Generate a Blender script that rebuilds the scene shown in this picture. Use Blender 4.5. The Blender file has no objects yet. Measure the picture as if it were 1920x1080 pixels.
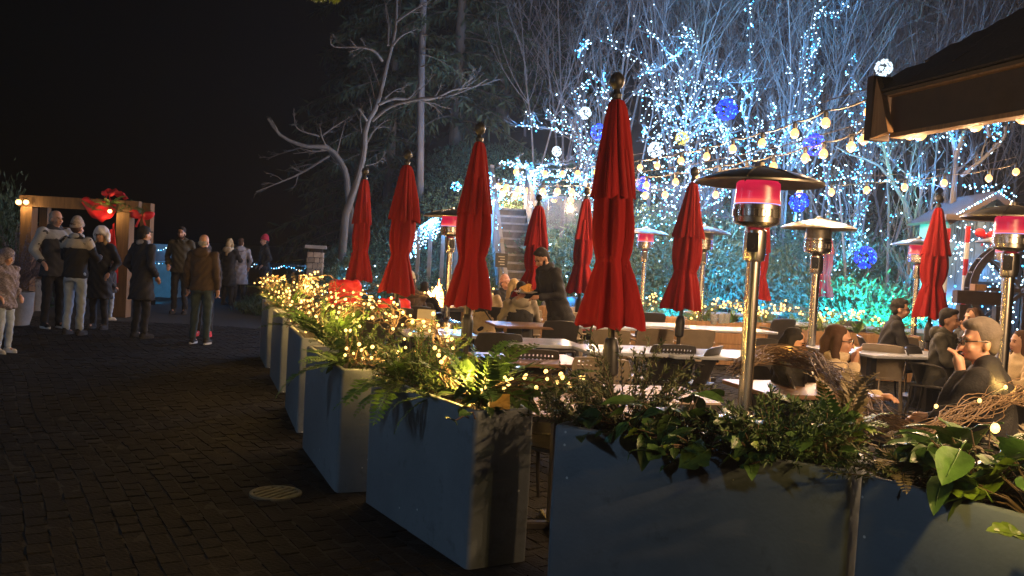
import bpy, bmesh, math, random
import numpy as np
from mathutils import Vector, Matrix

SC = bpy.context.scene
COL = SC.collection
R = math.radians

# ------------------------------------------------------------------ camera
F, W0, H0 = 1700.0, 1920.0, 1080.0            # focal length in photo pixels
CAM_H, PITCH, ROLL = 1.6, R(2.0), R(3.1)
cam_mat = Matrix.Translation((0, 0, CAM_H)) @ Matrix.Rotation(R(90) - PITCH, 4, 'X') @ Matrix.Rotation(ROLL, 4, 'Z')
cam_data = bpy.data.cameras.new('camera'); cam = bpy.data.objects.new('camera', cam_data); COL.objects.link(cam)
cam.matrix_world = cam_mat
cam_data.sensor_width = 36.0; cam_data.lens = 36.0 * F / W0
cam_data.clip_start = 0.05; cam_data.clip_end = 2000
SC.camera = cam

# ------------------------------------------------------------------ night sky
world = bpy.data.worlds.new('World'); SC.world = world; world.use_nodes = True
wn = world.node_tree.nodes; wl = world.node_tree.links
sky = wn.new('ShaderNodeTexSky'); sky.sky_type = 'NISHITA'; sky.sun_disc = False
sky.sun_elevation = R(1.0); sky.sun_rotation = R(200)
wn['Background'].inputs['Strength'].default_value = 0.0006
wl.new(sky.outputs['Color'], wn['Background'].inputs['Color'])

# ------------------------------------------------------------------ exposure
vs = SC.view_settings
SC.display_settings.display_device = 'sRGB'
vs.view_transform = 'Standard'; vs.look = 'None'; vs.exposure = 0.35; vs.gamma = 1.0; vs.use_curve_mapping = False
SC.cycles.use_light_tree = True
SC.cycles.sample_clamp_indirect = 2.5
SC.cycles.max_bounces = 5; SC.cycles.diffuse_bounces = 3; SC.cycles.glossy_bounces = 3
SC.cycles.transparent_max_bounces = 4; SC.cycles.volume_bounces = 0
SC.cycles.caustics_reflective = False; SC.cycles.caustics_refractive = False

CR = cam_mat.to_3x3(); CO = cam_mat.translation
def at(x, y, d):
    "point seen at photo pixel (x, y), d metres in front of the camera"
    return CO + CR @ Vector(((x - 960) / F, (540 - y) / F, -1.0)) * d
def on(x, y, z=0.0):
    "point seen at photo pixel (x, y) at height z"
    v = CR @ Vector(((x - 960) / F, (540 - y) / F, -1.0))
    return CO + v * ((z - CO.z) / v.z)
def px(p):
    q = CR.transposed() @ (Vector(p) - CO)
    return 960 + F * q.x / -q.z, 540 - F * q.y / -q.z, -q.z
def dep(p): return px(p)[2]

# ------------------------------------------------------------------ materials
def mat(name, col, rough=0.6, metal=0.0, var=0.0, vscale=6.0, bump=0.0, bscale=40.0, col2=None, rnd=0.0, emit=None, estr=0.0,
        spec=0.5, coat=0.0, sub=0.0, stretch=None, trans=0.0, sheen=0.0):
    m = bpy.data.materials.new(name); m.use_nodes = True
    n, l = m.node_tree.nodes, m.node_tree.links
    b = n['Principled BSDF']
    b.inputs['Base Color'].default_value = (*col, 1); b.inputs['Roughness'].default_value = rough
    b.inputs['Metallic'].default_value = metal; b.inputs['Specular IOR Level'].default_value = spec
    b.inputs['Coat Weight'].default_value = coat
    if sheen: b.inputs['Sheen Weight'].default_value = sheen
    if trans: b.inputs['Transmission Weight'].default_value = trans
    if sub:
        b.inputs['Subsurface Weight'].default_value = sub; b.inputs['Subsurface Radius'].default_value = (0.02, 0.008, 0.004)
    if emit:
        b.inputs['Emission Color'].default_value = (*emit, 1); b.inputs['Emission Strength'].default_value = estr
    tc = n.new('ShaderNodeTexCoord'); vec = tc.outputs['Object']
    if stretch:
        mp = n.new('ShaderNodeMapping'); mp.inputs['Scale'].default_value = stretch; l.new(vec, mp.inputs['Vector']); vec = mp.outputs['Vector']
    last = None
    if var or col2:
        nz = n.new('ShaderNodeTexNoise'); nz.inputs['Scale'].default_value = vscale; nz.inputs['Detail'].default_value = 6; nz.inputs['Roughness'].default_value = 0.65
        l.new(vec, nz.inputs['Vector'])
        mr = n.new('ShaderNodeMapRange'); mr.inputs['From Min'].default_value = 0.33; mr.inputs['From Max'].default_value = 0.67
        l.new(nz.outputs['Fac'], mr.inputs['Value'])
        mx = n.new('ShaderNodeMix'); mx.data_type = 'RGBA'; l.new(mr.outputs['Result'], mx.inputs['Factor'])
        c1 = col; c2 = col2 or tuple(min(1, c * (1 + var)) for c in col)
        if not col2: c1 = tuple(c * (1 - var) for c in col)
        mx.inputs['A'].default_value = (*c1, 1); mx.inputs['B'].default_value = (*c2, 1)
        last = mx.outputs['Result']
        rr = n.new('ShaderNodeMapRange'); rr.inputs['To Min'].default_value = max(0.04, rough - 0.12); rr.inputs['To Max'].default_value = min(1, rough + 0.1)
        l.new(nz.outputs['Fac'], rr.inputs['Value']); l.new(rr.outputs['Result'], b.inputs['Roughness'])
    if rnd:
        oi = n.new('ShaderNodeObjectInfo'); hs = n.new('ShaderNodeHueSaturation')
        mr2 = n.new('ShaderNodeMapRange'); mr2.inputs['To Min'].default_value = 1 - rnd; mr2.inputs['To Max'].default_value = 1 + rnd
        l.new(oi.outputs['Random'], mr2.inputs['Value']); l.new(mr2.outputs['Result'], hs.inputs['Value'])
        if last: l.new(last, hs.inputs['Color'])
        else: hs.inputs['Color'].default_value = (*col, 1)
        last = hs.outputs['Color']
    if last: l.new(last, b.inputs['Base Color'])
    if bump:
        nb = n.new('ShaderNodeTexNoise'); nb.inputs['Scale'].default_value = bscale; nb.inputs['Detail'].default_value = 5
        l.new(vec, nb.inputs['Vector'])
        bp = n.new('ShaderNodeBump'); bp.inputs['Strength'].default_value = bump; bp.inputs['Distance'].default_value = 0.02
        l.new(nb.outputs['Fac'], bp.inputs['Height']); l.new(bp.outputs['Normal'], b.inputs['Normal'])
    return m

def glow(name, col, s, small=False):
    m = bpy.data.materials.new(name); m.use_nodes = True
    b = m.node_tree.nodes['Principled BSDF']; b.inputs['Base Color'].default_value = (0.6, 0.6, 0.6, 1); b.inputs['Roughness'].default_value = 0.3
    b.inputs['Emission Color'].default_value = (*col, 1); b.inputs['Emission Strength'].default_value = s
    b.inputs['Base Color'].default_value = (*[.008 + .06 * c for c in col], 1)
    if small: m.cycles.emission_sampling = 'NONE'
    return m
def lamp_light(parent, loc, watts, col, radius=.02, name='bulb_lamp'):
    "the light a small bulb gives off"
    l = bpy.data.lights.new(name, 'POINT'); l.energy = watts; l.color = col; l.shadow_soft_size = radius
    o = bpy.data.objects.new(name, l); COL.objects.link(o); o.parent = parent; o.location = loc; return o

M = {}
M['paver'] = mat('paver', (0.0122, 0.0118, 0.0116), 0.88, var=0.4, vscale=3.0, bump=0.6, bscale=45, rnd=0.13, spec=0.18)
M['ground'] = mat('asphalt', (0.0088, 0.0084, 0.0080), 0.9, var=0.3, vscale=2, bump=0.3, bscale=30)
M['hill'] = mat('hill_soil', (0.016, 0.020, 0.013), 0.95, col2=(0.02, 0.022, 0.016), vscale=1.2, bump=0.8, bscale=4)
M['planter'] = mat('planter_paint', (0.195, 0.230, 0.262), 0.5, var=0.14, vscale=2.2, bump=0.08, bscale=60, spec=0.35)
def planter_wear_glints():
    "light glints painted as white flecks, plus scuffs and splashes, on the planter paint"
    m = M['planter']; n, l = m.node_tree.nodes, m.node_tree.links; b = n['Principled BSDF']; src = b.inputs['Base Color'].links[0].from_socket; tc = n.new('ShaderNodeTexCoord')
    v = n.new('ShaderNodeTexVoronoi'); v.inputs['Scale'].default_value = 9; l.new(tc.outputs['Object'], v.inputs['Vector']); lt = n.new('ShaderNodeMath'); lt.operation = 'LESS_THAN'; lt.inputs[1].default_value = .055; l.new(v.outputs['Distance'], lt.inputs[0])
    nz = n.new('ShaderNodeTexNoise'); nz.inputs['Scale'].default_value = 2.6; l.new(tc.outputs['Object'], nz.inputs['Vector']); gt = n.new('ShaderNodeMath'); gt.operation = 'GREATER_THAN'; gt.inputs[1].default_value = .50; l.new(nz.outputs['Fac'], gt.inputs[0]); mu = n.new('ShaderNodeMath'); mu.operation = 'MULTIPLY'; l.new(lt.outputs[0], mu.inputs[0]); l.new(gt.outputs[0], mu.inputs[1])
    mx = n.new('ShaderNodeMix'); mx.data_type = 'RGBA'; l.new(mu.outputs[0], mx.inputs['Factor']); l.new(src, mx.inputs['A']); mx.inputs['B'].default_value = (.75, .78, .78, 1)  # white flecks put tiny specks of reflected light into the colour
    mp = n.new('ShaderNodeMapping'); mp.inputs['Scale'].default_value = (2.2, 2.2, 14); mp.inputs['Rotation'].default_value = (0, .35, 0); l.new(tc.outputs['Object'], mp.inputs['Vector']); n2 = n.new('ShaderNodeTexNoise'); n2.inputs['Scale'].default_value = 1.6; n2.inputs['Detail'].default_value = 8; l.new(mp.outputs['Vector'], n2.inputs['Vector'])
    sm = n.new('ShaderNodeMapRange'); sm.inputs['From Min'].default_value = .66; sm.inputs['From Max'].default_value = .72; sm.inputs['To Max'].default_value = .35; l.new(n2.outputs['Fac'], sm.inputs['Value']); m2 = n.new('ShaderNodeMix'); m2.data_type = 'RGBA'; l.new(sm.outputs['Result'], m2.inputs['Factor']); l.new(mx.outputs['Result'], m2.inputs['A']); m2.inputs['B'].default_value = (.30, .29, .26, 1)
    n3 = n.new('ShaderNodeTexNoise'); n3.inputs['Scale'].default_value = 5; n3.inputs['Detail'].default_value = 9; n3.inputs['Roughness'].default_value = .75; l.new(tc.outputs['Object'], n3.inputs['Vector']); s3 = n.new('ShaderNodeMapRange'); s3.inputs['From Min'].default_value = .56; s3.inputs['From Max'].default_value = .66; s3.inputs['To Max'].default_value = .45; l.new(n3.outputs['Fac'], s3.inputs['Value'])
    m3 = n.new('ShaderNodeMix'); m3.data_type = 'RGBA'; l.new(s3.outputs['Result'], m3.inputs['Factor']); l.new(m2.outputs['Result'], m3.inputs['A']); m3.inputs['B'].default_value = (.085, .09, .09, 1); l.new(m3.outputs['Result'], b.inputs['Base Color'])
planter_wear_glints()
M['soil'] = mat('soil', (0.02, 0.014, 0.01), 0.95, var=0.4, vscale=30, bump=1.0, bscale=60)
M['red_cloth'] = mat('red_canvas', (0.205, 0.0085, 0.0095), 0.9, var=0.16, vscale=3, bump=0.9, bscale=14, spec=0.15, stretch=(1, 1, .22))
M['red_ribbon'] = mat('red_ribbon', (0.55, 0.012, 0.02), 0.55, var=0.15, vscale=6)
M['pole'] = mat('dark_pole', (0.05, 0.045, 0.04), 0.4, metal=0.6, var=0.2, vscale=12)
M['black'] = mat('black_plastic', (0.012, 0.012, 0.013), 0.45, var=0.2, vscale=20)
M['steel'] = mat('brushed_steel', (0.58, 0.56, 0.53), 0.26, metal=1.0)
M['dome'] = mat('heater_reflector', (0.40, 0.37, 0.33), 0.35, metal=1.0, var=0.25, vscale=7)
M['dome_under'] = mat('sooty_underside', (0.16, 0.14, 0.125), 0.55, metal=0.7, var=0.3, vscale=8)  # darker, rougher metal than the top of the dome
M['glow_red'] = glow('glowing_burner', (0.80, 0.014, 0.055), 1.0)
M['glow_pink'] = glow('glowing_burner_rim', (1.0, 0.11, 0.09), .85)
def burner_glow():
    "hot mesh: brightest just above the flame, duller towards the dome"
    m = M['glow_red']; n, l = m.node_tree.nodes, m.node_tree.links; tc = n.new('ShaderNodeTexCoord'); sx = n.new('ShaderNodeSeparateXYZ'); l.new(tc.outputs['Object'], sx.inputs[0])
    mr = n.new('ShaderNodeMapRange'); mr.inputs['From Min'].default_value = -.19; mr.inputs['From Max'].default_value = -.05; l.new(sx.outputs['Z'], mr.inputs['Value'])
    cr = n.new('ShaderNodeValToRGB'); e = cr.color_ramp.elements; e[0].color = (1.0, .10, .11, 1); e[1].color = (.80, .02, .075, 1); q = cr.color_ramp.elements.new(.28); q.color = (.74, .014, .06, 1); q = cr.color_ramp.elements.new(.6); q.color = (.55, .010, .05, 1)
    nz = n.new('ShaderNodeTexNoise'); nz.inputs['Scale'].default_value = 9; mm = n.new('ShaderNodeMapRange'); mm.inputs['To Min'].default_value = .48; mm.inputs['To Max'].default_value = .88; l.new(tc.outputs['Object'], nz.inputs['Vector']); l.new(nz.outputs['Fac'], mm.inputs['Value'])
    l.new(mr.outputs['Result'], cr.inputs['Fac']); b = n['Principled BSDF']; l.new(cr.outputs['Color'], b.inputs['Emission Color']); l.new(mm.outputs['Result'], b.inputs['Emission Strength'])
burner_glow()
M['mesh_off'] = mat('burner_mesh', (0.22, 0.20, 0.17), 0.5, metal=0.8, var=0.2, vscale=60)
M['blueflame'] = glow('gas_flame', (0.2, 0.45, 1.0), 1.3)
M['table'] = mat('white_table_top', (0.50, 0.54, 0.64), 0.2, var=0.06, vscale=4)
M['table_brown'] = mat('brown_table_top', (0.22, 0.13, 0.085), 0.4, var=0.2, vscale=8, stretch=(1, 8, 1))
M['slat'] = mat('grey_slat', (0.36, 0.29, 0.25), 0.5, var=0.18, vscale=8, stretch=(1, 14, 14), rnd=0.12)
M['frame'] = mat('dark_metal_frame', (0.035, 0.032, 0.03), 0.45, metal=0.4, var=0.2, vscale=15)
M['chair_dark'] = mat('charcoal_resin', (0.045, 0.042, 0.04), 0.42, var=0.15, vscale=10, bump=0.1, bscale=150)
M['chair_tan'] = mat('taupe_resin', (0.34, 0.28, 0.21), 0.5, var=0.12, vscale=9, bump=0.1, bscale=150)
M['fern'] = mat('fern_green', (0.075, 0.155, 0.028), 0.5, var=0.35, vscale=5, rnd=0.3)
M['fern_brown'] = mat('fern_faded', (0.15, 0.115, 0.055), 0.7, var=0.3, vscale=5)
M['leaf'] = mat('broad_leaf', (0.06, 0.125, 0.028), 0.36, var=0.4, vscale=9, rnd=0.35, bump=0.15, bscale=25)
M['leaf_lime'] = mat('lime_leaf', (0.14, 0.22, 0.022), 0.4, var=0.3, vscale=9, rnd=0.25, bump=0.15, bscale=25)
M['sprig'] = mat('cedar_green', (0.060, 0.115, 0.026), 0.6, var=0.4, vscale=12)
M['heather'] = mat('heather', (0.085, 0.105, 0.04), 0.7, var=0.4, vscale=14)
M['vine'] = mat('grapevine', (0.15, 0.095, 0.052), 0.7, var=0.3, vscale=30)
M['bark'] = mat('grey_bark', (0.115, 0.11, 0.108), 0.9, var=0.3, vscale=6, bump=0.6, bscale=18, stretch=(1, 1, 0.25))
M['bark_dark'] = mat('dark_bark', (0.085, 0.075, 0.062), 0.9, var=0.3, vscale=6, bump=0.5, bscale=18, stretch=(1, 1, 0.25))
M['twig'] = mat('twig', (0.15, 0.14, 0.13), 0.9, var=0.3, vscale=4)
M['conifer'] = mat('conifer_needles', (0.028, 0.05, 0.022), 0.8, var=0.4, vscale=2.0)
M['shrub'] = mat('evergreen_leaves', (0.045, 0.095, 0.05), 0.55, var=0.45, vscale=2.5)
M['wood'] = mat('timber', (0.30, 0.17, 0.08), 0.7, var=0.3, vscale=4, bump=0.3, bscale=12, stretch=(6, 6, 0.6))
M['wood_arbor'] = mat('dark_arbor_timber', (0.17, 0.095, 0.042), 0.75, var=0.3, vscale=4, bump=0.3, bscale=12, stretch=(6, 6, 0.6))
M['lattice'] = mat('lattice_timber', (0.07, 0.075, 0.08), 0.85, var=0.3, vscale=5)
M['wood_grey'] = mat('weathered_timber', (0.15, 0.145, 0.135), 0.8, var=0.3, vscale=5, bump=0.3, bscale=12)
M['wood_dark'] = mat('dark_stained_timber', (0.035, 0.022, 0.018), 0.6, var=0.3, vscale=6, bump=0.2, bscale=14)
M['shingle'] = mat('roof_shingle', (0.022, 0.017, 0.018), 0.9, var=0.3, vscale=8, bump=0.5, bscale=40, rnd=0.2)
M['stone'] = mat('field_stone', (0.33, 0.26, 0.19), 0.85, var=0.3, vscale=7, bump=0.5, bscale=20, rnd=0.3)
M['hut'] = mat('painted_boards', (0.15, 0.20, 0.22), 0.7, var=0.15, vscale=6, rnd=0.1)
M['white'] = mat('white_ceramic', (0.72, 0.70, 0.66), 0.3)
M['paper'] = mat('paper', (0.70, 0.62, 0.42), 0.8, var=0.06, vscale=10)
M['yellow'] = mat('yellow_paper', (0.60, 0.36, 0.06), 0.8, var=0.15, vscale=12, bump=0.3, bscale=20)
M['glass'] = mat('drinking_glass', (0.85, 0.87, 0.88), 0.08, trans=0.75)
M['iron'] = mat('cast_iron', (0.22, 0.21, 0.15), 0.55, metal=0.3, var=0.3, vscale=20, bump=0.2, bscale=60)
M['cable'] = mat('cable', (0.07, 0.055, 0.04), 0.6)
M['cable_dark'] = mat('dark_cable', (0.01, 0.014, 0.012), 0.6)
M['fries'] = mat('fried_food', (0.62, 0.33, 0.07), 0.6, var=0.3, vscale=30)
M['concrete'] = mat('concrete', (0.25, 0.24, 0.22), 0.85, var=0.2, vscale=6, bump=0.2, bscale=40)
M['skin'] = mat('skin', (0.50, 0.28, 0.19), 0.5, var=0.08, vscale=12, sub=0.08)
M['skin_tan'] = mat('tanned_skin', (0.36, 0.19, 0.12), 0.5, var=0.08, vscale=12, sub=0.08)
M['eye'] = mat('eye_dark', (0.012, 0.01, 0.009), 0.2)
M['lip'] = mat('lips', (0.33, 0.10, 0.09), 0.5)
M['festoon'] = glow('festoon_bulb_glow', (1.0, 0.47, 0.13), 2.5, True)
M['warm'] = glow('warm_fairy_glow', (1.0, 0.58, 0.15), 3.2, True)
M['cool'] = glow('cool_fairy_glow', (0.46, 0.75, 1.0), 6.0, True)
M['cyan'] = glow('blue_fairy_glow', (0.06, 0.45, 1.0), 5.0, True)
M['blue'] = glow('blue_ball_glow', (0.0, 0.022, 1.0), 2.3, True)
M['blue_bright'] = glow('bright_blue_glow', (0.05, 0.30, 1.0), 3.2, True)
M['ballwhite'] = glow('white_ball_glow', (0.7, 0.88, 1.0), 1.3, True)
M['ballyellow'] = glow('yellow_ball_glow', (0.75, 0.62, 0.05), 1.0)
M['flame'] = glow('flame', (1.0, 0.30, 0.05), 16.0)
M['flame_core'] = glow('flame_core', (1.0, 0.62, 0.22), 24.0)
def cloth(name, col, **k):
    if name not in M: M[name] = mat(name, col, 0.85, var=k.pop('var', 0.15), vscale=k.pop('vscale', 8), bump=0.25, bscale=k.pop('bscale', 90), **k)
    return M[name]

# ------------------------------------------------------------------ mesh gathering
class MB:
    "gathers verts and faces; every shape carries a material slot"
    def __init__(s): s.v = []; s.q = []; s.t = []; s.n = 0; s.ng = []
    def add(s, V, quads=None, tris=None, slot=0):
        V = np.asarray(V, float).reshape(-1, 3)
        if quads is not None and len(quads): s.q.append((np.asarray(quads, int).reshape(-1, 4) + s.n, slot))
        if tris is not None and len(tris): s.t.append((np.asarray(tris, int).reshape(-1, 3) + s.n, slot))
        s.v.append(V); s.n += len(V); return s
    def box(s, c, size, rz=0.0, slot=0, rot=None, ch=0.0):
        hx, hy, hz = [a / 2 for a in size]
        if ch:
            V = []
            for z, k in ((-hz, 0), (hz - ch, 0), (hz, ch)):
                for sx, sy in ((-1, -1), (1, -1), (1, 1), (-1, 1)): V.append((sx * (hx - k), sy * (hy - k), z))
            Q = [(3, 2, 1, 0), (8, 9, 10, 11)]
            for r in (0, 4):
                for i in range(4): j = (i + 1) % 4; Q.append((r + i, r + j, r + 4 + j, r + 4 + i))
        else:
            V = [(x, y, z) for z in (-hz, hz) for x, y in ((-hx, -hy), (hx, -hy), (hx, hy), (-hx, hy))]
            Q = [(3, 2, 1, 0), (4, 5, 6, 7), (0, 1, 5, 4), (1, 2, 6, 5), (2, 3, 7, 6), (3, 0, 4, 7)]
        V = np.array(V)
        m = np.array(rot if rot is not None else Matrix.Rotation(rz, 3, 'Z'))
        return s.add(V @ m.T + np.array(c), Q, slot=slot)
    def lathe(s, prof, n=16, c=(0, 0, 0), slot=0, cap=True, rot=None):
        prof = np.array(prof, float); k = len(prof)
        a = np.arange(n) * 2 * math.pi / n
        V = np.stack([prof[:, None, 0] * np.cos(a), prof[:, None, 0] * np.sin(a), np.repeat(prof[:, 1:2], n, 1)], -1).reshape(-1, 3)
        if rot is not None: V = V @ np.array(rot).T
        i = np.arange(k - 1)[:, None] * n; j = np.arange(n)[None]; j2 = (j + 1) % n
        Q = np.stack([i + j, i + j2, i + n + j2, i + n + j], -1).reshape(-1, 4)
        T = []
        if cap:
            V = np.vstack([V, V[:n].mean(0), V[-n:].mean(0)])
            for q in range(n): T += [(k * n, (q + 1) % n, q), (k * n + 1, (k - 1) * n + q, (k - 1) * n + (q + 1) % n)]
        return s.add(V + np.array(c), Q, T, slot)
    def cyl(s, p0, p1, r0, r1=None, n=10, slot=0):
        return s.tubes(np.array([[p0, p1]], float), np.array([[r0, r0 if r1 is None else r1]]), n, slot)
    def tube(s, path, r, n=8, slot=0):
        P = np.array(path, float)[None]; r = np.broadcast_to(np.asarray(r, float), (P.shape[1],))[None]
        return s.tubes(P, r, n, slot)
    def tubes(s, P, Rr, n=6, slot=0, cap=True):
        P = np.asarray(P, float); Rr = np.asarray(Rr, float)
        N, K, _ = P.shape
        if N == 0: return s
        t = np.gradient(P, axis=1); t /= np.linalg.norm(t, axis=2, keepdims=True) + 1e-9
        ov = P[:, -1] - P[:, 0]
        ref = np.where((np.abs(ov[:, 2]) > 0.75 * (np.linalg.norm(ov, axis=1) + 1e-9))[:, None], np.array([[1.0, 0.13, 0.07]]), np.array([[0.05, 0.11, 1.0]]))[:, None]
        u = np.cross(t, np.broadcast_to(ref, t.shape)); u /= np.linalg.norm(u, axis=2, keepdims=True) + 1e-9
        w = np.cross(t, u)
        a = np.arange(n) * 2 * math.pi / n
        V = P[:, :, None] + Rr[:, :, None, None] * (u[:, :, None] * np.cos(a)[:, None] + w[:, :, None] * np.sin(a)[:, None])
        b = (np.arange(N) * K * n)[:, None, None] + (np.arange(K - 1) * n)[None, :, None]
        j = np.arange(n)[None, None]; j2 = (j + 1) % n
        Q = np.stack([b + j, b + n + j, b + n + j2, b + j2], -1).reshape(-1, 4)
        V = V.reshape(-1, 3); T = None
        if cap and n > 3:
            base = len(V); C = np.concatenate([P[:, 0], P[:, -1]]); V = np.vstack([V, C]); T = []
            i0 = (np.arange(N) * K * n)[:, None] + np.arange(n)[None]; i1 = (np.arange(N) * K * n)[:, None] + np.roll(np.arange(n), -1)[None]
            c0 = np.broadcast_to((base + np.arange(N))[:, None], i0.shape); c1 = c0 + N; off = (K - 1) * n
            T = np.concatenate([np.stack([c0, i0, i1], -1).reshape(-1, 3), np.stack([c1, i1 + off, i0 + off], -1).reshape(-1, 3)])
        return s.add(V, Q, T, slot)
    def stamp(s, tv, tq, tt, P, S, slot=0):
        "copies of a small template at points P with scales S"
        P = np.asarray(P, float).reshape(-1, 3); N = len(P)
        if not N: return s
        S = np.broadcast_to(np.asarray(S, float), (N,))
        tv = np.array(tv, float); k = len(tv)
        V = (P[:, None] + tv[None] * S[:, None, None]).reshape(-1, 3); o = (np.arange(N) * k)[:, None, None]
        return s.add(V, (o + np.array(tq)[None]).reshape(-1, 4) if tq is not None else None, (o + np.array(tt)[None]).reshape(-1, 3) if tt is not None else None, slot)
    def bulbs(s, P, r, slot=0): return s.stamp(OCT_V, None, OCT_T, P, r, slot)
    def leaves(s, P, D, Nn, L, Wd, slot=0, fold=0.25):
        "pointed leaves: base P, direction D, face normal Nn"
        P = np.asarray(P, float); D = np.asarray(D, float); Nn = np.asarray(Nn, float)
        D = D / (np.linalg.norm(D, axis=1, keepdims=True) + 1e-9)
        S_ = np.cross(D, Nn); S_ /= np.linalg.norm(S_, axis=1, keepdims=True) + 1e-9
        U_ = np.cross(S_, D); N = len(P)
        L = np.broadcast_to(np.asarray(L, float), (N,))[:, None]; Wd = np.broadcast_to(np.asarray(Wd, float), (N,))[:, None]
        mid = P + D * L * 0.45
        V = np.stack([P, mid + S_ * Wd * .5 + U_ * Wd * fold, P + D * L, mid - S_ * Wd * .5 + U_ * Wd * fold], 1).reshape(-1, 3)
        o = (np.arange(N) * 4)[:, None]
        T = np.concatenate([o + np.array([[0, 1, 2]]), o + np.array([[0, 2, 3]])])
        return s.add(V, None, T, slot)
    def mesh(s, name, mats, smooth=False):
        me = bpy.data.meshes.new(name)
        V = np.concatenate(s.v) if s.v else np.zeros((0, 3))
        Q = np.concatenate([q for q, _ in s.q]) if s.q else np.zeros((0, 4), int)
        T = np.concatenate([t for t, _ in s.t]) if s.t else np.zeros((0, 3), int)
        mi = np.concatenate([np.full(len(q), k) for q, k in s.q] + [np.full(len(t), k) for t, k in s.t] or [np.zeros(0)]).astype(np.int32)
        me.vertices.add(len(V)); me.vertices.foreach_set('co', V.astype(np.float32).ravel())
        me.loops.add(Q.size + T.size); me.loops.foreach_set('vertex_index', np.concatenate([Q.ravel(), T.ravel()]).astype(np.int32))
        ls = np.concatenate([np.arange(len(Q)) * 4, Q.size + np.arange(len(T)) * 3]).astype(np.int32)
        me.polygons.add(len(ls)); me.polygons.foreach_set('loop_start', ls)
        me.polygons.foreach_set('material_index', mi)
        me.polygons.foreach_set('use_smooth', np.full(len(ls), bool(smooth)))
        for m_ in (mats if isinstance(mats, (list, tuple)) else [mats]): me.materials.append(m_)
        me.update(); me.validate()
        if smooth and smooth != 'all':
            try: me.set_sharp_from_angle(angle=R(40))
            except Exception: pass
        return me

OCT_V = np.array([(1, 0, 0), (-1, 0, 0), (0, 1, 0), (0, -1, 0), (0, 0, 1), (0, 0, -1)], float)
OCT_T = np.array([(0, 2, 4), (2, 1, 4), (1, 3, 4), (3, 0, 4), (2, 0, 5), (1, 2, 5), (3, 1, 5), (0, 3, 5)])

# ------------------------------------------------------------------ things, parts
def tag(o, label=None, cat=None, group=None, kind=None):
    if label: o['label'] = label
    if cat: o['category'] = cat
    if group: o['group'] = group
    if kind: o['kind'] = kind
    return o
def thing(name, label, cat, loc=(0, 0, 0), rz=0.0, group=None):
    o = bpy.data.objects.new(name, None); COL.objects.link(o); o.empty_display_size = 0.1
    o.location = loc; o.rotation_euler = (0, 0, rz)
    return tag(o, label, cat, group)
def part(name, mb, mats, parent=None, smooth=False, world=False, label=None, kind=None, loc=None, rot=None):
    me = mb if isinstance(mb, bpy.types.Mesh) else mb.mesh(name, mats, smooth)
    o = bpy.data.objects.new(name, me); COL.objects.link(o)
    if parent:
        o.parent = parent
        if world: o.location = -rootloc(parent)
    if loc is not None: o.location = loc
    if rot is not None: o.rotation_euler = rot
    return tag(o, label, None, None, kind)
def rootloc(o):
    v = Vector(o.location)
    while o.parent: o = o.parent; v += Vector(o.location)
    return v
def struct(name, mb, mats, smooth=False):
    return tag(part(name, mb, mats, None, smooth), kind='structure')
def dup(root, loc=None, rz=None, label=None, scale=None, parent=None):
    c = root.copy(); COL.objects.link(c)
    if parent: c.parent = parent
    if loc is not None: c.location = loc
    if rz is not None: c.rotation_euler = (0, 0, rz)
    if scale: c.scale = (scale,) * 3 if not isinstance(scale, tuple) else scale
    if label: c['label'] = label
    for ch in list(root.children): dup(ch, parent=c)
    return c
def rng(seed): return np.random.default_rng(seed)
def unit(v): return v / (np.linalg.norm(v, axis=-1, keepdims=True) + 1e-9)
def resample(P, k):
    P = np.array(P, float); d = np.r_[0, np.cumsum(np.linalg.norm(np.diff(P, axis=0), axis=1))]
    u = np.linspace(0, d[-1], k); return np.stack([np.interp(u, d, P[:, i]) for i in range(P.shape[1])], 1)
def smoothpath(P, k):
    "Catmull-Rom through the points, k samples"
    P = np.array(P, float)
    if len(P) < 3: return resample(P, k)
    Q = np.vstack([2 * P[0] - P[1], P, 2 * P[-1] - P[-2]]); out = []
    for i in range(1, len(Q) - 2):
        for t in np.linspace(0, 1, 8, endpoint=False):
            a, b, c, d = Q[i - 1], Q[i], Q[i + 1], Q[i + 2]
            out.append(.5 * ((2 * b) + (c - a) * t + (2 * a - 5 * b + 4 * c - d) * t * t + (3 * b - 3 * c + d - a) * t ** 3))
    out.append(P[-1]); return resample(out, k)

# ================================================================== ground, paving, hillside
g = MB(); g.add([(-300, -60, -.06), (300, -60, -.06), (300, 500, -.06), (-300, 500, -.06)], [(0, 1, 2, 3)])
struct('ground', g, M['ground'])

PA = R(-58)                       # courses of the paving
PLANTERS = []                     # (near plaza corner, far plaza corner, width)
def planter_pts():
    A1, B1 = on(876, 1070), on(683, 940)
    d = (A1 - B1).normalized(); 
    out = [(A1, B1, .36)]
    A2, B2 = on(629, 925), on(566, 838); out.append((A2, B2, .36))
    A3 = on(556, 812); B3 = A3 + (on(526, 745) - A3).normalized() * 1.28; out.append((A3, B3, .36))
    A4 = on(523, 736); B4 = A4 + (on(500, 694) - A4).normalized() * 1.28; out.append((A4, B4, .36))
    A5 = on(498, 690); B5 = A5 + (on(484, 661) - A5).normalized() * 1.28; out.append((A5, B5, .36))
    return out
PH = 0.81
PLANTERS = planter_pts()
T6a, T6b = on(1037, 795, PH), on(1599, 884, PH)
T7a = on(1609, 887, PH); T7b = T7a + (on(1925, 968, PH) - T7a).normalized() * 1.28
for a, b in ((T6b, T6a), (T7b, T7a)):
    PLANTERS.append((Vector((a.x, a.y, 0)), Vector((b.x, b.y, 0)), .42))

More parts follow.
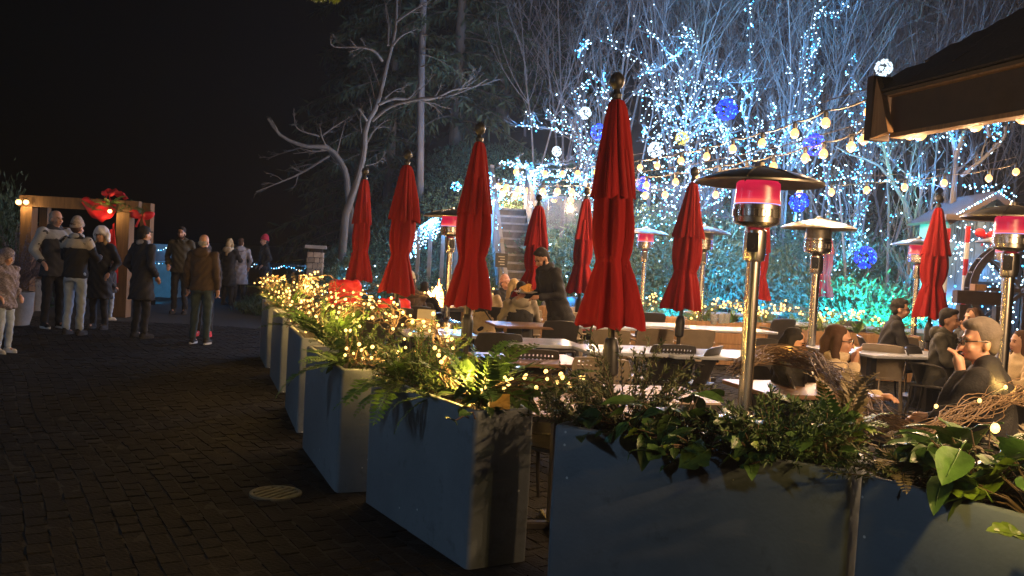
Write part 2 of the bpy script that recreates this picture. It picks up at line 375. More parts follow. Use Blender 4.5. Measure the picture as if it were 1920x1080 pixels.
def in_planter(x, y):
    for A, B, w in PLANTERS:
        d = (A - B); L = d.length; d = d / L; nrm = Vector((-d.y, d.x, 0))     # nrm points into the patio
        q = Vector((x, y, 0)) - B; u = q.dot(d); v = q.dot(nrm)
        if -.02 < u < L + .02 and -.02 < v < w + .02: return True
    return False

DR = on(517, 925)
def paving():
    r = rng(5)
    base = MB(); x0, x1, y0, y1 = -16, 16, 1.2, 30
    base.add([(x0, y0, -.005), (x1, y0, -.005), (x1, y1, -.005), (x0, y1, -.005)], [(0, 1, 2, 3)])
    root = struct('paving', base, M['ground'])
    Lp, Wp = .155, .108
    ca, sa = math.cos(PA), math.sin(PA)
    cand = []
    for i in range(-110, 110):
        for j in range(-150, 150):
            u = i * (Lp + .006) + (j % 2) * (Lp * .5); v = j * (Wp + .006)
            u += .02 * math.sin(v * 2.1); v += .035 * math.sin(u * 1.3)
            x = u * ca - v * sa; y = u * sa + v * ca + 9
            if not (y > 2.2 and y < 17 and -9 < x < 7): continue
            if (x - DR.x) ** 2 + (y - DR.y) ** 2 < .20 ** 2: continue
            X, Y, d = px((x, y, 0))
            if d < 1 or X < -80 or X > 2000 or Y > 1140: continue
            cand.append((x, y, d, X, Y))
    def show(c):
        x, y, d, X, Y = c
        return (X < 1030) and not (X > 690 and Y < 900) and Y < 1085 and X > -15
    cand.sort(key=lambda c: c[2])
    meshes = []
    for k in range(6):
        mb = MB(); hx, hy = Lp / 2, Wp / 2; c = .004
        rr = r.uniform(-.006, .006, (4, 2)); cor = np.array([(-hx, -hy), (hx, -hy), (hx, hy), (-hx, hy)]) + rr
        tz = r.uniform(-.004, .004, 4)
        V = [(x, y, -.028) for x, y in cor] + [(x, y, -.010 + t) for (x, y), t in zip(cor, tz)] + [(x * .96, y * .95, t) for (x, y), t in zip(cor, tz)]
        Q = [(8, 9, 10, 11)] + [(a + i, a + (i + 1) % 4, a + 4 + (i + 1) % 4, a + 4 + i) for a in (0, 4) for i in range(4)]
        mb.add(V, Q); meshes.append((mb, mb.mesh('paver', M['paver'])))
    n = 0; rest = MB()
    for c in cand:
        x, y, d, X, Y = c
        if in_planter(x, y): continue
        k = int(r.integers(6)); dz = r.uniform(-.004, .003)
        if n < 300 and show(c):
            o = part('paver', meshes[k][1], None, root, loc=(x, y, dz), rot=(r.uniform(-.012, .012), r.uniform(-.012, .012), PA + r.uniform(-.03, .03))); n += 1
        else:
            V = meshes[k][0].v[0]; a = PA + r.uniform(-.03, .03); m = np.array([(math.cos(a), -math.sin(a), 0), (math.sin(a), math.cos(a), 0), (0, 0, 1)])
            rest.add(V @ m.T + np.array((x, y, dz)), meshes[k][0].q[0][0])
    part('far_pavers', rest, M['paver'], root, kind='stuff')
paving()

def hz(x, y):
    x = np.asarray(x, float); y = np.asarray(y, float)
    s = np.clip((x + 8) / 6, 0, 1); s = s * s * (3 - 2 * s)
    y0 = 19.0 + np.clip(x - 4, 0, 8) * 0.35
    return -.3 + np.clip(y - y0, 0, 60) * .46 * s + .25 * np.sin(x * .9 + y * .3) * np.clip((y - y0) / 6, 0, 1) * s + .3 * np.clip((y - y0) / 1.0, 0, 1) * s
def hillside():
    gx = np.linspace(-14, 44, 90); gy = np.linspace(18, 70, 80); X, Y = np.meshgrid(gx, gy); Z = hz(X, Y)
    V = np.stack([X, Y, Z], -1).reshape(-1, 3); n = len(gx)
    i = np.arange(len(gy) - 1)[:, None] * n + np.arange(n - 1)[None]
    mb = MB(); mb.add(V, np.stack([i, i + 1, i + n + 1, i + n], -1).reshape(-1, 4))
    struct('hillside', mb, M['hill'], True)
    r = rng(31); n = 46000; x = r.uniform(-7, 16, n); y = 18.6 + 11 * r.random(n) ** 1.2; z = hz(x, y); ok = z > -.05; P = np.stack([x, y, z], 1)[ok]; n = len(P)
    lf = MB(); 
    for k in range(3): lf.leaves(P + r.normal(0, .1, (n, 3)) * np.array([1, 1, .3]) + np.array([0, 0, .06 * k]), unit(r.normal(0, 1, (n, 3)) + np.array([0, -.3, .7])), r.normal(0, 1, (n, 3)), r.uniform(.07, .15, n), r.uniform(.02, .045, n))
    tag(part('undergrowth', lf, M['shrub'], None), 'dark undergrowth of leaves covering the bank behind the patio', 'undergrowth', kind='stuff')
hillside()

# ================================================================== canopy corner, upper right
def canopy():
    e0 = at(1668, 250, 6.4); e1d = (at(1920, 200, 5.25) - e0); e1d.z = 0; e1d.normalize()
    root = thing('pavilion_roof', 'dark shingled roof corner of the pavilion with lit timber bracket', 'roof', (e0.x, e0.y, 0))
    L = 6.5; zb = e0.z; nrm = Vector((-e1d.y, e1d.x, 0))          # nrm points away from the patio, up the roof
    if nrm.x < 0: nrm = -nrm
    ang = math.atan2(e1d.y, e1d.x); rotm = Matrix.Rotation(ang, 3, 'Z')
    f = MB(); c = Vector((0, 0, zb + .125)) + e1d * (L / 2) + nrm * .02
    f.box(c, (L, .045, .25), rz=ang); part('fascia_board', f, M['wood_dark'], root)
    g = MB(); g.box(Vector((0, 0, zb + .262)) + e1d * (L / 2) - nrm * .02, (L, .05, .022), rz=ang); part('drip_edge', g, M['wood'], root)
    g = MB(); g.box(Vector((0, 0, zb - .017)) + e1d * (L / 2) + nrm * .05, (L, .10, .03), rz=ang); part('soffit_batten', g, M['wood'], root)
    # roof slope
    sl = R(31); up = nrm * math.cos(sl) + Vector((0, 0, math.sin(sl))); s0 = Vector((0, 0, zb + .29)) - nrm * .05 - e1d * .10
    dk = MB(); a, b = s0 - up * .0 + Vector((0, 0, -.03)), s0 + e1d * (L + .1) + Vector((0, 0, -.03)); W = 4.2
    nn = e1d.cross(up); nn = nn if nn.z > 0 else -nn
    V = [a, b, b + up * W, a + up * W]; V += [v + nn * .022 for v in V]
    dk.add([tuple(v) for v in V], [(0, 1, 2, 3), (4, 5, 6, 7), (0, 1, 5, 4), (1, 2, 6, 5), (2, 3, 7, 6), (3, 0, 4, 7)]); part('roof_deck', dk, M['wood_dark'], root)
    sm = []
    r = rng(3)
    for k in range(4):
        m = MB(); w = .30 + .04 * k; m.box((w / 2, .12, .008), (w - .006, .26, .014)); sm.append((w, m.mesh('shingle', M['shingle'])))
    m3 = Matrix((e1d, up, nn)).transposed()
    for row in range(9):
        u = -r.uniform(0, .2); 
        while u < 5.0:
            w, me = sm[int(r.integers(4))]
            p = s0 + e1d * u + up * (row * .19) + nn * (.004 + .004 * r.random())
            o = part('shingle', me, None, root, loc=p); o.rotation_euler = (m3 @ Matrix.Rotation(R(2.4), 3, 'X')).to_euler(); u += w
    rest = MB()
    for row in range(9, 22):
        u = -r.uniform(0, .2)
        while u < L:
            w = .3; p = s0 + e1d * (u + w / 2) + up * (row * .19 + .12) + nn * .014
            rest.box(p, (w - .006, .26, .014), rot=m3 @ Matrix.Rotation(R(2.4), 3, 'X')); u += w
    part('upper_shingles', rest, M['shingle'], root, kind='stuff')
    # end bracket: corner post stub and lit gusset board
    b = MB(); b.box(Vector((0, 0, zb + .19)) - e1d * .145 + nrm * .0, (.07, .16, .46), rz=ang); part('corner_post', b, M['wood_dark'], root)
    t = MB(); q0 = -e1d * .108 - nrm * .03; h = .40
    pr = [q0 + Vector((0, 0, zb - .03)), q0 + e1d * .19 + Vector((0, 0, zb - .005)) , q0 + e1d * .10 + Vector((0, 0, zb + h * .62)), q0 + e1d * .02 + Vector((0, 0, zb + h))]
    V = [tuple(p) for p in pr] + [tuple(p - nrm * .045) for p in pr]
    t.add(V, [(0, 1, 2, 3), (7, 6, 5, 4)] + [(i, (i + 1) % 4, 4 + (i + 1) % 4, 4 + i) for i in range(4)]); part('gusset_board', t, M['wood'], root)
    # rafters under the eave
    for k in range(9):
        rf = MB(); p = Vector((0, 0, zb + .30)) + e1d * (.35 + k * .7)
        rf.box(p + up * 1.3 + Vector((0, 0, -.12)) + nrm * .1, (.05, 2.4, .12), rot=m3); part('rafter', rf, M['wood_dark'], root)
    pm = MB(); pm.box(nrm * 2.3 + e1d * 1.0 + Vector((0, 0, (zb + .9) / 2)), (.16, .16, zb + .9), rz=ang); part('pillar', pm, M['wood_dark'], root)
    return e0, e1d, nrm
CAN_E0, CAN_D, CAN_N = canopy()

# ================================================================== planters
def rrect(hx, hy, r, n=4):
    out = []
    for cx, cy, a0 in ((hx - r, hy - r, 0), (-hx + r, hy - r, 90), (-hx + r, -hy + r, 180), (hx - r, -hy + r, 270)):
        for k in range(n + 1):
            a = R(a0 + 90 * k / n); out.append((cx + r * math.cos(a), cy + r * math.sin(a)))
    return np.array(out)
PL_LABEL = [
    'blue rectangular planter box nearest the drain cover, grey end towards the slatted table',
    'blue planter box second from the front in the curving row along the path',
    'blue planter box third in the curving row, ferns hanging over its front',
    'narrow blue planter box fourth along the path, under dense warm lights',
    'blue planter box at the far end of the curving row by the people',
    'wide dark blue planter box in the foreground below the broad leaves',
    'dark blue planter box at the right foreground corner under the big lime leaves']
PL = []
def build_planter(i):
    A, B, w = PLANTERS[i]; d = (A - B); L = d.length; d.normalize(); nrm = Vector((-d.y, d.x, 0))
    c = (A + B) / 2 + nrm * (w / 2); c.z = 0; rz = math.atan2(d.y, d.x)
    root = thing('planter_box', PL_LABEL[i], 'planter', c, rz, 'blue planter boxes fencing the patio')
    mb = MB(); rings = []
    hx, hy = L / 2 - .006, w / 2
    prof = [(0, .012, .02), (.0, .0, .035), (.01, 0, .04), (.40, -.003, 1), (PH - .012, 0, 1), (PH - .003, .004, 1), (PH, .010, 1), (PH, .030, 1), (PH - .003, .036, 1), (PH - .16, .04, 1)]
    n = 20; V = []
    for z, ins, _ in prof:
        o = rrect(hx - ins, hy - ins, max(.012, .026 - ins * .4)); V += [(x, y, z) for x, y in o]
    Q = []
    for k in range(len(prof) - 1):
        for j in range(n): Q.append((k * n + j, k * n + (j + 1) % n, (k + 1) * n + (j + 1) % n, (k + 1) * n + j))
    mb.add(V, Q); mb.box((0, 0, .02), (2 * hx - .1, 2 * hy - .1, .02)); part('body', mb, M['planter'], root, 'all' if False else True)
    s = MB(); r = rng(i); gx = np.linspace(-hx + .042, hx - .042, 26); gy = np.linspace(-hy + .042, hy - .042, 8)
    X, Y = np.meshgrid(gx, gy); Z = PH - .075 + r.normal(0, .010, X.shape)
    ii = np.arange(7)[:, None] * 26 + np.arange(25)[None]
    s.add(np.stack([X, Y, Z], -1).reshape(-1, 3), np.stack([ii, ii + 1, ii + 27, ii + 26], -1).reshape(-1, 4)); part('soil', s, M['soil'], root, True)
    PL.append((c, d, nrm, L, w))
for i in range(len(PLANTERS)): build_planter(i)
def pl(i, u, v=.5, z=PH):
    "point on planter i: u from far end (0) to near end (1), v from plaza side (0) to patio side (1)"
    c, d, nrm, L, w = PL[i]
    return c + d * (u - .5) * L + nrm * (v - .5) * w + Vector((0, 0, z))

# ================================================================== plants
def frond_mesh(name, m, L=.5, n=17, wmax=.085, droop=.35, seed=0, up=.55):
    r = rng(seed); mb = MB()
    t = np.linspace(0, 1, n + 3); ang = up - droop * 2.6 * t ** 1.3
    st = L / (n + 2); P = np.zeros((n + 3, 3)); 
    for k in range(1, n + 3): P[k] = P[k - 1] + st * np.array([math.cos(ang[k]), 0.03 * math.sin(k * .8), math.sin(ang[k])])
    mb.tubes(P[None], np.linspace(.004, .001, n + 3)[None], 4)
    tan = unit(np.gradient(P, axis=0)); nor = np.cross(tan, np.array([0, 1.0, 0])) * -1
    for sgn in (-1, 1):
        k = np.arange(2, n + 2); tt = k / (n + 2)
        ln = wmax * np.sin(np.pi * np.clip(tt * .88 + .10, 0, 1)) ** .7 * (1 + r.normal(0, .06, len(k)))
        D = unit(np.array([0, sgn * 1.0, 0])[None] + tan[k] * .45 + nor[k] * r.uniform(-.25, .1, (len(k), 1)))
        mb.leaves(P[k], D, nor[k] + r.normal(0, .12, (len(k), 3)), ln, np.minimum(st * 1.1, ln * .42), fold=.06)
        for q in (.35, .68):                                     # lobes of each pinna
            for s2 in (-1, 1):
                mb.leaves(P[k] + D * ln[:, None] * q, unit(D * .75 + s2 * tan[k] * .7), nor[k], ln * .22, ln * .12, fold=.05)
    mb.leaves(P[-2:-1], tan[-2:-1], nor[-2:-1], .03, .012)
    return mb.mesh(name, m)
FRONDS = [frond_mesh('frond', M['fern'], .46, 16, .075, .34, 1), frond_mesh('frond', M['fern'], .52, 18, .085, .46, 2, .75), frond_mesh('frond', M['fern'], .40, 15, .065, .22, 3, .9)]
FROND_BROWN = frond_mesh('frond', M['fern_brown'], .42, 18, .07, .5, 7, 1.0)
def fern(p, label, n=10, sc=1.0, seed=0, meshes=None, az=None, tilt=(-.15, .5)):
    r = rng(seed); root = thing('fern', label, 'fern', p, 0, 'ferns growing in the planter boxes')
    for k in range(n):
        a = (az[k] if az else k * 2 * math.pi / n + r.uniform(-.3, .3))
        o = part('frond', (meshes or FRONDS)[int(r.integers(len(meshes or FRONDS)))], None, root, loc=(0, 0, 0))
        o.rotation_euler = (r.uniform(-.3, .3), -r.uniform(*tilt), a); s = sc * r.uniform(.75, 1.1); o.scale = (s, s, s)
    return root
def leaf_mesh(name, m, L, Wd, lobes=0, seed=0, curl=.25):
    "one broad leaf with a midrib fold, lying along +X from its stalk"
    r = rng(seed); n = 11; t = np.linspace(0, 1, n)
    w = Wd * np.sin(np.pi * np.clip(t, 0.0, 1) ** .72) ** .8 * .5
    if lobes: w *= 1 + .16 * np.cos(t * lobes * 2 * np.pi)
    x = t * L; z = -curl * L * t ** 2 + .12 * L * t
    V = [];
    for k in range(n):
        for s, f in ((-1, .18), (-.5, .02), (0, -.07), (.5, .02), (1, .18)):
            V.append((x[k] + (.02 * L if abs(s) == 1 and lobes else 0) * r.normal(), s * w[k], z[k] + f * w[k] + .05 * w[k] * math.sin(k * 2.2 + s * 3) + r.normal(0, .015) * w[k]))
    Q = [(k * 5 + j, (k + 1) * 5 + j, (k + 1) * 5 + j + 1, k * 5 + j + 1) for k in range(n - 1) for j in range(4)]
    mb = MB(); mb.add(V, Q); mb.tube([(-.45 * L, 0, -.12 * L), (-.2 * L, 0, .02 * L), (0, 0, 0)], [.0035, .003, .0025], 4)
    mb.tube([(x[k], 0, z[k] - .07 * w[k] + .0015) for k in range(0, n - 1, 2)], [.0022 * (1 - k / 6) + .0006 for k in range(5)], 4)
    return mb.mesh(name, m, 'all')
LEAVES = [leaf_mesh('leaf', M['leaf'], .15, .10, 0, 1), leaf_mesh('leaf', M['leaf'], .18, .085, 0, 2, .4), leaf_mesh('leaf', M['leaf'], .14, .12, 3, 3, .15)]
LIMES = [leaf_mesh('leaf', M['leaf_lime'], .17, .13, 0, 4, .3), leaf_mesh('leaf', M['leaf_lime'], .15, .12, 3, 5, .2)]
IVY = [leaf_mesh('leaf', M['leaf'], .085, .075, 3, 6, .3), leaf_mesh('leaf', M['leaf'], .075, .06, 3, 8, .45), leaf_mesh('leaf', M['leaf_lime'], .075, .06, 3, 9, .3)]
def leafy(name, p, label, cat, n, spread, h, meshes, seed, group, sc=1.0, hang=0, dirn=None):
    r = rng(seed); root = thing(name, label, cat, p, 0, group); st = MB()
    for k in range(n):
        a = r.uniform(0, 2 * math.pi); rad = spread * math.sqrt(r.random()); q = Vector((rad * math.cos(a), rad * math.sin(a), h * (r.random() ** .8) * (1 - .5 * rad / spread)))
        if hang and k < hang: q = Vector(dirn) * r.uniform(.08, .17) + Vector((r.normal(0, .16) * dirn[1], r.normal(0, .16) * -dirn[0], r.uniform(-.06, .04))); a = math.atan2(dirn[1], dirn[0]) + r.normal(0, .5)
        o = part('leaf', meshes[int(r.integers(len(meshes)))], None, root, loc=q)
        o.rotation_euler = (r.normal(0, .45), r.uniform(-.5, .75), a + r.normal(0, .5)); s = sc * r.uniform(.65, 1.15); o.scale = (s, s, s)
        st.tube([(q.x * .2, q.y * .2, -.05), (q.x * .6, q.y * .6, q.z * .5), tuple(q)], [.005, .004, .003], 4)
    part('stem', st, M['vine'], root)
    return root
def sprigs(p, label, name='cedar_sprig_bush', n=40, rad=.2, h=.22, seed=0, m='sprig', L=.16, group='evergreen bushes in the planter boxes', droop=.3):
    r = rng(seed); root = thing(name, label, 'bush', p, 0, group)
    a = r.uniform(0, 2 * math.pi, n); rr = rad * np.sqrt(r.random(n))
    P0 = np.stack([rr * .5 * np.cos(a), rr * .5 * np.sin(a), -.03 + .3 * h * r.random(n)], 1)
    D = unit(np.stack([np.cos(a) * rr / rad, np.sin(a) * rr / rad, .25 + r.random(n) * .9], 1)); ln = L * r.uniform(.7, 1.5, n)
    tt = np.linspace(0, 1, 7)
    P = P0[:, None] + D[:, None] * (ln[:, None] * tt[None])[..., None] * 1.4; P[..., 2] -= droop * ln[:, None] * tt[None] ** 2
    P[..., 2] *= h / .22 * .9
    br = MB(); br.tubes(P, np.broadcast_to(np.linspace(.003, .001, 7), (n, 7)), 4); part('twigs', br, M['vine'], root)
    lf = MB()
    for k in range(1, 7):
        tan = unit(P[:, k] - P[:, k - 1])
        for q in range(10):
            d = unit(tan * .8 + r.normal(0, .62, (n, 3))); b = P[:, k] + (P[:, k] - P[:, k - 1]) * r.uniform(-1, 0, (n, 1))
            lf.leaves(b, d, r.normal(0, 1, (n, 3)), .034 * r.uniform(.6, 1.3, n), .0085, fold=.1)
    part('foliage', lf, M[m], root, kind='stuff')
    return root
WARM_W = .72
def garland(path, label, nb, seed, spread=.06, strands=6, bm='warm', br=.0112, group='twig garlands wound with warm lights', parent_name='lit_garland', tm='vine', tr=.0035, lw=1.0):
    "tangled twig strands along a path, with small lit bulbs on a wire"
    r = rng(seed); P = smoothpath(path, 46); base = Vector(P.mean(0))
    root = thing(parent_name, label, 'garland', base, 0, group); P = P - np.array(base); n = len(P)
    tw = MB()
    for s in range(strands):
        ph = r.uniform(0, 6.28, 3); u = np.linspace(0, 1, n)
        off = np.stack([np.sin(u * (9 + 5 * r.random()) + ph[i]) for i in range(3)], 1) * spread * r.uniform(.4, 1.1) + np.cumsum(r.normal(0, .006, (n, 3)), 0) * .6
        a, b = sorted(r.choice(n, 2, replace=False)); 
        if b - a < 14: a, b = 0, n
        tw.tube(P[a:b] + off[a:b], tr * r.uniform(.6, 1.4), 5)
    part('twig_strands', tw, M[tm], root, True)
    k = r.integers(0, n, nb); B = P[k] + r.normal(0, 1, (nb, 3)) * spread * np.array([.75, .75, .7]); B[:, 2] += spread * .35
    w = MB(); w.tube(B[np.argsort(k)], .0012, 3); part('light_wire', w, M['cable_dark'], root)
    mb = MB(); mb.stamp(BULB_V, BULB_Q, None, B, br * r.uniform(.75, 1.15, nb)); part('bulbs', mb, M[bm], root, True, kind='stuff')
    nl = max(1, min(10, nb // 5))
    for i in r.choice(nb, nl, replace=False): lamp_light(root, tuple(B[i] + np.array((0, 0, .03))), lw * WARM_W * nb / nl, (1.0, .56, .13), .02)
    return root
_b = MB(); _b.lathe([(.35, -.95), (.85, -.5), (1, 0), (.8, .6), (.3, 1.0)], 6, cap=False); BULB_V = _b.v[0]; BULB_Q = _b.q[0][0]

DN = lambda i: tuple(-PL[i][2])       # towards the plaza
# --- planter 0 (nearest blue)
fern(pl(0, .86, .35, PH - .02), 'upright green fern rising behind the near blue planter, beside the dark perforated chair', 14, 1.15, 11, tilt=(.0, .75))
fern(pl(0, .28, .12, PH), 'dark fern hanging its fronds over the front of the near blue planter', 9, 1.0, 12, az=[R(a) for a in (170, 190, 205, 222, 240, 255, 150, 275, 120)], tilt=(-.75, .1))
fern(pl(0, .60, .05, PH - .02), 'small fern drooping down the middle of the near blue planter', 5, .7, 13, az=[R(a) for a in (215, 235, 255, 200, 180)], tilt=(-1.0, -.35))
sprigs(pl(0, .22, .55), 'bushy dark evergreen at the far end of the near blue planter', n=80, rad=.26, h=.30, seed=21, L=.17)
sprigs(pl(0, .48, .6), 'short evergreen clump in the middle of the near blue planter', n=50, rad=.2, h=.22, seed=22)
leafy('broad_leaf_plant', pl(0, .78, .75), 'broad leaved plant standing behind the lights of the near blue planter', 'plant', 26, .22, .26, LEAVES + LIMES[:1], 31, 'broad leaved plants in the planters', 1.05)
leafy('ivy', pl(0, .93, .2, PH - .01), 'lime ivy sprig at the near corner of the blue planter under the lights', 'ivy', 12, .10, .07, IVY, 32, 'ivy in the planters', .9, 4, DN(0))
garland([pl(0, .0, .7, 1.10), pl(0, .15, .8, 1.14), pl(0, .36, .7, 1.08), pl(0, .52, .45, .98), pl(0, .62, .35, .90), pl(0, .72, .3, .88)], 'twig garland with lights arching over the near blue planter', 30, 41, .05, 9)
garland([pl(0, .66, .3, .86), pl(0, .84, .4, .90), pl(0, 1.0, .75, .93), pl(0, 1.06, 1.15, .97), pl(0, 1.0, 1.7, .95)], 'thick twig garland with bright bulbs crossing the near corner of the blue planter', 44, 42, .055, 14)
fern(pl(0, 1.0, 1.15, PH + .02), 'bright fern under the lights beside the yellow paper tag', 7, .75, 15, az=[R(a) for a in (-40, -10, 20, 50, 80, 110, -70)], tilt=(-.3, .3))
# --- planter 1..4
fern(pl(1, .2, .4), 'lush lit fern in the second planter, under the arching garland', 14, 1.2, 14)
fern(pl(1, .85, .15, PH), 'fern hanging over the front of the second planter', 8, .95, 16, az=[R(a) for a in (180, 200, 220, 240, 260, 150, 280, 120)], tilt=(-.7, .1))
sprigs(pl(1, .55, .7), 'evergreen bush behind the fern in the second planter', n=50, rad=.22, h=.26, seed=23)
leafy('broad_leaf_plant', pl(1, .7, .6), 'broad dark leaved plant at the near end of the second planter', 'plant', 14, .16, .2, LEAVES, 33, 'broad leaved plants in the planters', .85)
garland([pl(1, -.1, .3, .98), pl(1, .2, .5, 1.12), pl(1, .5, .8, 1.16), pl(1, .8, 1.0, 1.12), pl(1, .98, 1.0, 1.1)], 'densely lit garland swelling over the second planter', 54, 43, .085, 14)
garland([pl(1, .9, .25, 1.0), pl(1, 1.0, .3, .88), pl(0, .0, .35, .9), pl(0, .12, .6, 1.0)], 'small loop of warm lights between the first two planters', 20, 44, .06, 7, lw=.35)
fern(pl(2, .5, .3), 'fern spilling from the third planter under bright clusters of lights', 11, .9, 17, tilt=(-.4, .4))
sprigs(pl(2, .75, .7), 'evergreen bush in the third planter', n=40, rad=.22, h=.3, seed=24)
garland([pl(2, -.2, .4, .95), pl(2, .3, .2, .93), pl(2, .7, .4, 1.0), pl(2, 1.05, .6, 1.06)], 'cluster of warm lights draped on the third planter', 48, 45, .10, 12)
fern(pl(3, .5, .4), 'yellow lit fern in the fourth planter', 10, .9, 18, tilt=(-.3, .5))
garland([pl(3, -.1, .8, 1.04), pl(3, .4, .9, 1.14), pl(3, .8, 1.1, 1.13), pl(3, 1.15, 1.5, 1.08)], 'bright swag of warm lights behind the fourth planter', 50, 46, .11, 12)
garland([pl(3, .1, .1, .95), pl(3, .6, .2, .93), pl(3, 1.0, .3, .9)], 'low cluster of warm lights on the front of the fourth planter', 26, 47, .09, 8)
fern(pl(4, .5, .4), 'pale lit fern in the farthest planter of the row', 11, 1.0, 19, tilt=(-.2, .6))
sprigs(pl(4, .7, .9), 'rust tinted bush behind the farthest planters', 'heather_bush', 44, .32, .36, 25, 'fern_brown')
garland([pl(4, -.1, .1, 1.0), pl(4, .3, .2, 1.04), pl(4, .7, .4, 1.0)], 'round cluster of warm lights at the far end of the planter row', 30, 48, .11, 8)
garland([pl(4, .2, 2.5, 1.12), pl(4, .9, 4.0, 1.06), pl(3, .7, 5.5, 1.1)], 'thin string of warm lights beneath the small red umbrella', 16, 49, .08, 5)
# --- planter 5 (foreground wide) and 6
G5 = 'plants in the foreground planters'
sprigs(pl(5, 0.04, .5, PH - .02), 'loose twiggy heather at the left end of the foreground planter', 'heather_bush', 44, .20, .22, 26, 'heather', .17, G5)
sprigs(pl(5, 0.20, .6, PH - .01), 'arching twiggy heather in front of the slatted tables', 'heather_bush', 56, .23, .34, 27, 'heather', .2, G5)
leafy('broad_leaf_plant', pl(5, 0.40, .45, PH), 'dark glossy broad leaved plant standing tall in the foreground planter', 'plant', 30, .18, .30, LEAVES, 34, G5, 1.0, 5, DN(5))
leafy('broad_leaf_plant', pl(5, 0.58, .25, PH - .01), 'pale edged broad leaves lying on the rim of the foreground planter', 'plant', 26, .17, .17, LEAVES, 35, G5, 1.0, 5, DN(5))
sprigs(pl(5, 0.75, .4, PH - .02), 'small leaved evergreen shrub left of the brown vine bundle', n=130, rad=.27, h=.28, seed=28, L=.15, group=G5)
leafy('broad_leaf_plant', pl(5, .80, .35, PH), 'low broad leaved plant under the brown vine bundle', 'plant', 24, .2, .16, LEAVES, 63, G5, .9, 3, DN(5))
leafy('ivy', pl(5, 0.70, .2, PH), 'small leaved ivy in front of the brown vine bundle', 'ivy', 44, .24, .18, IVY, 36, G5, .8)
leafy('ivy', pl(5, 0.90, .55, PH + .03), 'ivy leaves beneath the faded fern in the foreground', 'ivy', 36, .22, .2, IVY, 37, G5, .85)
fern(pl(5, 0.94, .75, PH + .03), 'faded brown fern frond curling up in front of the seated women', 4, 1.0, 61, [FROND_BROWN], az=[R(a) for a in (30, 75, 100, 150)], tilt=(.25, .75))
leafy('broad_leaf_plant', pl(6, .30, .55, PH + .02), 'large dark strap leaves behind the twig garland at the right', 'plant', 32, .26, .30, LEAVES, 38, G5, 1.25)
leafy('broad_leaf_plant', pl(6, .52, .35, PH), 'big lime green leaves around the single glowing bulb', 'plant', 54, .25, .24, LIMES, 39, G5, .9, 3, DN(6))
lamp_light(bpy.data.objects['planter_box.006'], tuple(bpy.data.objects['planter_box.006'].matrix_basis.inverted() @ at(1865, 798, dep(pl(6, .6, .3)) - .12)), 6.0, (1.0, .68, .20), .02)
sprigs(pl(6, .12, .4, PH - .02), 'dry twiggy undergrowth at the planter corner right of the vine bundle', 'heather_bush', 34, .22, .16, 29, 'heather', .16, G5)
leafy('broad_leaf_plant', pl(6, .85, .5, PH), 'yellowish leaves at the far right edge of the foreground planter', 'plant', 22, .22, .24, LIMES + LEAVES, 40, G5, 1.1)
fern(pl(6, .35, .9, PH + .02), 'small faded fern in front of the man in the black coat', 6, .8, 62, [FROND_BROWN], tilt=(.0, .5))
garland([on(1375, 690, .92), on(1440, 662, .98), on(1520, 678, .97), on(1590, 725, .93), on(1640, 790, .86), on(1700, 815, .84)], 'thick brown vine bundle arching over the foreground planter, unlit', 2, 50, .058, 84, group='vine bundles in the foreground', parent_name='vine_bundle', br=.003, tr=.0026)
garland([on(1655, 800, .84), on(1740, 805, .86), on(1830, 765, .93), on(1930, 735, .98)], 'golden vine bundle with one glowing bulb among the lime leaves', 3, 51, .045, 36, group='vine bundles in the foreground', parent_name='vine_bundle', br=.013, tr=.0026)
fern(pl(6, .62, .75, PH + .02), 'green fern behind the lime leaves at the right of the foreground', 11, .9, 64, tilt=(-.1, .5))
fern(pl(6, .10, .25, PH), 'dry fern spilling over the corner between the two foreground planters', 8, .7, 65, [FROND_BROWN] + FRONDS[:1], tilt=(-.5, .3))
fern(pl(5, .90, .75, PH + .02), 'green fern behind the brown vine bundle in the foreground planter', 10, .85, 66, tilt=(.0, .55))
leafy('broad_leaf_plant', pl(5, .28, .35, PH), 'low broad leaves beside the twiggy heather in the foreground planter', 'plant', 30, .22, .18, LEAVES, 67, G5, .8, 3, DN(5))
leafy('ivy', pl(5, .52, .15, PH), 'ivy trailing along the rim in the middle of the foreground planter', 'ivy', 40, .30, .12, IVY, 68, G5, .85)
leafy('broad_leaf_plant', pl(6, .20, .7, PH + .02), 'mid green broad leaves behind the planter corner in the foreground', 'plant', 26, .22, .24, LEAVES, 69, G5, .9)
_vb = [o for o in bpy.data.objects if o.name.startswith('vine_bundle')][-1]; _p = at(1866, 803, dep(pl(6, .6, .3)) - .07)
part('bulb', MB().stamp(BULB_V, BULB_Q, None, [tuple(_p - rootloc(_vb))], .017), M['warm'], _vb, True)
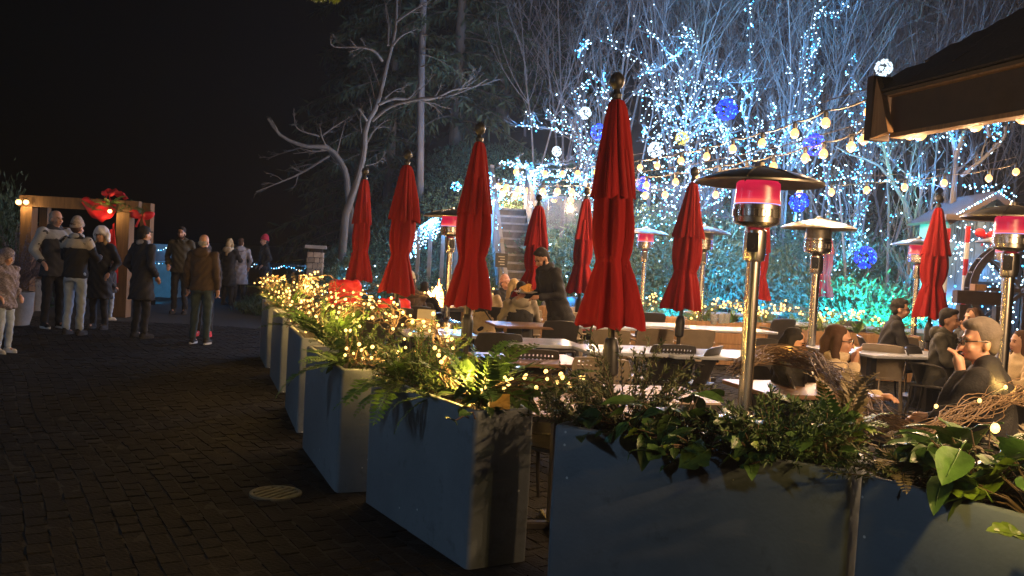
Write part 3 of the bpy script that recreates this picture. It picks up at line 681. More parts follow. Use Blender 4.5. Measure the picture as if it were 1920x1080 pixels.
# paper tag and bits
def paper_tag():
    p = pl(0, .985, .42, PH)
    root = tag(None or part('paper_tag', MB().add([(-.055, 0, -.02), (.06, .01, -.005), (.07, .02, .085), (-.03, .03, .09), (-.055, .008, -.02), (.06, .018, -.005), (.07, .028, .085), (-.03, .038, .09)],
        [(0, 1, 2, 3), (7, 6, 5, 4), (0, 1, 5, 4), (1, 2, 6, 5), (2, 3, 7, 6), (3, 0, 4, 7)]), M['yellow'], None), 'crumpled yellow paper tag lying on the grey end of the near planter', 'paper')
    root.location = p; root.rotation_euler = (-.35, 0, R(20))
paper_tag()
def drain():
    p = on(517, 925); root = thing('drain_cover', 'round cast iron drain cover with slots set in the paving', 'drain', (p.x, p.y, 0), R(62))
    rd = .165; ring = MB(); ring.lathe([(rd, -.02), (rd, .006), (rd - .004, .009), (rd - .022, .009), (rd - .024, .004), (rd - .024, -.02)], 32, cap=False); part('rim', ring, M['iron'], root, True)
    b = MB(); b.lathe([(rd - .02, -.0045), (rd - .02, -.0035)], 32); part('pit', b, M['black'], root)
    for k in range(-3, 3):
        y = (k + .5) * .048; hl = math.sqrt((rd - .022) ** 2 - y * y); s = MB(); s.box((0, 0, 0), (2 * hl, .026, .016), ch=.003); part('slat', s, M['iron'], root, loc=(0, y, .0))
drain()

# ================================================================== closed umbrellas
def umbrella_meshes(seed):
    r = rng(seed); nf = 8; n = 96; a = np.arange(n) * 2 * np.pi / n
    fa = r.uniform(.45, 1.45, nf); fo = r.uniform(-.3, .3, nf)
    def sheet(zs, rad, amp, twist, hem):
        V = []
        for z, ra, am in zip(zs, rad, amp):
            th = a + twist * z + fo[(np.arange(n) * nf // n) % nf] * am
            wave = np.abs(np.sin(nf * a / 2)) ** .8 * fa[(np.arange(n) * nf // n) % nf]
            w2 = .20 * np.sin(3 * nf * a / 2 + seed + z * 2) + .08 * np.sin(29 * a + seed * 3 + z * 5)
            rr = ra * (1 - am * .55 + am * (wave + w2))
            rr = rr * (1 + .09 * np.sin(2 * a + z * 3 + seed) + .05 * np.sin(5 * a - z * 4 + seed * 2)) 
            zz = z + (hem * (np.abs(np.cos(nf * a / 2)) * .026 + .014 * np.sin(3 * a + seed) - .012 * fa[(np.arange(n) * nf // n) % nf]) if z == zs[0] else 0)
            V.append(np.stack([rr * np.cos(th), rr * np.sin(th), np.full(n, 0) + zz], 1))
        V = np.concatenate(V); k = len(zs)
        i = np.arange(k - 1)[:, None] * n; j = np.arange(n)[None]
        return V, np.stack([i + j, i + (j + 1) % n, i + n + (j + 1) % n, i + n + j], -1).reshape(-1, 4)
    sk = r.uniform(.9, 1.1)
    zs = np.array([1.13, 1.17, 1.24, 1.32, 1.40, 1.47, 1.53, 1.58, 1.63, 1.72, 1.82, 1.95, 2.08, 2.2, 2.3])
    rad = np.array([.188, .186, .174, .158, .142, .128, .114, .106, .116, .126, .128, .120, .108, .096, .082]) * sk
    amp = np.array([.54, .53, .51, .49, .47, .44, .36, .30, .40, .48, .52, .52, .48, .44, .36])
    m1 = MB(); m1.add(*sheet(zs, rad, amp, .12, 1.0))
    zi = zs[:7] ; m1.add(*[x if k == 0 else x[:, ::-1] for k, x in enumerate(sheet(zi + .012, rad[:7] - .012, amp[:7], .12, 1.0))])
    zt = np.array([1.98, 2.02, 2.12, 2.24, 2.36, 2.48, 2.57, 2.62, 2.635])
    rt = np.array([.140, .136, .122, .106, .090, .074, .060, .046, .022]) * sk
    at_ = np.array([.52, .50, .48, .46, .42, .38, .30, .18, .05])
    m2 = MB(); m2.add(*sheet(zt, rt, at_, -.1, 1.0))
    m3 = MB(); zz = np.array([1.555, 1.565, 1.595, 1.605]); 
    m3.add(*sheet(zz, np.array([.100, .108, .108, .100]) * sk, np.array([.22] * 4), .12, 0)); 
    m3.tube([(-.02, -.107, 1.58), (-.05, -.125, 1.54), (-.045, -.13, 1.47)], [.012, .01, .008], 5)
    return m1.mesh('canopy', M['red_cloth'], 'all'), m2.mesh('vent_flap', M['red_cloth'], 'all'), m3.mesh('tie_strap', M['red_cloth'], 'all')
UM = [umbrella_meshes(s) for s in (3, 8, 14, 21, 33, 47, 52)]
_p = MB(); _p.cyl((0, 0, .05), (0, 0, 2.66), .024, n=12); UM_POLE = _p.mesh('pole', M['pole'], True)
_p = MB(); _p.lathe([(.02, 2.63), (.034, 2.64), (.036, 2.665), (.024, 2.68), (.02, 2.70), (.042, 2.72), (.052, 2.75), (.046, 2.785), (.02, 2.81)], 14); UM_FIN = _p.mesh('finial', M['black'], True)
_p = MB(); _p.lathe([(.30, 0), (.30, .045), (.27, .06), (.06, .08), (.045, .32), (.034, .33)], 24); UM_BASE = _p.mesh('base', M['black'], True)
_p = MB(); _p.lathe([(.03, .80), (.052, .82), (.056, .98), (.04, 1.05), (.03, 1.06)], 12); UM_HUB = _p.mesh('crank_housing', M['black'], True)
UMN = [0]
def umbrella(pxt, pyt, pxh, pyh, d, label, v, zs=1.0):
    a1, a2 = at(pxt, pyt, 1).z - CAM_H, at(pxh, pyh, 1).z - CAM_H; d = CAM_H * .598 / (.402 * a1 - a2)
    p = at((pxt + pxh) / 2, (pyt + pyh) / 2, d); t = at(pxt, pyt, d); h = at(pxh, pyh, d)
    root = thing('closed_umbrella', label, 'umbrella', (p.x, p.y, 0), 0, 'closed red umbrellas on the patio')
    s = t.z / 2.81; root.scale = (1, 1, s)
    ax = Vector((t.x - h.x, 0, t.z - h.z)); tilt = math.atan2(ax.x, ax.z); root.rotation_euler = (0, max(-.035, min(.035, tilt)), 0)
    for nm, me, m_ in (('base', UM_BASE, 0), ('pole', UM_POLE, 0), ('finial', UM_FIN, 0), ('crank_housing', UM_HUB, 0)): part(nm, me, None, root)
    c = UM[UMN[0] % 7]; UMN[0] += 1; rz = v * 1.7 + (p.x * 3)
    for nm, me in zip(('canopy', 'vent_flap', 'tie_strap'), c): part(nm, me, None, root, rot=(0, 0, rz))
    return root
umbrella(682, 314, 667, 528, 12.7, 'closed red umbrella leftmost, in front of the bare forked tree', 0)
umbrella(757, 281, 735, 549, 10.2, 'closed red umbrella in front of the woman in the cream beanie', 1)
umbrella(896, 230, 873, 575, 7.9, 'tall closed red umbrella beside the fire, overlapping a heater', 2)
umbrella(1175, 138, 1168, 615, 5.75, 'largest closed red umbrella, nearest, standing by the white table', 3)
umbrella(1011, 365, 1000, 560, 14.6, 'thin closed red umbrella directly behind the waiter', 0)
umbrella(1097, 352, 1083, 550, 13.2, 'closed red umbrella just right of the waiter', 1)
umbrella(1292, 313, 1267, 580, 10.0, 'closed red umbrella between the two tan chairs and the steel heater', 2)
umbrella(1432, 385, 1410, 562, 15.3, 'closed red umbrella mostly hidden behind the glowing heater', 3)
umbrella(1553, 398, 1546, 557, 15.8, 'closed red umbrella behind the unlit heater with the wide dome', 0)
umbrella(1757, 365, 1742, 596, 11.6, 'closed red umbrella on the right beside the man in the olive jacket', 1)

# ================================================================== patio heaters
_p = MB(); _p.lathe([(.43, -.012), (.432, .0), (.40, .018), (.27, .062), (.12, .095), (.035, .108), (.03, .14), (.0, .145)], 32, cap=False)
for k in range(8):
    a = k * math.pi / 4; _p.tube([(.03 * math.cos(a), .03 * math.sin(a), .112), (.27 * math.cos(a), .27 * math.sin(a), .065), (.425 * math.cos(a), .425 * math.sin(a), .006)], .005, 5)
HT_DOME = _p.mesh('reflector_dome', M['dome'], True)
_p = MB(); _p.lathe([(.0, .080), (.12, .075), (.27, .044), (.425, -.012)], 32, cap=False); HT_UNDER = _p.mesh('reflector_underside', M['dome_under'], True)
def heater_head(lit):
    b = MB(); b.lathe([(.152, -.19), (.150, -.15), (.146, -.06), (.13, -.045)], 28, cap=False, slot=0)
    b.lathe([(.1535, -.198), (.1545, -.172)], 28, cap=False, slot=1)
    return b
_hb = {True: heater_head(True).mesh('burner_screen', [M['glow_red'], M['glow_pink']], True), False: heater_head(False).mesh('burner_screen', [M['mesh_off'], M['steel']], True)}
_p = MB(); _p.lathe([(.151, -.262), (.150, -.256)], 28, cap=False); HT_BLUE = _p.mesh('gas_flame_ring', M['blueflame'], True)
_p = MB(); _p.lathe([(.06, -.42), (.13, -.40), (.155, -.385), (.157, -.35), (.15, -.345), (.15, -.30), (.157, -.295), (.158, -.268), (.14, -.262)], 28, cap=False)
for k in range(20):
    a = k * math.pi / 10; _p.box((.153 * math.cos(a), .153 * math.sin(a), -.322), (.012, .022, .05), rz=a)
HT_RING = _p.mesh('burner_ring', M['steel'], True)
_p = MB(); _p.lathe([(.149, -.343), (.149, -.302)], 28, cap=False); HT_SLOT = _p.mesh('ring_slot', M['black'], True)
_p = MB(); _p.lathe([(.05, -.42), (.075, -.44), (.078, -.60), (.07, -.64), (.05, -.65)], 18); HT_NECK = _p.mesh('valve_neck', M['steel'], True)
_p = MB(); _p.box((0, -.079, -.52), (.075, .012, .13), ch=.004); _p.cyl((0, -.084, -.545), (0, -.10, -.545), .018, n=12); HT_PANEL = _p.mesh('control_panel', M['black'])
_p = MB(); _p.cyl((0, 0, .6), (0, 0, 1.62), .047, n=20); HT_POST = _p.mesh('post', M['steel'], True)
_p = MB(); _p.lathe([(.26, 0), (.26, .04), (.235, .06), (.225, .12), (.225, .52), (.215, .57), (.06, .61), (.05, .63)], 28); HT_TANK = _p.mesh('tank_housing', M['steel'], True)
_p = MB(); _p.cyl((.14, 0, -.05), (.13, 0, .06), .006, n=6)
HT_ROD = _p.mesh('dome_bracket', M['steel'])
def heater(x, ytop, d, label, lit, rz=0.0, sc=1.0):
    t = at(x, ytop, d); hgt = t.z
    b = at(x - 8, ytop + 300, d)
    root = thing('patio_heater', label, 'heater', (t.x, t.y, 0), rz, 'steel mushroom patio heaters')
    root.scale = (sc, sc, 1); zo = hgt - .145
    lean = at(x - 16.5, ytop + 300, d)
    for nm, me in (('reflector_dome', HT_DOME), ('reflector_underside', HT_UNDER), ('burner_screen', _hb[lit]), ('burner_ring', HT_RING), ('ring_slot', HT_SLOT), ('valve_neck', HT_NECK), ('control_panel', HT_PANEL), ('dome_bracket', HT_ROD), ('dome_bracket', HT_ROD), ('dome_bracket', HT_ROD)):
        nb_ = len([q for q in root.children if q.name.startswith('dome_bracket')])
        part(nm, me, None, root, rot=(0, 0, nb_ * 2.094 if nm == 'dome_bracket' else 0), loc=(0, 0, zo + (0 if 'reflector' in nm or nm == 'dome_bracket' else .055 if nm == 'burner_screen' else .115)))
    if lit: part('gas_flame_ring', HT_BLUE, None, root, loc=(0, 0, zo + .115))
    o = part('post', HT_POST, None, root); f = (zo - .525 - .6) / 1.02; o.scale = (1, 1, f); o.location = (0, 0, .6 * (1 - f))
    part('tank_housing', HT_TANK, None, root)
    return root
heater(1425, 303, 6.15, 'steel patio heater nearest, glowing pink under a wide dark dome', True, R(-25))
heater(1902, 378, 8.1, 'patio heater at the right edge with pink glowing burner', True, R(-40))
heater(1537, 405, 10.6, 'unlit steel patio heater with wide ribbed dome behind the nearest heater', False, R(-30))
heater(1322, 420, 15.0, 'small steel patio heater between red umbrella and nearest heater', False, R(0))
heater(1212, 424, 17.0, 'far patio heater with red burner half hidden by the largest umbrella', True, R(0))
heater(848, 388, 13.6, 'patio heater on the left behind the umbrella by the fire', True, R(20))
heater(1725, 443, 14.5, 'far patio heater half hidden behind the right red umbrella', True, R(0))
heater(1890, 437, 13.6, 'second patio heater at right, just behind the edge heater', True, R(0))

# ================================================================== tables and chairs
TR = R(14)
def table_parts(w, dpt, top, slatted=False):
    out = []
    if slatted:
        n = int(round(dpt / .058))
        sm = MB(); sm.box((0, 0, 0), (w - .02, .046, .022), ch=.004); sm = sm.mesh('slat', M['slat'])
        for k in range(n): out.append(('slat', sm, (0, -dpt / 2 + .03 + k * (dpt - .06) / (n - 1), .739)))
        f = MB()
        for sx in (-1, 1): f.box((sx * (w / 2 - .012), 0, .722), (.03, dpt - .002, .03))
        for sy in (-1, 1): f.box((0, sy * (dpt / 2 - .008), .722), (w - .056, .02, .03))
        out.append(('apron', f.mesh('apron', M['frame']), (0, 0, 0)))
    else:
        t = MB(); o = rrect(w / 2, dpt / 2, .03); n = len(o); V = []
        for z, k in ((.715, .004), (.72, 0), (.742, 0), (.746, .004)): V += [(x * (1 - k / w * 2), y * (1 - k / dpt * 2), z) for x, y in o]
        V += [(0, 0, .715), (0, 0, .746)]
        Q = [(a * n + j, a * n + (j + 1) % n, (a + 1) * n + (j + 1) % n, (a + 1) * n + j) for a in range(3) for j in range(n)]
        T = [(4 * n, (j + 1) % n, j) for j in range(n)] + [(4 * n + 1, 3 * n + j, 3 * n + (j + 1) % n) for j in range(n)]
        t.add(V, Q, T); out.append(('top', t.mesh('top', M[top], True), (0, 0, 0)))
    for sx in ((-1, 1) if w > 1.0 else (0,)):
        p = MB(); p.box((0, 0, .375), (.075, .075, .66)); p.box((0, 0, .705), (.3, .3, .015)); out.append(('pedestal', p.mesh('pedestal', M['frame']), (sx * w * .3, 0, 0)))
        b = MB(); b.box((0, 0, .025), (.52, .06, .04), ch=.01); b.box((0, 0, .026), (.06, .52, .042), ch=.01); out.append(('foot', b.mesh('foot', M['frame']), (sx * w * .3, 0, 0)))
    return out
TB = {k: table_parts(*a) for k, a in {'white': (.78, .72, 'table'), 'white_long': (1.25, .75, 'table'), 'brown': (.9, .75, 'table_brown'), 'slat': (.95, .80, 'table', True), 'slat_small': (.7, .7, 'table', True)}.items()}
def table(x, y, kind, label, rz=TR, z=.745):
    p = on(x, y, z); root = thing('patio_table', label, 'table', (p.x, p.y, 0), rz, 'patio tables')
    for nm, me, loc in TB[kind]: part(nm, me, None, root, loc=loc)
    return root
table(1050, 757, 'slat', 'slatted wooden table nearest, behind the yellow paper tag', R(10))
table(1222, 738, 'slat_small', 'small slatted table seen between the foreground twigs', R(10))
table(1195, 655, 'white_long', 'long white table just behind the pole of the largest umbrella')
table(1345, 662, 'white_long', 'white table behind the post of the nearest heater')
table(1125, 610, 'white', 'white table left of the largest umbrella, behind a dark chair')
table(985, 608, 'brown', 'brown table behind the person in the hooded vest')
table(820, 622, 'white', 'table holding the upright cream menu card')
table(1360, 616, 'white_long', 'white table with three small tumblers behind the nearest heater')
table(1235, 608, 'white', 'white table partly hidden by the hem of the largest umbrella')
table(1345, 587, 'white_long', 'far white table in front of the back planters')
table(1520, 607, 'white_long', 'white table beneath the unlit heater', )
table(1690, 662, 'white_long', 'white table beside the pole of the right red umbrella')
table(1500, 727, 'brown', 'dark table in front of the two seated women')
table(990, 672, 'brown', 'brown table in front of the dark perforated chair')
table(1010, 640, 'white', 'table between the dark slab chairs behind the near fern')
table(900, 570, 'brown', 'far table by the people near the fire', )
table(1590, 655, 'white', 'table behind the woman with glasses')

def chair_meshes(m, style):
    def panel(w, h, hole, seed):
        "curved backrest panel with real perforations"
        nx, nz = 27, 21; x = np.linspace(-w / 2, w / 2, nx); z = np.linspace(0, h, nz); X, Z = np.meshgrid(x, z)
        r = .07; sh = np.clip((Z - (h - r)) / r, 0, 1); X = X * (1 - .10 * sh ** 2 - .06 * (1 - Z / h)); Z = Z - .018 * (2 * X / w) ** 2 * (Z / h)
        Y = .055 * (2 * X / w) ** 2 * -1 + .14 * Z / h * 1.0
        V = np.stack([X, Y, Z], -1).reshape(-1, 3); Q = []
        for k in range(nz - 1):
            for j in range(nx - 1):
                if hole == 'top' and 13 <= k <= 18 and k % 2 == 1 and 2 < j < nx - 4 and j % 2 == 1: continue
                if hole == 'all' and 2 <= k <= 18 and k % 2 == 0 and 1 < j < nx - 3 and j % 2 == 1: continue
                a = k * nx + j; Q.append((a, a + 1, a + nx + 1, a + nx))
        mb = MB(); n = len(V); N = np.array([0, .012, 0]); mb.add(np.vstack([V, V + N]), Q + [tuple(np.array(q[::-1]) + n) for q in Q])
        e = [k for k in range(nx)] + [k * nx + nx - 1 for k in range(1, nz)] + [(nz - 1) * nx + j for j in range(nx - 2, -1, -1)] + [k * nx for k in range(nz - 2, 0, -1)]
        mb.q.append((np.array([(e[i], e[i] + n, e[(i + 1) % len(e)] + n, e[(i + 1) % len(e)]) for i in range(len(e))]), 0))
        mb.tube((V[e] + N / 2).tolist() + [list(V[e[0]] + N / 2)], .009, 6)
        return mb.mesh('backrest', m, True)
    P = []
    P.append(('backrest', panel(.46, .38, style, 1), (0, .17, .45)))
    s = MB(); o = rrect(.235, .22, .06); n = len(o); V = []
    for z, k in ((.425, .97), (.43, 1), (.446, 1), (.452, .97)): V += [(x * k, y * k, z - .012 * (1 - (y / .22) ** 2)) for x, y in o]
    V += [(0, 0, .415), (0, 0, .438)]
    s.add(V, [(a * n + j, a * n + (j + 1) % n, (a + 1) * n + (j + 1) % n, (a + 1) * n + j) for a in range(3) for j in range(n)], [(4 * n, (j + 1) % n, j) for j in range(n)] + [(4 * n + 1, 3 * n + j, 3 * n + (j + 1) % n) for j in range(n)])
    P.append(('seat', s.mesh('seat', m, True), (0, 0, 0)))
    for sx in (-1, 1):
        l = MB(); l.tube([(sx * .20, -.18, .43), (sx * .215, -.20, .2), (sx * .23, -.23, 0)], [.016, .014, .012], 8); P.append(('leg', l.mesh('leg', M['frame'] if m == M['chair_dark'] else m, True), (0, 0, 0)))
        l = MB(); l.tube([(sx * .20, .18, .43), (sx * .21, .21, .2), (sx * .225, .26, 0)], [.016, .014, .012], 8); P.append(('leg', l.mesh('leg', M['frame'] if m == M['chair_dark'] else m, True), (0, 0, 0)))
        a = MB(); a.tube(smoothpath([(sx * .225, .235, .66), (sx * .255, .12, .675), (sx * .262, -.08, .665), (sx * .25, -.17, .62), (sx * .225, -.185, .44)], 14), .013, 8); P.append(('armrest', a.mesh('armrest', m, True), (0, 0, 0)))
    return P
CH = {k: chair_meshes(M[m], st) for k, m, st in (('dark', 'chair_dark', None), ('perf', 'chair_dark', 'top'), ('tan', 'chair_tan', None), ('wicker', 'chair_tan', 'all'))}
def chair_xy(x, y, rz, kind, label, top=.82, arms=True):
    p = on(x, y, top); return chair(p.x, p.y, rz, kind, label, arms)
def chair(x, y, rz, kind, label, arms=True):
    # chair's own front is -Y; the backrest stands at +Y, so rz=180 turns its back to the camera
    root = thing('patio_chair', label, 'chair', (x, y, 0), rz, 'patio chairs')
    for nm, me, loc in CH[kind]:
        if nm == 'armrest' and not arms: continue
        part(nm, me, None, root, loc=loc)
    return root
B = R(180)
def chair_back(x, y, kind, label, rz=0.0, arms=True):
    "chair seen from behind, backrest top at pixel x, y"
    p = on(x, y, .82); rz = B + rz; off = Matrix.Rotation(rz, 3, 'Z') @ Vector((0, .31, 0)); return chair(p.x - off.x, p.y - off.y, rz, kind, label, arms)
chair_back(921, 577, 'dark', 'dark slab chair behind the upright fern, under the beige coat', R(8), False)
chair_back(989, 581, 'tan', 'tan chair holding the person in the hooded vest', R(6))
chair_back(1056, 604, 'dark', 'dark slab chair directly below the waiter', R(14), False)
chair_back(938, 627, 'dark', 'dark rounded chair half hidden by the near fern fronds', R(5))
chair_back(1068, 587, 'tan', 'tan chair in front of the thin pole right of the waiter', R(10))
chair_back(1150, 620, 'tan', 'tan chair left of the pole of the largest umbrella', R(10))
chair_back(1234, 618, 'tan', 'tan chair just right of the largest umbrella', R(10))
chair_back(1312, 620, 'tan', 'tan chair between the umbrella pole and the nearest heater', R(10))
chair_back(1268, 649, 'perf', 'dark chair with perforated top beside the white table', R(10))
chair_back(1003, 658, 'perf', 'near dark chair with rows of small holes, behind the bright garland', R(12))
chair_back(1128, 674, 'wicker', 'woven tan chair behind the twigs of the foreground planter', R(-6))
chair_back(1225, 588, 'dark', 'far dark chair right of the largest umbrella hem', R(10))
chair_back(1385, 571, 'dark', 'far dark chair left of the nearest heater post in the back row', R(160))
chair_back(1448, 576, 'dark', 'far dark rounded chair right of the nearest heater post', R(150))
chair_back(1690, 633, 'tan', 'grey tan chair beside the pole of the right red umbrella', R(-10))
chair_back(1594, 603, 'dark', 'dark rounded chair in front of the long back planter', R(-40))
chair_back(1350, 652, 'dark', 'dark armchair beside the nearest heater post', R(60))
chair_back(1430, 637, 'dark', 'dark chair behind the black haired woman', R(-150))
chair_back(1655, 648, 'tan', 'rounded tan chair back above the faded fern', R(-25))
chair_back(1475, 600, 'dark', 'dark chair between the back tables under the unlit heater', R(20))
chair_back(1075, 558, 'dark', 'far dark chair behind the umbrella right of the waiter', R(20))
chair_back(700, 590, 'dark', 'dark chair beneath the leftmost umbrellas', R(30))
p_ = on(1018, 826, .45); chair(p_.x + .04, p_.y, R(-35), 'dark', 'dark chair tucked under the nearest slatted table')
# seats that carry people
def seat_under(x, y, rz, kind, label): return chair(x, y, rz, kind, label)

def tumbler_set():
    r = rng(2)
    for k, (x, y) in enumerate(((1338, 608), (1352, 607), (1362, 606))):
        p = on(x, y, .746); g = MB(); g.lathe([(.030, 0), (.040, .105), (.037, .105), (.028, .008), (0, .008)], 16, cap=False); g.lathe([(0, 0), (.03, 0)], 16, cap=False)
        o = part('tumbler', g, M['glass'], None, True); o.location = p; o.scale = (1.5, 1.5, 1.4)
        tag(o, ('leftmost of the three tumblers on the white table behind the heater', 'middle tumbler of the three on the white table behind the heater', 'rightmost of the three tumblers on the white table behind the heater')[k], 'glass', 'tumblers on the white table')
    p = on(1458, 590, .746); g = MB(); g.lathe([(.06, 0), (.10, .05), (.095, .052), (.055, .01), (0, .01)], 20, cap=False); o = part('bowl', g, M['white'], None, True); o.location = p; tag(o, 'small white bowl on the far table right of the nearest heater', 'bowl')
    p = on(795, 622, .746); m = MB(); a = R(78); m.box((0, .03, .085), (.13, .004, .18), rot=Matrix.Rotation(R(-10), 3, 'X')); m.box((0, .09, .085), (.13, .004, .18), rot=Matrix.Rotation(R(10), 3, 'X'))
    o = part('menu_card', m, M['paper'], None); o.location = (p.x, p.y, .745); o.scale = (1.45, 1.2, 1.35); o.rotation_euler = (0, 0, R(-8)); tag(o, 'cream folded menu card standing on a table left of the upright fern', 'menu card')
    # candle glasses and drinks by the seated women
    for k, (x, y, l) in enumerate(((1490, 715, 'short glass on the dark table before the women'), (1532, 712, 'second glass on the dark table, nearest the glasses wearer'), (1728, 655, 'glass by the umbrella pole on the right white table'))):
        p = on(x, y, .746); g = MB(); g.lathe([(.028, 0), (.036, .10), (.033, .10), (.026, .008), (0, .008)], 16, cap=False); o = part('tumbler', g, M['glass'], None, True); o.location = p; tag(o, l, 'glass')
    p = on(1497, 700, .746); m = MB(); m.box((0, 0, .09), (.15, .012, .18), ch=.003); o = part('menu_holder', m, M['wood_dark'], None); o.location = p; o.rotation_euler = (R(-6), 0, R(10)); tag(o, 'dark menu holder standing on the table before the women', 'menu holder')
tumbler_set()

# ================================================================== people
JOBS = []          # (object, prims, voxel) -> turned into one smooth skin each
_th = np.linspace(0, math.pi / 2, 5)
def P_cap(p0, p1, r0, r1, fl=(1, 1)):
    p0, p1 = np.array(p0, float), np.array(p1, float); ax = p1 - p0; L = np.linalg.norm(ax)
    ax = ax / L if L > 1e-6 else np.array([0, 0, 1.0])
    u = np.cross(ax, [1.0, 0, 0] if abs(ax[0]) < .8 else [0, 1.0, 0]); u /= np.linalg.norm(u); w = np.cross(ax, u); n = 10
    a = np.arange(n) * 2 * np.pi / n; ring = u[None] * np.cos(a)[:, None] + w[None] * np.sin(a)[:, None]
    V = [p0 - ax * r0]
    for t in (1.1, .55, 0): V += list(p0 - ax * r0 * math.sin(t) + ring * r0 * math.cos(t))
    for t in (0, .55, 1.1): V += list(p1 + ax * r1 * math.sin(t) + ring * r1 * math.cos(t))
    V.append(p1 + ax * r1); V = np.array(V); Q = []; T = []
    for k in range(5):
        for j in range(n): b = 1 + k * n; Q.append((b + j, b + (j + 1) % n, b + n + (j + 1) % n, b + n + j))
    for j in range(n): T += [(0, 1 + (j + 1) % n, 1 + j), (len(V) - 1, 1 + 5 * n + j, 1 + 5 * n + (j + 1) % n)]
    return V, Q, T
def P_ell(c, r, rot=None):
    V = []; n = 12; m = 8
    V.append((0, 0, -1)); 
    for k in range(1, m):
        t = -math.pi / 2 + math.pi * k / m
        for j in range(n): a = 2 * math.pi * j / n; V.append((math.cos(t) * math.cos(a), math.cos(t) * math.sin(a), math.sin(t)))
    V.append((0, 0, 1)); V = np.array(V) * np.array(r)
    if rot is not None: V = V @ np.array(rot).T
    Q = []; T = []
    for k in range(m - 2):
        for j in range(n): b = 1 + k * n; Q.append((b + j, b + (j + 1) % n, b + n + (j + 1) % n, b + n + j))
    for j in range(n): T += [(0, 1 + (j + 1) % n, 1 + j), (len(V) - 1, 1 + (m - 2) * n + j, 1 + (m - 2) * n + (j + 1) % n)]
    return V + np.array(c), Q, T
def P_loft(rings, X):
    "rings of (z, rx, ry, y) in a torso frame X (4x4)"
    n = 16; a = np.arange(n) * 2 * np.pi / n; V = []
    for z, rx, ry, y in rings: V += [(rx * math.copysign(abs(math.cos(t)) ** .85, math.cos(t)), y + ry * math.copysign(abs(math.sin(t)) ** .9, math.sin(t)), z) for t in a]
    k = len(rings); V += [(0, rings[0][3], rings[0][0]), (0, rings[-1][3], rings[-1][0])]
    V = np.array(V); m = np.array(X); V = V @ m[:3, :3].T + m[:3, 3]
    Q = [(b * n + j, b * n + (j + 1) % n, (b + 1) * n + (j + 1) % n, (b + 1) * n + j) for b in range(k - 1) for j in range(n)]
    T = [(k * n, (j + 1) % n, j) for j in range(n)] + [(k * n + 1, (k - 1) * n + j, (k - 1) * n + (j + 1) % n) for j in range(n)]
    return V, Q, T
def flush_jobs():
    tmp = []
    for o, prims, vox, sm in JOBS:
        mb = MB()
        for V, Q, T in prims: mb.add(V, Q, T)
        t = bpy.data.objects.new('tmp', mb.mesh('tmp', o.data.materials[0])); COL.objects.link(t)
        m = t.modifiers.new('r', 'REMESH'); m.mode = 'VOXEL'; m.voxel_size = vox; m.use_smooth_shade = True
        s = t.modifiers.new('s', 'SMOOTH'); s.factor = .5; s.iterations = sm
        tmp.append(t)
    dg = bpy.context.evaluated_depsgraph_get(); dg.update()
    for (o, prims, vox, sm), t in zip(JOBS, tmp):
        me = bpy.data.meshes.new_from_object(t.evaluated_get(dg)); old = o.data
        n = len(me.vertices); co = np.empty(n * 3, np.float32); me.vertices.foreach_get('co', co); co = co.reshape(-1, 3)
        w = o.get('wr', 0.0)
        if w:
            nr = np.empty(n * 3, np.float32); me.vertices.foreach_get('normal', nr); nr = nr.reshape(-1, 3); ph = (sum(map(ord, o.name)) % 97) * .37
            x, y, z = co.T
            f = np.sin(z * 46 + 7 * np.sin(x * 9 + ph) + 5 * np.sin(y * 8 + ph)) * .6 + np.sin(z * 23 + x * 31 + y * 17 + ph) * .5 + np.sin(x * 60 + z * 12 + ph) * .25
            co += nr * (f * w)[:, None]; me.vertices.foreach_set('co', co.ravel())
        me.materials.clear()
        for m in old.materials: me.materials.append(m)
        me.polygons.foreach_set('use_smooth', np.ones(len(me.polygons), bool)); me.update(); me.name = o.name
        o.data = me
        if 'wr' in o: del o['wr']
    for t in tmp: d = t.data; bpy.data.objects.remove(t); bpy.data.meshes.remove(d)
def soft(name, prims, m, parent, vox=.018, sm=3, wr=0.0):
    o = part(name, MB().add([(0, 0, 0)]), m, parent)
    if wr: o['wr'] = wr
    JOBS.append((o, prims, vox, sm)); return o

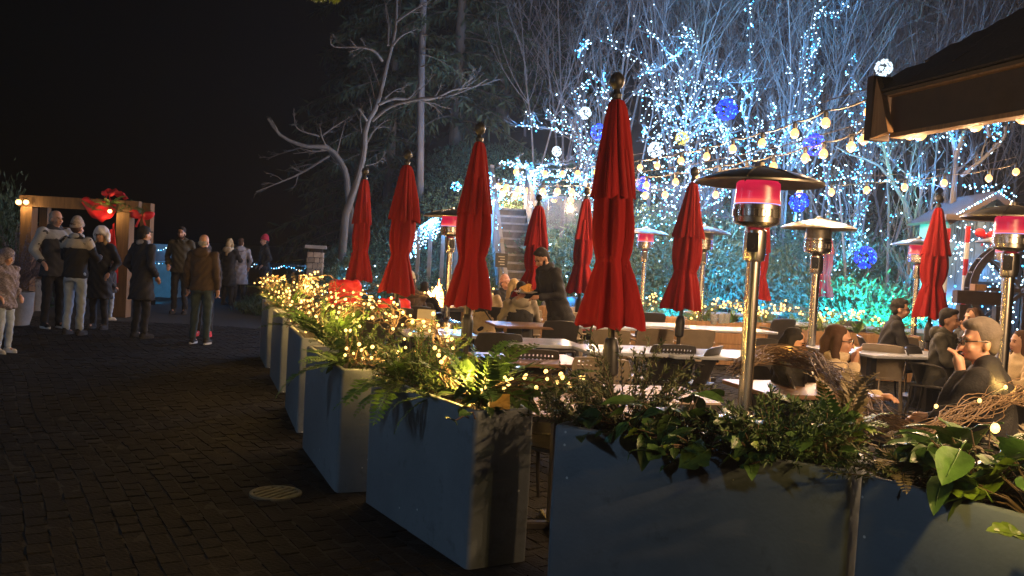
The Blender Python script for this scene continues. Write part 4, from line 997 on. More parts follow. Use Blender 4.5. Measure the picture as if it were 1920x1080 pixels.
def person(label, x, y, yaw, H=1.75, pose='stand', coat='coat_black', coat_len=.12, pants='pants_dark', shoe='shoe_dark', hair=('short', 'hair_dark'), hat=None,
           skin='skin', lean=0.0, look=(0, 0), arms=('down', 'down'), face=True, scarf=None, hood=None, collar=True, glasses=False, z0=0.0, fine=False, step=.0, yoke=None, vest=None, bag=None, beard=None, sleeve=None, group='people', fur=0.0):
    s = H / 1.75
    root = thing('person', label, 'person', (x, y, z0), R(yaw), group); root.scale = (s, s, s)
    sit = pose == 'sit'; hz_ = .50 if sit else .93
    hip = Matrix.Translation((0, 0, hz_)) @ Matrix.Rotation(R(lean), 4, 'X')
    tp = lambda *v: np.array(hip @ Vector(v))
    sh = {k: tp(k * .185, .0, .49) for k in (1, -1)}
    neck0, neck1 = tp(0, .005, .52), tp(0, -.015, .60)
    HM = Matrix.Translation(Vector(neck1)) @ Matrix.Rotation(R(lean * .35), 4, 'X') @ Matrix.Rotation(R(look[0]), 4, 'Z') @ Matrix.Rotation(R(look[1]), 4, 'X')
    hp = lambda *v: np.array(HM @ Vector(v))
    hr = np.array(HM.to_3x3())
    headc = hp(0, -.01, .11)
    # arms
    A = {}
    Tm = np.array(hip.to_3x3())
    for side, kind in zip((1, -1), arms):
        S = sh[side]
        o = {'down': ((.06, .03, -.28), (.0, -.06, -.25)), 'pocket': ((.10, .07, -.26), (-.06, -.16, -.17)), 'forward': ((.08, -.12, -.25), (-.10, -.22, .03)),
             'table': ((.09, -.14, -.24), (-.13, -.21, .02)), 'plate': ((.07, -.05, -.27), (-.06, -.26, .07)), 'cross': ((.08, -.10, -.25), (-.26, -.12, .05)), 'back': ((.10, .12, -.25), (-.12, .08, -.18))}.get(kind)
        if kind == 'mouth':
            e = S + np.array((side * .05, -.17, -.235)); w = hp(side * .055, -.125, -.075)
        else:
            e = S + (Tm if kind not in ('down',) else np.eye(3)) @ np.array((side * o[0][0], o[0][1], o[0][2])); w = e + (Tm if kind not in ('down',) else np.eye(3)) @ np.array((side * o[1][0], o[1][1], o[1][2]))
        A[side] = (S, e, w)
    # legs
    Lg = {}
    for k in (1, -1):
        h = np.array((k * .09, 0, hz_ - .02))
        if sit: kn = np.array((k * .12, -.43, .49)); an = np.array((k * .13, -.40, .09))
        else: kn = np.array((k * .10, -.02 - k * step * .5, .49)); an = np.array((k * .11 , .02 - k * step, .09))
        Lg[k] = (h, kn, an)
    skm = M[skin]
    # ---- body: one continuous skin
    pr = [P_ell(hp(0, .005, .125), (.073, .092, .095), hr), P_ell(hp(0, -.030, .06), (.056, .066, .074), hr), P_ell(hp(0, -.052, .022), (.034, .036, .028), hr),
          P_cap(hp(0, -.094, .095), hp(0, -.112, .062), .011, .016), P_cap(neck0 - np.array((0, 0, .04)), neck1 + np.array((0, 0, .03)), .056, .052)]
    pr += [P_ell(hp(k * .073, .008, .075), (.010, .02, .03), hr) for k in (1, -1)] + [P_ell(hp(k * .034, -.073, .062), (.024, .02, .022), hr) for k in (1, -1)] + [P_ell(hp(0, -.080, .122), (.05, .016, .012), hr)]
    pr += [P_loft([(-.06, .14, .10, 0), (.1, .13, .095, 0), (.25, .14, .10, 0), (.38, .155, .105, 0), (.48, .15, .085, 0), (.54, .08, .06, 0)], hip)]
    for k in (1, -1):
        S, e, w = A[k]; h, kn, an = Lg[k]
        pr += [P_cap(S, e, .045, .036), P_cap(e, w, .036, .027), P_cap(h, kn, .07, .048), P_cap(kn, an, .048, .036), P_cap(an, an + np.array((0, -.12, -.05)), .034, .025)]
        d = w - e; d /= np.linalg.norm(d); kind = arms[0 if k == 1 else 1]
        if kind == 'mouth': d = np.array(hr @ np.array((-k * .3, -.1, 1.0))); d /= np.linalg.norm(d)
        nrm = np.cross(d, np.array((0, 0, 1.0)) if abs(d[2]) < .8 else np.array((0, -1.0, 0))); nrm /= np.linalg.norm(nrm); pn = np.cross(d, nrm)
        if kind == 'down': nrm = np.array((0, 1.0, 0)); nrm -= d * nrm.dot(d); nrm /= np.linalg.norm(nrm); pn = np.cross(d, nrm)
        if pn[2] > 0 and kind != 'plate': pn = -pn
        palm = w + d * .045; pr.append(P_cap(w + d * .01, w + d * .075, .027, .033)); 
        for q, (ln, off) in enumerate(((.062, -.027), (.074, -.009), (.070, .009), (.055, .026))):
            b0 = w + d * .085 + nrm * off; c1 = b0 + d * ln * .5 + pn * .008; c2 = c1 + d * ln * .42 + pn * .03
            pr += [P_cap(b0 - d * .02, c1, .0105, .0095), P_cap(c1, c2, .0095, .008)]
        tb = w + d * .035 - nrm * .03; pr += [P_cap(tb, tb + d * .035 - nrm * .018 + pn * .012, .013, .0105), P_cap(tb + d * .035 - nrm * .018 + pn * .012, tb + d * .066 - nrm * .016 + pn * .024, .0105, .009)]
    soft('body', pr, skm, root, .0095 if fine else .013, 2)
    # ---- trousers
    pr = [P_loft([(-.11, .17, .13, .0), (.0, .165, .125, .005), (.10, .15, .115, 0)], Matrix.Translation((0, 0, hz_)))] if not sit else [P_ell((0, .0, .50), (.18, .15, .12))]
    for k in (1, -1):
        h, kn, an = Lg[k]; pr += [P_cap(h, kn, .098, .070), P_cap(kn, an + np.array((0, .0, .02)), .070, .058)]
    soft('trousers', pr, M[pants], root, .018, 3, .0065)
    # ---- shoes
    for k in (1, -1):
        an = Lg[k][2]; pr = [P_cap(an + np.array((0, .035, -.045)), an + np.array((k * .015, -.14, -.052)), .042, .036), P_cap(an + np.array((0, .01, .0)), an + np.array((0, -.06, -.03)), .045, .035), P_ell(an + np.array((k * .01, -.10, -.058)), (.045, .085, .03))]
        sho = soft('shoe', pr, M[shoe if shoe != 'shoe_white_sole' else 'shoe_dark'], root, .014, 2)
        so = MB(); o_ = [(an[0] + k * .008 + .045 * math.cos(t), an[1] - .055 + .135 * math.sin(t)) for t in np.linspace(0, 2 * math.pi, 17)[:-1]]
        V = [(a, b, .002) for a, b in o_] + [(a, b, .032) for a, b in o_] + [(an[0], an[1] - .05, .002), (an[0], an[1] - .05, .032)]
        so.add(V, [(j, (j + 1) % 16, 16 + (j + 1) % 16, 16 + j) for j in range(16)], [(32, (j + 1) % 16, j) for j in range(16)] + [(33, 16 + j, 16 + (j + 1) % 16) for j in range(16)])
        part('sole', so, M['sole_white' if shoe in ('shoe_white_sole', 'shoe_white') else ('shoe_red' if shoe == 'shoe_red' else 'sole_dark')], sho)
    # ---- coat
    cl = coat_len
    def coat_rings(g=0.0):
        R_ = []
        if not sit:
            for q in np.linspace(-cl, -.02, 3 if cl < .2 else 5)[:-1]: R_.append((q, .188 + .05 * (-q) / .5 + g, .142 + .05 * (-q) / .5 + g, .0))
        else: R_.append((-.06, .195 + g, .15 + g, .01))
        R_ += [(0, .182 + g, .138 + g, .003), (.13, .172 + g, .13 + g, .0), (.28, .186 + g, .138 + g, -.003), (.40, .196 + g, .134 + g, .0), (.475, .178 + g, .112 + g, .004), (.53, .118 + g, .088 + g, .004), (.565, .082 + g, .075 + g, -.004)]
        return R_
    pr = [P_loft(coat_rings(), hip)]
    for k in (1, -1):
        S, e, w = A[k]; d = (w - e) / np.linalg.norm(w - e); pr += [P_cap(S, e, .074, .060), P_cap(e, w - d * .01, .060, .044), P_ell(S, (.082, .082, .08))]
    if sit and cl > .2:
        for k in (1, -1): pr.append(P_cap(Lg[k][0], Lg[k][0] * .4 + Lg[k][1] * .6, .105, .085))
    sleeve_m = M[sleeve] if sleeve else None
    if collar: pr += [P_cap(tp(-.05, .02, .56), tp(.05, .02, .56), .066, .066)]
    soft('coat', pr, M[coat], root, .018, 3, .0085 + fur)
    if hood: soft('hood', [P_ell(tp(0, .10, .53), (.145, .075, .085)), P_cap(tp(-.10, .03, .55), tp(-.05, -.07, .53), .045, .03), P_cap(tp(.10, .03, .55), tp(.05, -.07, .53), .045, .03)], M[hood], root, .015, 4, .003)
    if scarf: soft('scarf', [P_cap(tp(.07 * math.cos(t), .07 * math.sin(t), .575), tp(.07 * math.cos(t + .8), .07 * math.sin(t + .8), .575), .045, .045) for t in np.linspace(0, 2 * math.pi, 9)[:-1]], M[scarf], root, .014, 3, .004)
    if yoke: soft('yoke', [P_loft([(.385, .200, .142, 0), (.44, .196, .135, .002), (.49, .176, .116, .004), (.54, .118, .092, .004)], hip)] + [P_cap(sh[k], sh[k] + (A[k][1] - sh[k]) * .25, .086, .08) for k in (1, -1)] + ([P_cap(sh[k], A[k][1], .079, .066) for k in (1, -1)] + [P_cap(A[k][1], A[k][1] + (A[k][2] - A[k][1]) * .85, .066, .052) for k in (1, -1)] if yoke[1] else []), M[yoke[0]], root, .016, 3, .003)
    if vest: soft('vest', [P_loft([(-.08, .200, .152, 0), (.1, .19, .146, 0), (.28, .200, .152, 0), (.36, .198, .148, 0), (.43, .150, .135, .004)], hip)], M[vest], root, .016, 3, .003)
    if bag: 
        b = MB(); b.tube(smoothpath([tp(.16, -.06, .50), tp(.10, .135, .44), tp(-.05, .165, .24), tp(-.19, .12, .06)], 16), .012, 6); part('bag_strap', b, M['black'], root)
    # ---- hair, hat
    style, hm = hair
    pr = []
    if style in ('short', 'long', 'bun', 'grey'): pr += [P_ell(hp(0, .022, .150), (.083, .096, .088), hr), P_ell(hp(0, .055, .09), (.074, .055, .075), hr)]
    if style == 'short': pr += [P_ell(hp(0, -.035, .195), (.066, .055, .03), hr)]
    if style == 'grey': pr = [P_ell(hp(0, .035, .135), (.083, .085, .075), hr), P_ell(hp(0, .06, .08), (.074, .048, .07), hr)]
    if style == 'long':
        pr += [P_cap(hp(k * .065, .01, .13), hp(k * .088, .02, -.10), .036, .045) for k in (1, -1)] + [P_cap(hp(k * .088, .02, -.10), hp(k * .085, -.03, -.25), .045, .028) for k in (1, -1)] + [P_cap(hp(0, .075, .10), hp(0, .11, -.2), .07, .06)]
    if style == 'fringe': pr = [P_ell(hp(0, .055, .075), (.077, .055, .052), hr)]
    if pr: soft('hair', pr, M[hm], root, .010, 2, .006)
    if beard: soft('beard', [P_ell(hp(0, -.045, .012), (.054, .062, .04), hr)] + [P_cap(hp(k * .058, -.02, .07), hp(k * .05, -.04, .02), .018, .02) for k in (1, -1)], M[beard], root, .009, 2, .002)
    if hat:
        kind, hm2 = hat[0], hat[1]
        if kind == 'beanie':
            soft('beanie', [P_ell(hp(0, .012, .175), (.092, .108, .092), hr), P_ell(hp(0, .02, .215), (.075, .085, .075), hr)], M[hm2], root, .013, 3, .002)
            rm = MB(); n = 20; V = []
            for z, k in ((.115, 1.0), (.122, 1.09), (.15, 1.1), (.165, 1.0)): V += [hp(.090 * k * math.cos(t), .012 + .106 * k * math.sin(t), z + .02 * math.sin(-t) * 1.0) for t in np.arange(n) * 2 * math.pi / n]
            rm.add(V, [(a * n + j, a * n + (j + 1) % n, (a + 1) * n + (j + 1) % n, (a + 1) * n + j) for a in range(3) for j in range(n)]); part('hat_cuff', rm, M[hat[2] if len(hat) > 2 else hm2], root, 'all')
            if len(hat) > 3: soft('pompom', [P_ell(hp(0, .03, .315), (.045, .045, .045))], M[hat[3]], root, .012, 1, .006)
        if kind == 'fluffy': soft('fur_hat', [P_ell(hp(0, .015, .165), (.125, .135, .105), hr), P_cap(hp(-.11, .02, .12), hp(-.10, .03, .02), .05, .05), P_cap(hp(.11, .02, .12), hp(.10, .03, .02), .05, .05)], M[hm2], root, .014, 1, .009)
        if kind == 'cap': soft('cap', [P_ell(hp(0, .012, .17), (.088, .102, .07), hr), P_ell(hp(0, -.10, .145), (.06, .06, .012), hr)], M[hm2], root, .012, 2)
    if face:
        for k in (1, -1):
            e = MB(); e.add(*P_ell(hp(k * .031, -.0875, .100), (.0125, .008, .0065), hr)); part('eye', e, M['eye'], root, 'all')
            b = MB(); b.tube([hp(k * .016, -.094, .118), hp(k * .033, -.094, .123), hp(k * .05, -.083, .117)], .0045, 5); part('eyebrow', b, M[hm if style != 'fringe' else 'hair_grey'], root, 'all')
        m_ = MB(); m_.add(*P_ell(hp(0, -.092, .030), (.023, .009, .0065), hr)); part('mouth', m_, M['lip'], root, 'all')
    if glasses:
        gm = MB()
        for k in (1, -1):
            gm.tube([hp(k * .033 + .024 * math.cos(t), -.108, .098 + .019 * math.sin(t)) for t in np.linspace(0, 2 * math.pi, 13)], .0032, 5); gm.tube([hp(k * .057, -.106, .104), hp(k * .082, -.05, .104), hp(k * .08, .01, .10)], .0034, 5)
        gm.tube([hp(-.01, -.110, .102), hp(.01, -.110, .102)], .003, 5); part('glasses', gm, M['black'], root)
    return root, (lambda *v: root.matrix_basis @ Vector(v)), A, hp

cloth('coat_black', (.012, .012, .014)); cloth('coat_navy', (.016, .018, .028)); cloth('coat_brown', (.060, .038, .024)); cloth('coat_olive', (.052, .047, .030)); cloth('coat_grey', (.28, .27, .29))
cloth('coat_lightgrey', (.34, .36, .38)); cloth('coat_slate', (.040, .042, .050)); cloth('coat_beige', (.52, .40, .24)); cloth('coat_cream', (.58, .47, .32)); cloth('coat_fur', (.055, .034, .022)); cloth('coat_dkolive', (.045, .043, .033))
cloth('coat_mottled', (.05, .045, .06), col2=(.30, .27, .33), vscale=45); cloth('coat_pink', (.50, .13, .15)); cloth('hoodie', (.30, .26, .20)); cloth('pants_dark', (.014, .015, .019)); cloth('pants_teal', (.030, .055, .066)); cloth('jeans_light', (.30, .37, .47), vscale=4); cloth('pants_grey', (.10, .10, .11))
cloth('shoe_dark', (.016, .016, .018)); cloth('shoe_red', (.52, .03, .045)); cloth('shoe_white', (.62, .60, .55)); cloth('sole_white', (.55, .57, .60)); cloth('sole_dark', (.02, .02, .02))
cloth('hair_dark', (.014, .010, .008)); cloth('hair_brown', (.060, .028, .015)); cloth('hair_grey', (.30, .29, .28)); cloth('hair_greybrown', (.13, .11, .095)); cloth('hair_blonde', (.40, .28, .13)); cloth('hair_black', (.009, .007, .007))
cloth('knit_cream', (.55, .48, .36)); cloth('knit_white', (.62, .60, .60)); cloth('knit_red', (.45, .02, .05)); cloth('knit_stripe', (.20, .16, .14), col2=(.42, .36, .32), vscale=30); cloth('yoke_grey', (.42, .38, .32)); cloth('knit_pink', (.45, .14, .13), col2=(.6, .45, .35), vscale=40); cloth('fur_white', (.68, .66, .68))

GP = 'people strolling on the dark path'
def stroll(xf, yf, *a, **k):
    p = on(xf, yf); return person(a[0], p.x, p.y, *a[1:], group=GP, **k)
stroll(97, 615, 'tall man in pale grey and slate jacket facing right beside the arbor', 55, 1.95, coat='coat_slate', coat_len=.16, pants='pants_dark', shoe='shoe_white_sole', hair=('grey', 'hair_grey'), yoke=('coat_lightgrey', True), arms=('forward', 'pocket'), look=(12, 0))
stroll(137, 628, 'woman seen from behind in light jeans, striped beanie and pale shouldered black jacket', 172, 1.80, coat='coat_black', coat_len=.06, pants='jeans_light', shoe='shoe_dark', hair=('short', 'hair_brown'), hat=('beanie', 'knit_stripe'), yoke=('yoke_grey', False), scarf='coat_lightgrey', face=False, arms=('forward', 'forward'))
stroll(184, 617, 'woman in fluffy white hat and long black coat facing the camera', -8, 1.70, coat='coat_black', coat_len=.40, pants='pants_dark', hair=('long', 'hair_blonde'), hat=('fluffy', 'fur_white'), arms=('pocket', 'down'), bag=None, glasses=True)
stroll(262, 634, 'man in a dark cap and long dark coat seen from behind near the arbor post', 150, 1.75, coat='coat_navy', coat_len=.32, pants='pants_dark', hair=('short', 'hair_dark'), hat=('cap', 'coat_black'), scarf='coat_grey', face=False, arms=('pocket', 'pocket'))
stroll(335, 588, 'bearded man in an olive jacket facing the camera by the blue lit booth', 5, 1.84, coat='coat_olive', coat_len=.10, pants='pants_dark', hair=('short', 'hair_dark'), beard='hair_brown', hood='coat_olive', arms=('pocket', 'pocket'))
stroll(374, 645, 'balding grey haired man in a brown jacket and teal trousers seen from behind', 176, 1.68, coat='coat_brown', coat_len=.07, pants='pants_teal', shoe='shoe_white_sole', hair=('fringe', 'hair_grey'), hood='coat_brown', face=False, arms=('down', 'down'), fine=True)
stroll(381, 630, 'person hidden behind the brown jacketed man with only red shoes showing', 10, 1.52, coat='coat_black', coat_len=.1, pants='pants_dark', shoe='shoe_red', hair=('short', 'hair_dark'), step=.0)
stroll(426, 571, 'blonde person in a long black coat seen from behind on the far path', 165, 1.66, coat='coat_black', coat_len=.45, pants='pants_dark', hair=('long', 'hair_blonde'), face=False, arms=('pocket', 'forward'), hood='coat_cream')
stroll(447, 568, 'person in a long pale grey coat on the far path', 190, 1.68, coat='coat_grey', coat_len=.42, pants='pants_dark', hair=('short', 'hair_brown'), hood='coat_grey', face=False, arms=('pocket', 'pocket'), shoe='shoe_dark')
stroll(492, 566, 'person in a red beanie and dark jacket at the end of the planter row', -60, 1.78, coat='coat_black', coat_len=.1, pants='pants_dark', hair=('short', 'hair_dark'), hat=('beanie', 'knit_red'), arms=('pocket', 'pocket'))
stroll(206, 600, 'person in pale trousers partly hidden behind the woman in the fluffy hat', 120, 1.12, coat='coat_slate', pants='jeans_light', shoe='shoe_white', hair=('short', 'hair_brown'), arms=('pocket', 'pocket'))
stroll(6, 662, 'child in pale jeans, cream shoes and a mottled fluffy hooded coat at the left edge', 75, 1.32, coat='coat_mottled', coat_len=.16, pants='jeans_light', shoe='shoe_white', hair=('short', 'hair_dark'), hat=('fluffy', 'coat_mottled'), arms=('pocket', 'pocket'), face=False, fur=.012)

GD = 'people dining on the patio'
def diner(px_, py_, ztop, label, yaw, kind='dark', clabel=None, H=1.75, **k):
    "seated person whose crown shows at photo pixel px_, py_"
    p = at(px_, py_, k.pop('d')); crown = 1.37 - (.05 if k.get('lean', 0) > 8 else 0)
    H = max(1.5, min(1.98, 1.75 * p.z / crown))
    ln = R(k.get('lean', 0)); a = R(yaw); off = Matrix.Rotation(a, 3, 'Z') @ Vector((0, -.80 * math.sin(ln), 0))
    x, y = p.x - off.x, p.y - off.y
    if clabel:
        co = Matrix.Rotation(a, 3, 'Z') @ Vector((0, .02, 0)); chair(x + co.x, y + co.y, a, kind, clabel)
    return person(label, x, y, yaw, H, 'sit', group=GD, **k)
diner(768, 508, 1.33, 'person in a cream beanie and brown fur coat by the fire, seen from behind', 205, 'dark', 'dark chair under the person in the cream beanie', coat='coat_fur', coat_len=.3, hair=('long', 'hair_brown'), hat=('beanie', 'knit_cream'), face=False, arms=('table', 'table'), d=13.0, fur=.006, hood='coat_fur', lean=6)
diner(796, 535, 1.30, 'person in dark clothes sitting beside the cream beanie, mostly hidden', 170, 'dark', 'dark chair of the hidden diner beside the cream beanie', coat='coat_black', hair=('short', 'hair_dark'), face=False, d=14.0, arms=('table', 'table'))
diner(912, 516, 1.34, 'man in a beige coat with a dark shoulder strap, seen from behind', 185, coat='coat_beige', coat_len=.28, hair=('fringe', 'hair_brown'), skin='skin_tan', bag='strap', face=False, arms=('table', 'table'), d=13.6)
diner(947, 515, 1.30, 'diner in a pink striped beanie leaning in at the far table', 40, coat='coat_black', hair=('short', 'hair_brown'), hat=('beanie', 'knit_pink'), arms=('table', 'table'), d=16.5, H=1.7)
diner(965, 518, 1.30, 'blonde diner beside the pink striped beanie', 110, coat='coat_slate', hair=('long', 'hair_blonde'), arms=('table', 'table'), d=15.5, H=1.7, face=False)
diner(979, 523, 1.32, 'person with dark hair in a black vest over a taupe hoodie, seen from behind', 186, coat='hoodie', hair=('short', 'hair_dark'), hood='hoodie', vest='coat_black', face=False, arms=('table', 'table'), d=12.6)
diner(1487, 606, 1.26, 'woman with long black hair turned right at the near table', 50, 'dark', 'dark chair under the black haired woman', coat='coat_black', hair=('long', 'hair_black'), arms=('table', 'mouth'), d=7.0, fine=True, look=(0, 8))
diner(1572, 599, 1.30, 'woman in glasses with long brown hair and a cream coat', 66, 'dark', 'dark chair under the woman in the cream coat', coat='coat_cream', coat_len=.3, hair=('long', 'hair_brown'), glasses=True, arms=('table', 'mouth'), d=6.7, fine=True, scarf='coat_cream', fur=.003)
diner(1838, 596, 1.34, 'grey haired man in glasses and black coat resting his hand on his mouth', 232, 'dark', 'dark chair under the grey haired man in glasses', coat='coat_black', hair=('short', 'hair_greybrown'), glasses=True, arms=('mouth', 'table'), skin='skin', d=5.35, fine=True, lean=10, look=(35, 0))
diner(1692, 559, 1.34, 'young man in glasses and black jacket bending over the back table', 75, 'dark', 'dark chair under the young man in glasses', coat='coat_black', hair=('short', 'hair_dark'), glasses=True, arms=('table', 'table'), d=11.4, lean=12)
diner(1783, 571, 1.33, 'dark haired man in an olive grey puffer jacket beside the right umbrella', 48, 'dark', 'dark chair under the man in the olive puffer jacket', coat='coat_dkolive', coat_len=.2, hair=('short', 'hair_black'), arms=('table', 'table'), d=9.9, hood='coat_dkolive', skin='skin_tan', lean=6)
diner(1826, 571, 1.30, 'woman with brown hair facing left behind the grey haired man', -70, 'dark', 'dark chair under the brown haired woman at right', coat='coat_slate', hair=('long', 'hair_brown'), arms=('mouth', 'table'), d=10.8)
diner(1916, 612, 1.28, 'person in a beige coat cut off by the right edge', -80, 'dark', 'dark chair at the right edge under the beige coat', coat='coat_beige', hair=('long', 'hair_brown'), arms=('table', 'table'), d=8.6)
diner(1106, 548, 1.30, 'diner in pale pink clothes half hidden behind the umbrellas', 30, 'tan', 'tan chair under the diner in pink', coat='coat_pink', hair=('long', 'hair_brown'), arms=('table', 'mouth'), d=14.5)
# waiter with plate of food
wp = at(1046, 600, 11.9)
w_root, w_at, w_A, w_hp = person('bearded waiter in black bending forward with a plate of food in his hands', wp.x, wp.y, -62, 1.78, coat='coat_black', coat_len=.2, hair=('short', 'hair_black'), beard='hair_black', skin='skin_tan', lean=22, look=(5, 22), arms=('plate', 'plate'), fine=True, scarf='coat_black', group='restaurant staff')
def plate_of_food():
    bpy.context.view_layer.update()
    a = (Vector(w_A[1][2]) + Vector(w_A[-1][2])) / 2 + Vector((0, -.10, .035)); p = w_root.matrix_world @ a
    root = thing('plate_of_food', 'white plate with fries, sandwich and dip bowl carried by the waiter', 'plate', p, R(-62)); r = rng(4)
    m = MB(); m.lathe([(0, 0), (.09, 0), (.15, .018), (.152, .022), (.09, .008), (0, .006)], 24, cap=False); part('plate', m, M['white'], root, True)
    m = MB(); m.lathe([(.03, .008), (.048, .055), (.045, .056), (.028, .014), (0, .014)], 16, cap=False); part('dip_bowl', m, M['white'], root, True, loc=(-.075, .0, 0))
    for k in range(3):
        m = MB(); m.add([(-.06, -.04, 0), (.06, -.04, 0), (0, .07, 0), (-.06, -.04, .03), (.06, -.04, .03), (0, .07, .03)], [(0, 1, 4, 3), (1, 2, 5, 4), (2, 0, 3, 5)], [(2, 1, 0), (3, 4, 5)]); part('sandwich', m, M['fries'], root, loc=(.05 + .02 * k, .02 - .04 * k, .05 + .01 * k), rot=(R(60 + 10 * k), .3 * k, R(30 * k)))
    f = MB()
    for k in range(40): c = np.array((r.normal(.02, .04), r.normal(0, .04), .02 + .05 * r.random())); d = r.normal(0, 1, 3); d /= np.linalg.norm(d); f.cyl(c - d * .03, c + d * .03, .005, n=4)
    part('fries', f, M['fries'], root, kind='stuff')
    m = MB(); m.cyl((.02, 0, .03), (.015, .01, .14), .003, n=5); m.lathe([(0, .138), (.007, .142), (.007, .15), (0, .155)], 8, c=(.013, .012, 0)); part('pick', m, M['wood'], root)
plate_of_food()
flush_jobs()

# ================================================================== trees and the lit hillside
def grow(P, Rr, n, lmin, lmax, ang, up, wob, K, r, t0=.25, taper=.25, rs=.6):
    N, KP, _ = P.shape
    plen = np.linalg.norm(np.diff(P, axis=1), axis=2).sum(1)
    idx = np.repeat(np.arange(N), n); t = r.uniform(t0, .98, N * n); f = t * (KP - 1); i0 = np.minimum(f.astype(int), KP - 2); fr = (f - i0)[:, None]
    S = P[idx, i0] * (1 - fr) + P[idx, i0 + 1] * fr; tan = unit(P[idx, i0 + 1] - P[idx, i0]); r0 = (Rr[idx, i0] * (1 - fr[:, 0]) + Rr[idx, i0 + 1] * fr[:, 0]) * rs
    rd = r.normal(0, 1, (N * n, 3)); perp = unit(rd - tan * (rd * tan).sum(1, keepdims=True)); a = R(ang) * r.uniform(.6, 1.25, (N * n, 1))
    d = unit(tan * np.cos(a) + perp * np.sin(a) + np.array([0, 0, up])); ln = plen[idx] * r.uniform(lmin, lmax, N * n) * (1.15 - .6 * t)
    Q = np.zeros((N * n, K, 3)); Q[:, 0] = S
    for k in range(1, K):
        Q[:, k] = Q[:, k - 1] + d * (ln / (K - 1))[:, None]; d = unit(d + r.normal(0, wob, d.shape) + np.array([0, 0, up * .35]))
    return Q, r0[:, None] * np.linspace(1, taper, K)[None]
def bare_tree_mesh(seed, h=7.0, trunks=1, r0=.07, lean=.1, dens=1.0):
    r = rng(seed); tr = []
    for k in range(trunks):
        a = r.uniform(0, 6.28); K = 12; z = np.linspace(0, h * r.uniform(.8, 1.1), K); q = np.cumsum(np.cumsum(r.normal(0, .035, (K, 2)), 0), 0) + np.outer(z, [math.cos(a), math.sin(a)]) * lean * r.uniform(.3, 1.4) + np.array([math.cos(a), math.sin(a)]) * .1 * k
        tr.append(np.column_stack([q, z]))
    P = np.array(tr); Rr = np.broadcast_to(np.linspace(r0, r0 * .2, P.shape[1]), P.shape[:2]).copy()
    tk = MB(); tk.tubes(P, Rr, 7); mb = MB()
    P1, R1 = grow(P, Rr, int(9 * dens), .25, .55, 42, .25, .09, 8, r, .22); mb.tubes(P1, R1, 5)
    P2, R2 = grow(P1, R1, 5, .3, .6, 40, .12, .12, 6, r); mb.tubes(P2, np.maximum(R2, .004), 3, cap=False)
    P3, R3 = grow(P2, R2, 4, .4, .8, 45, .03, .2, 5, r); mb.tubes(P3, np.maximum(R3, .003), 3, cap=False)
    return tk, mb, (P, P1, P2, P3)
def pxpath(pts, d, zoom=None, dd=0.0, r=None):
    if zoom: ox, oy, s = zoom; pts = [(ox + x / s, oy + y / s) for x, y in pts]
    n = len(pts); out = []
    dv = np.linspace(0, 1, n) * dd
    return np.array([at(x, y, d + dv[i]) for i, (x, y) in enumerate(pts)])
Z1 = (480, 0, 2.7); Z2 = (940, 0, 2.7); Z3 = (1400, 0, 2.7)

# ---- bare forked tree on the left
def forked_tree(label, paths, d, zoom, mname, seed, rad0, fine=4):
    r = rng(seed); allp = [(pxpath(p, d, zoom, dd), ra) for p, ra, dd in paths]
    base = Vector(allp[0][0][0]); gz = float(hz(base.x, base.y)); root = thing('bare_tree', label, 'tree', (base.x, base.y, min(0, gz)), 0, 'bare winter trees')
    tk = MB(); b = MB(); w = MB(); b0 = np.array((base.x, base.y, min(0, gz)))
    P0 = smoothpath(np.vstack([[base.x - .1, base.y, min(0, gz) - .2], allp[0][0]]) - b0, 26); tk.tube(P0, np.linspace(rad0 * 1.35, rad0 * .3, 26), 9)
    L1 = []; R1 = []
    for p, ra in allp[1:]: q = smoothpath(p - b0, 16); ra *= .72; rr = np.linspace(ra, ra * .25, 16); b.tube(q, rr, 6); L1.append(q); R1.append(rr)
    L1.append(resample(P0[10:], 16)); R1.append(np.linspace(rad0 * .6, rad0 * .3, 16))
    P1, Q1 = grow(np.array(L1), np.array(R1), 7, .14, .34, 42, .1, .14, 7, r, .2); w.tubes(P1, np.maximum(Q1, .006), 4)
    P2, Q2 = grow(P1, Q1, fine, .3, .6, 42, .05, .16, 5, r); w.tubes(P2, np.maximum(Q2, .005), 3, cap=False)
    part('trunk', tk, M[mname], root, True); part('limbs', b, M[mname], root, True); part('twigs', w, M[mname], root, kind='stuff')
forked_tree('pale bare forked tree behind the leftmost red umbrella', [
    ([(450, 1120), (455, 1080), (500, 950), (545, 780), (555, 640), (600, 560), (640, 430), (660, 340), (700, 180), (712, 60), (710, -40)], .15, .5),
    ([(590, 610), (680, 540), (830, 500), (950, 490), (1080, 450), (1170, 400)], .065, -1.5), ([(620, 530), (700, 500), (790, 505), (900, 500), (1000, 455), (1100, 440), (1230, 400)], .06, 1.2), ([(640, 310), (600, 260), (530, 240), (390, 235), (380, 180)], .055, -.8),
    ([(690, 230), (740, 180), (820, 145)], .05, .5), ([(715, 105), (780, 60), (840, 25), (900, -10)], .05, -1), ([(668, 230), (670, 100), (650, 0), (640, -40)], .05, .8), ([(560, 610), (520, 550)], .05, -.4),
    ([(650, 500), (700, 460), (760, 440)], .035, 1.0), ([(555, 840), (620, 820), (660, 770)], .02, 1)], 23.0, Z1, 'bark_dark', 71, .095, 5)
forked_tree('dim bare tree with low spreading limbs at the dark left edge of the wood', [
    ([(480, 1150), (465, 980), (450, 860), (370, 750), (250, 740), (130, 690), (60, 600)], .12, -2), ([(370, 790), (240, 870), (130, 920), (0, 970)], .055, -1.5), ([(330, 690), (400, 640), (480, 590)], .045, 1),
    ([(320, 690), (210, 650), (190, 560)], .04, -1), ([(250, 740), (120, 780), (60, 800)], .035, 1)], 26.0, Z1, 'bark_dark', 72, .11, 3)
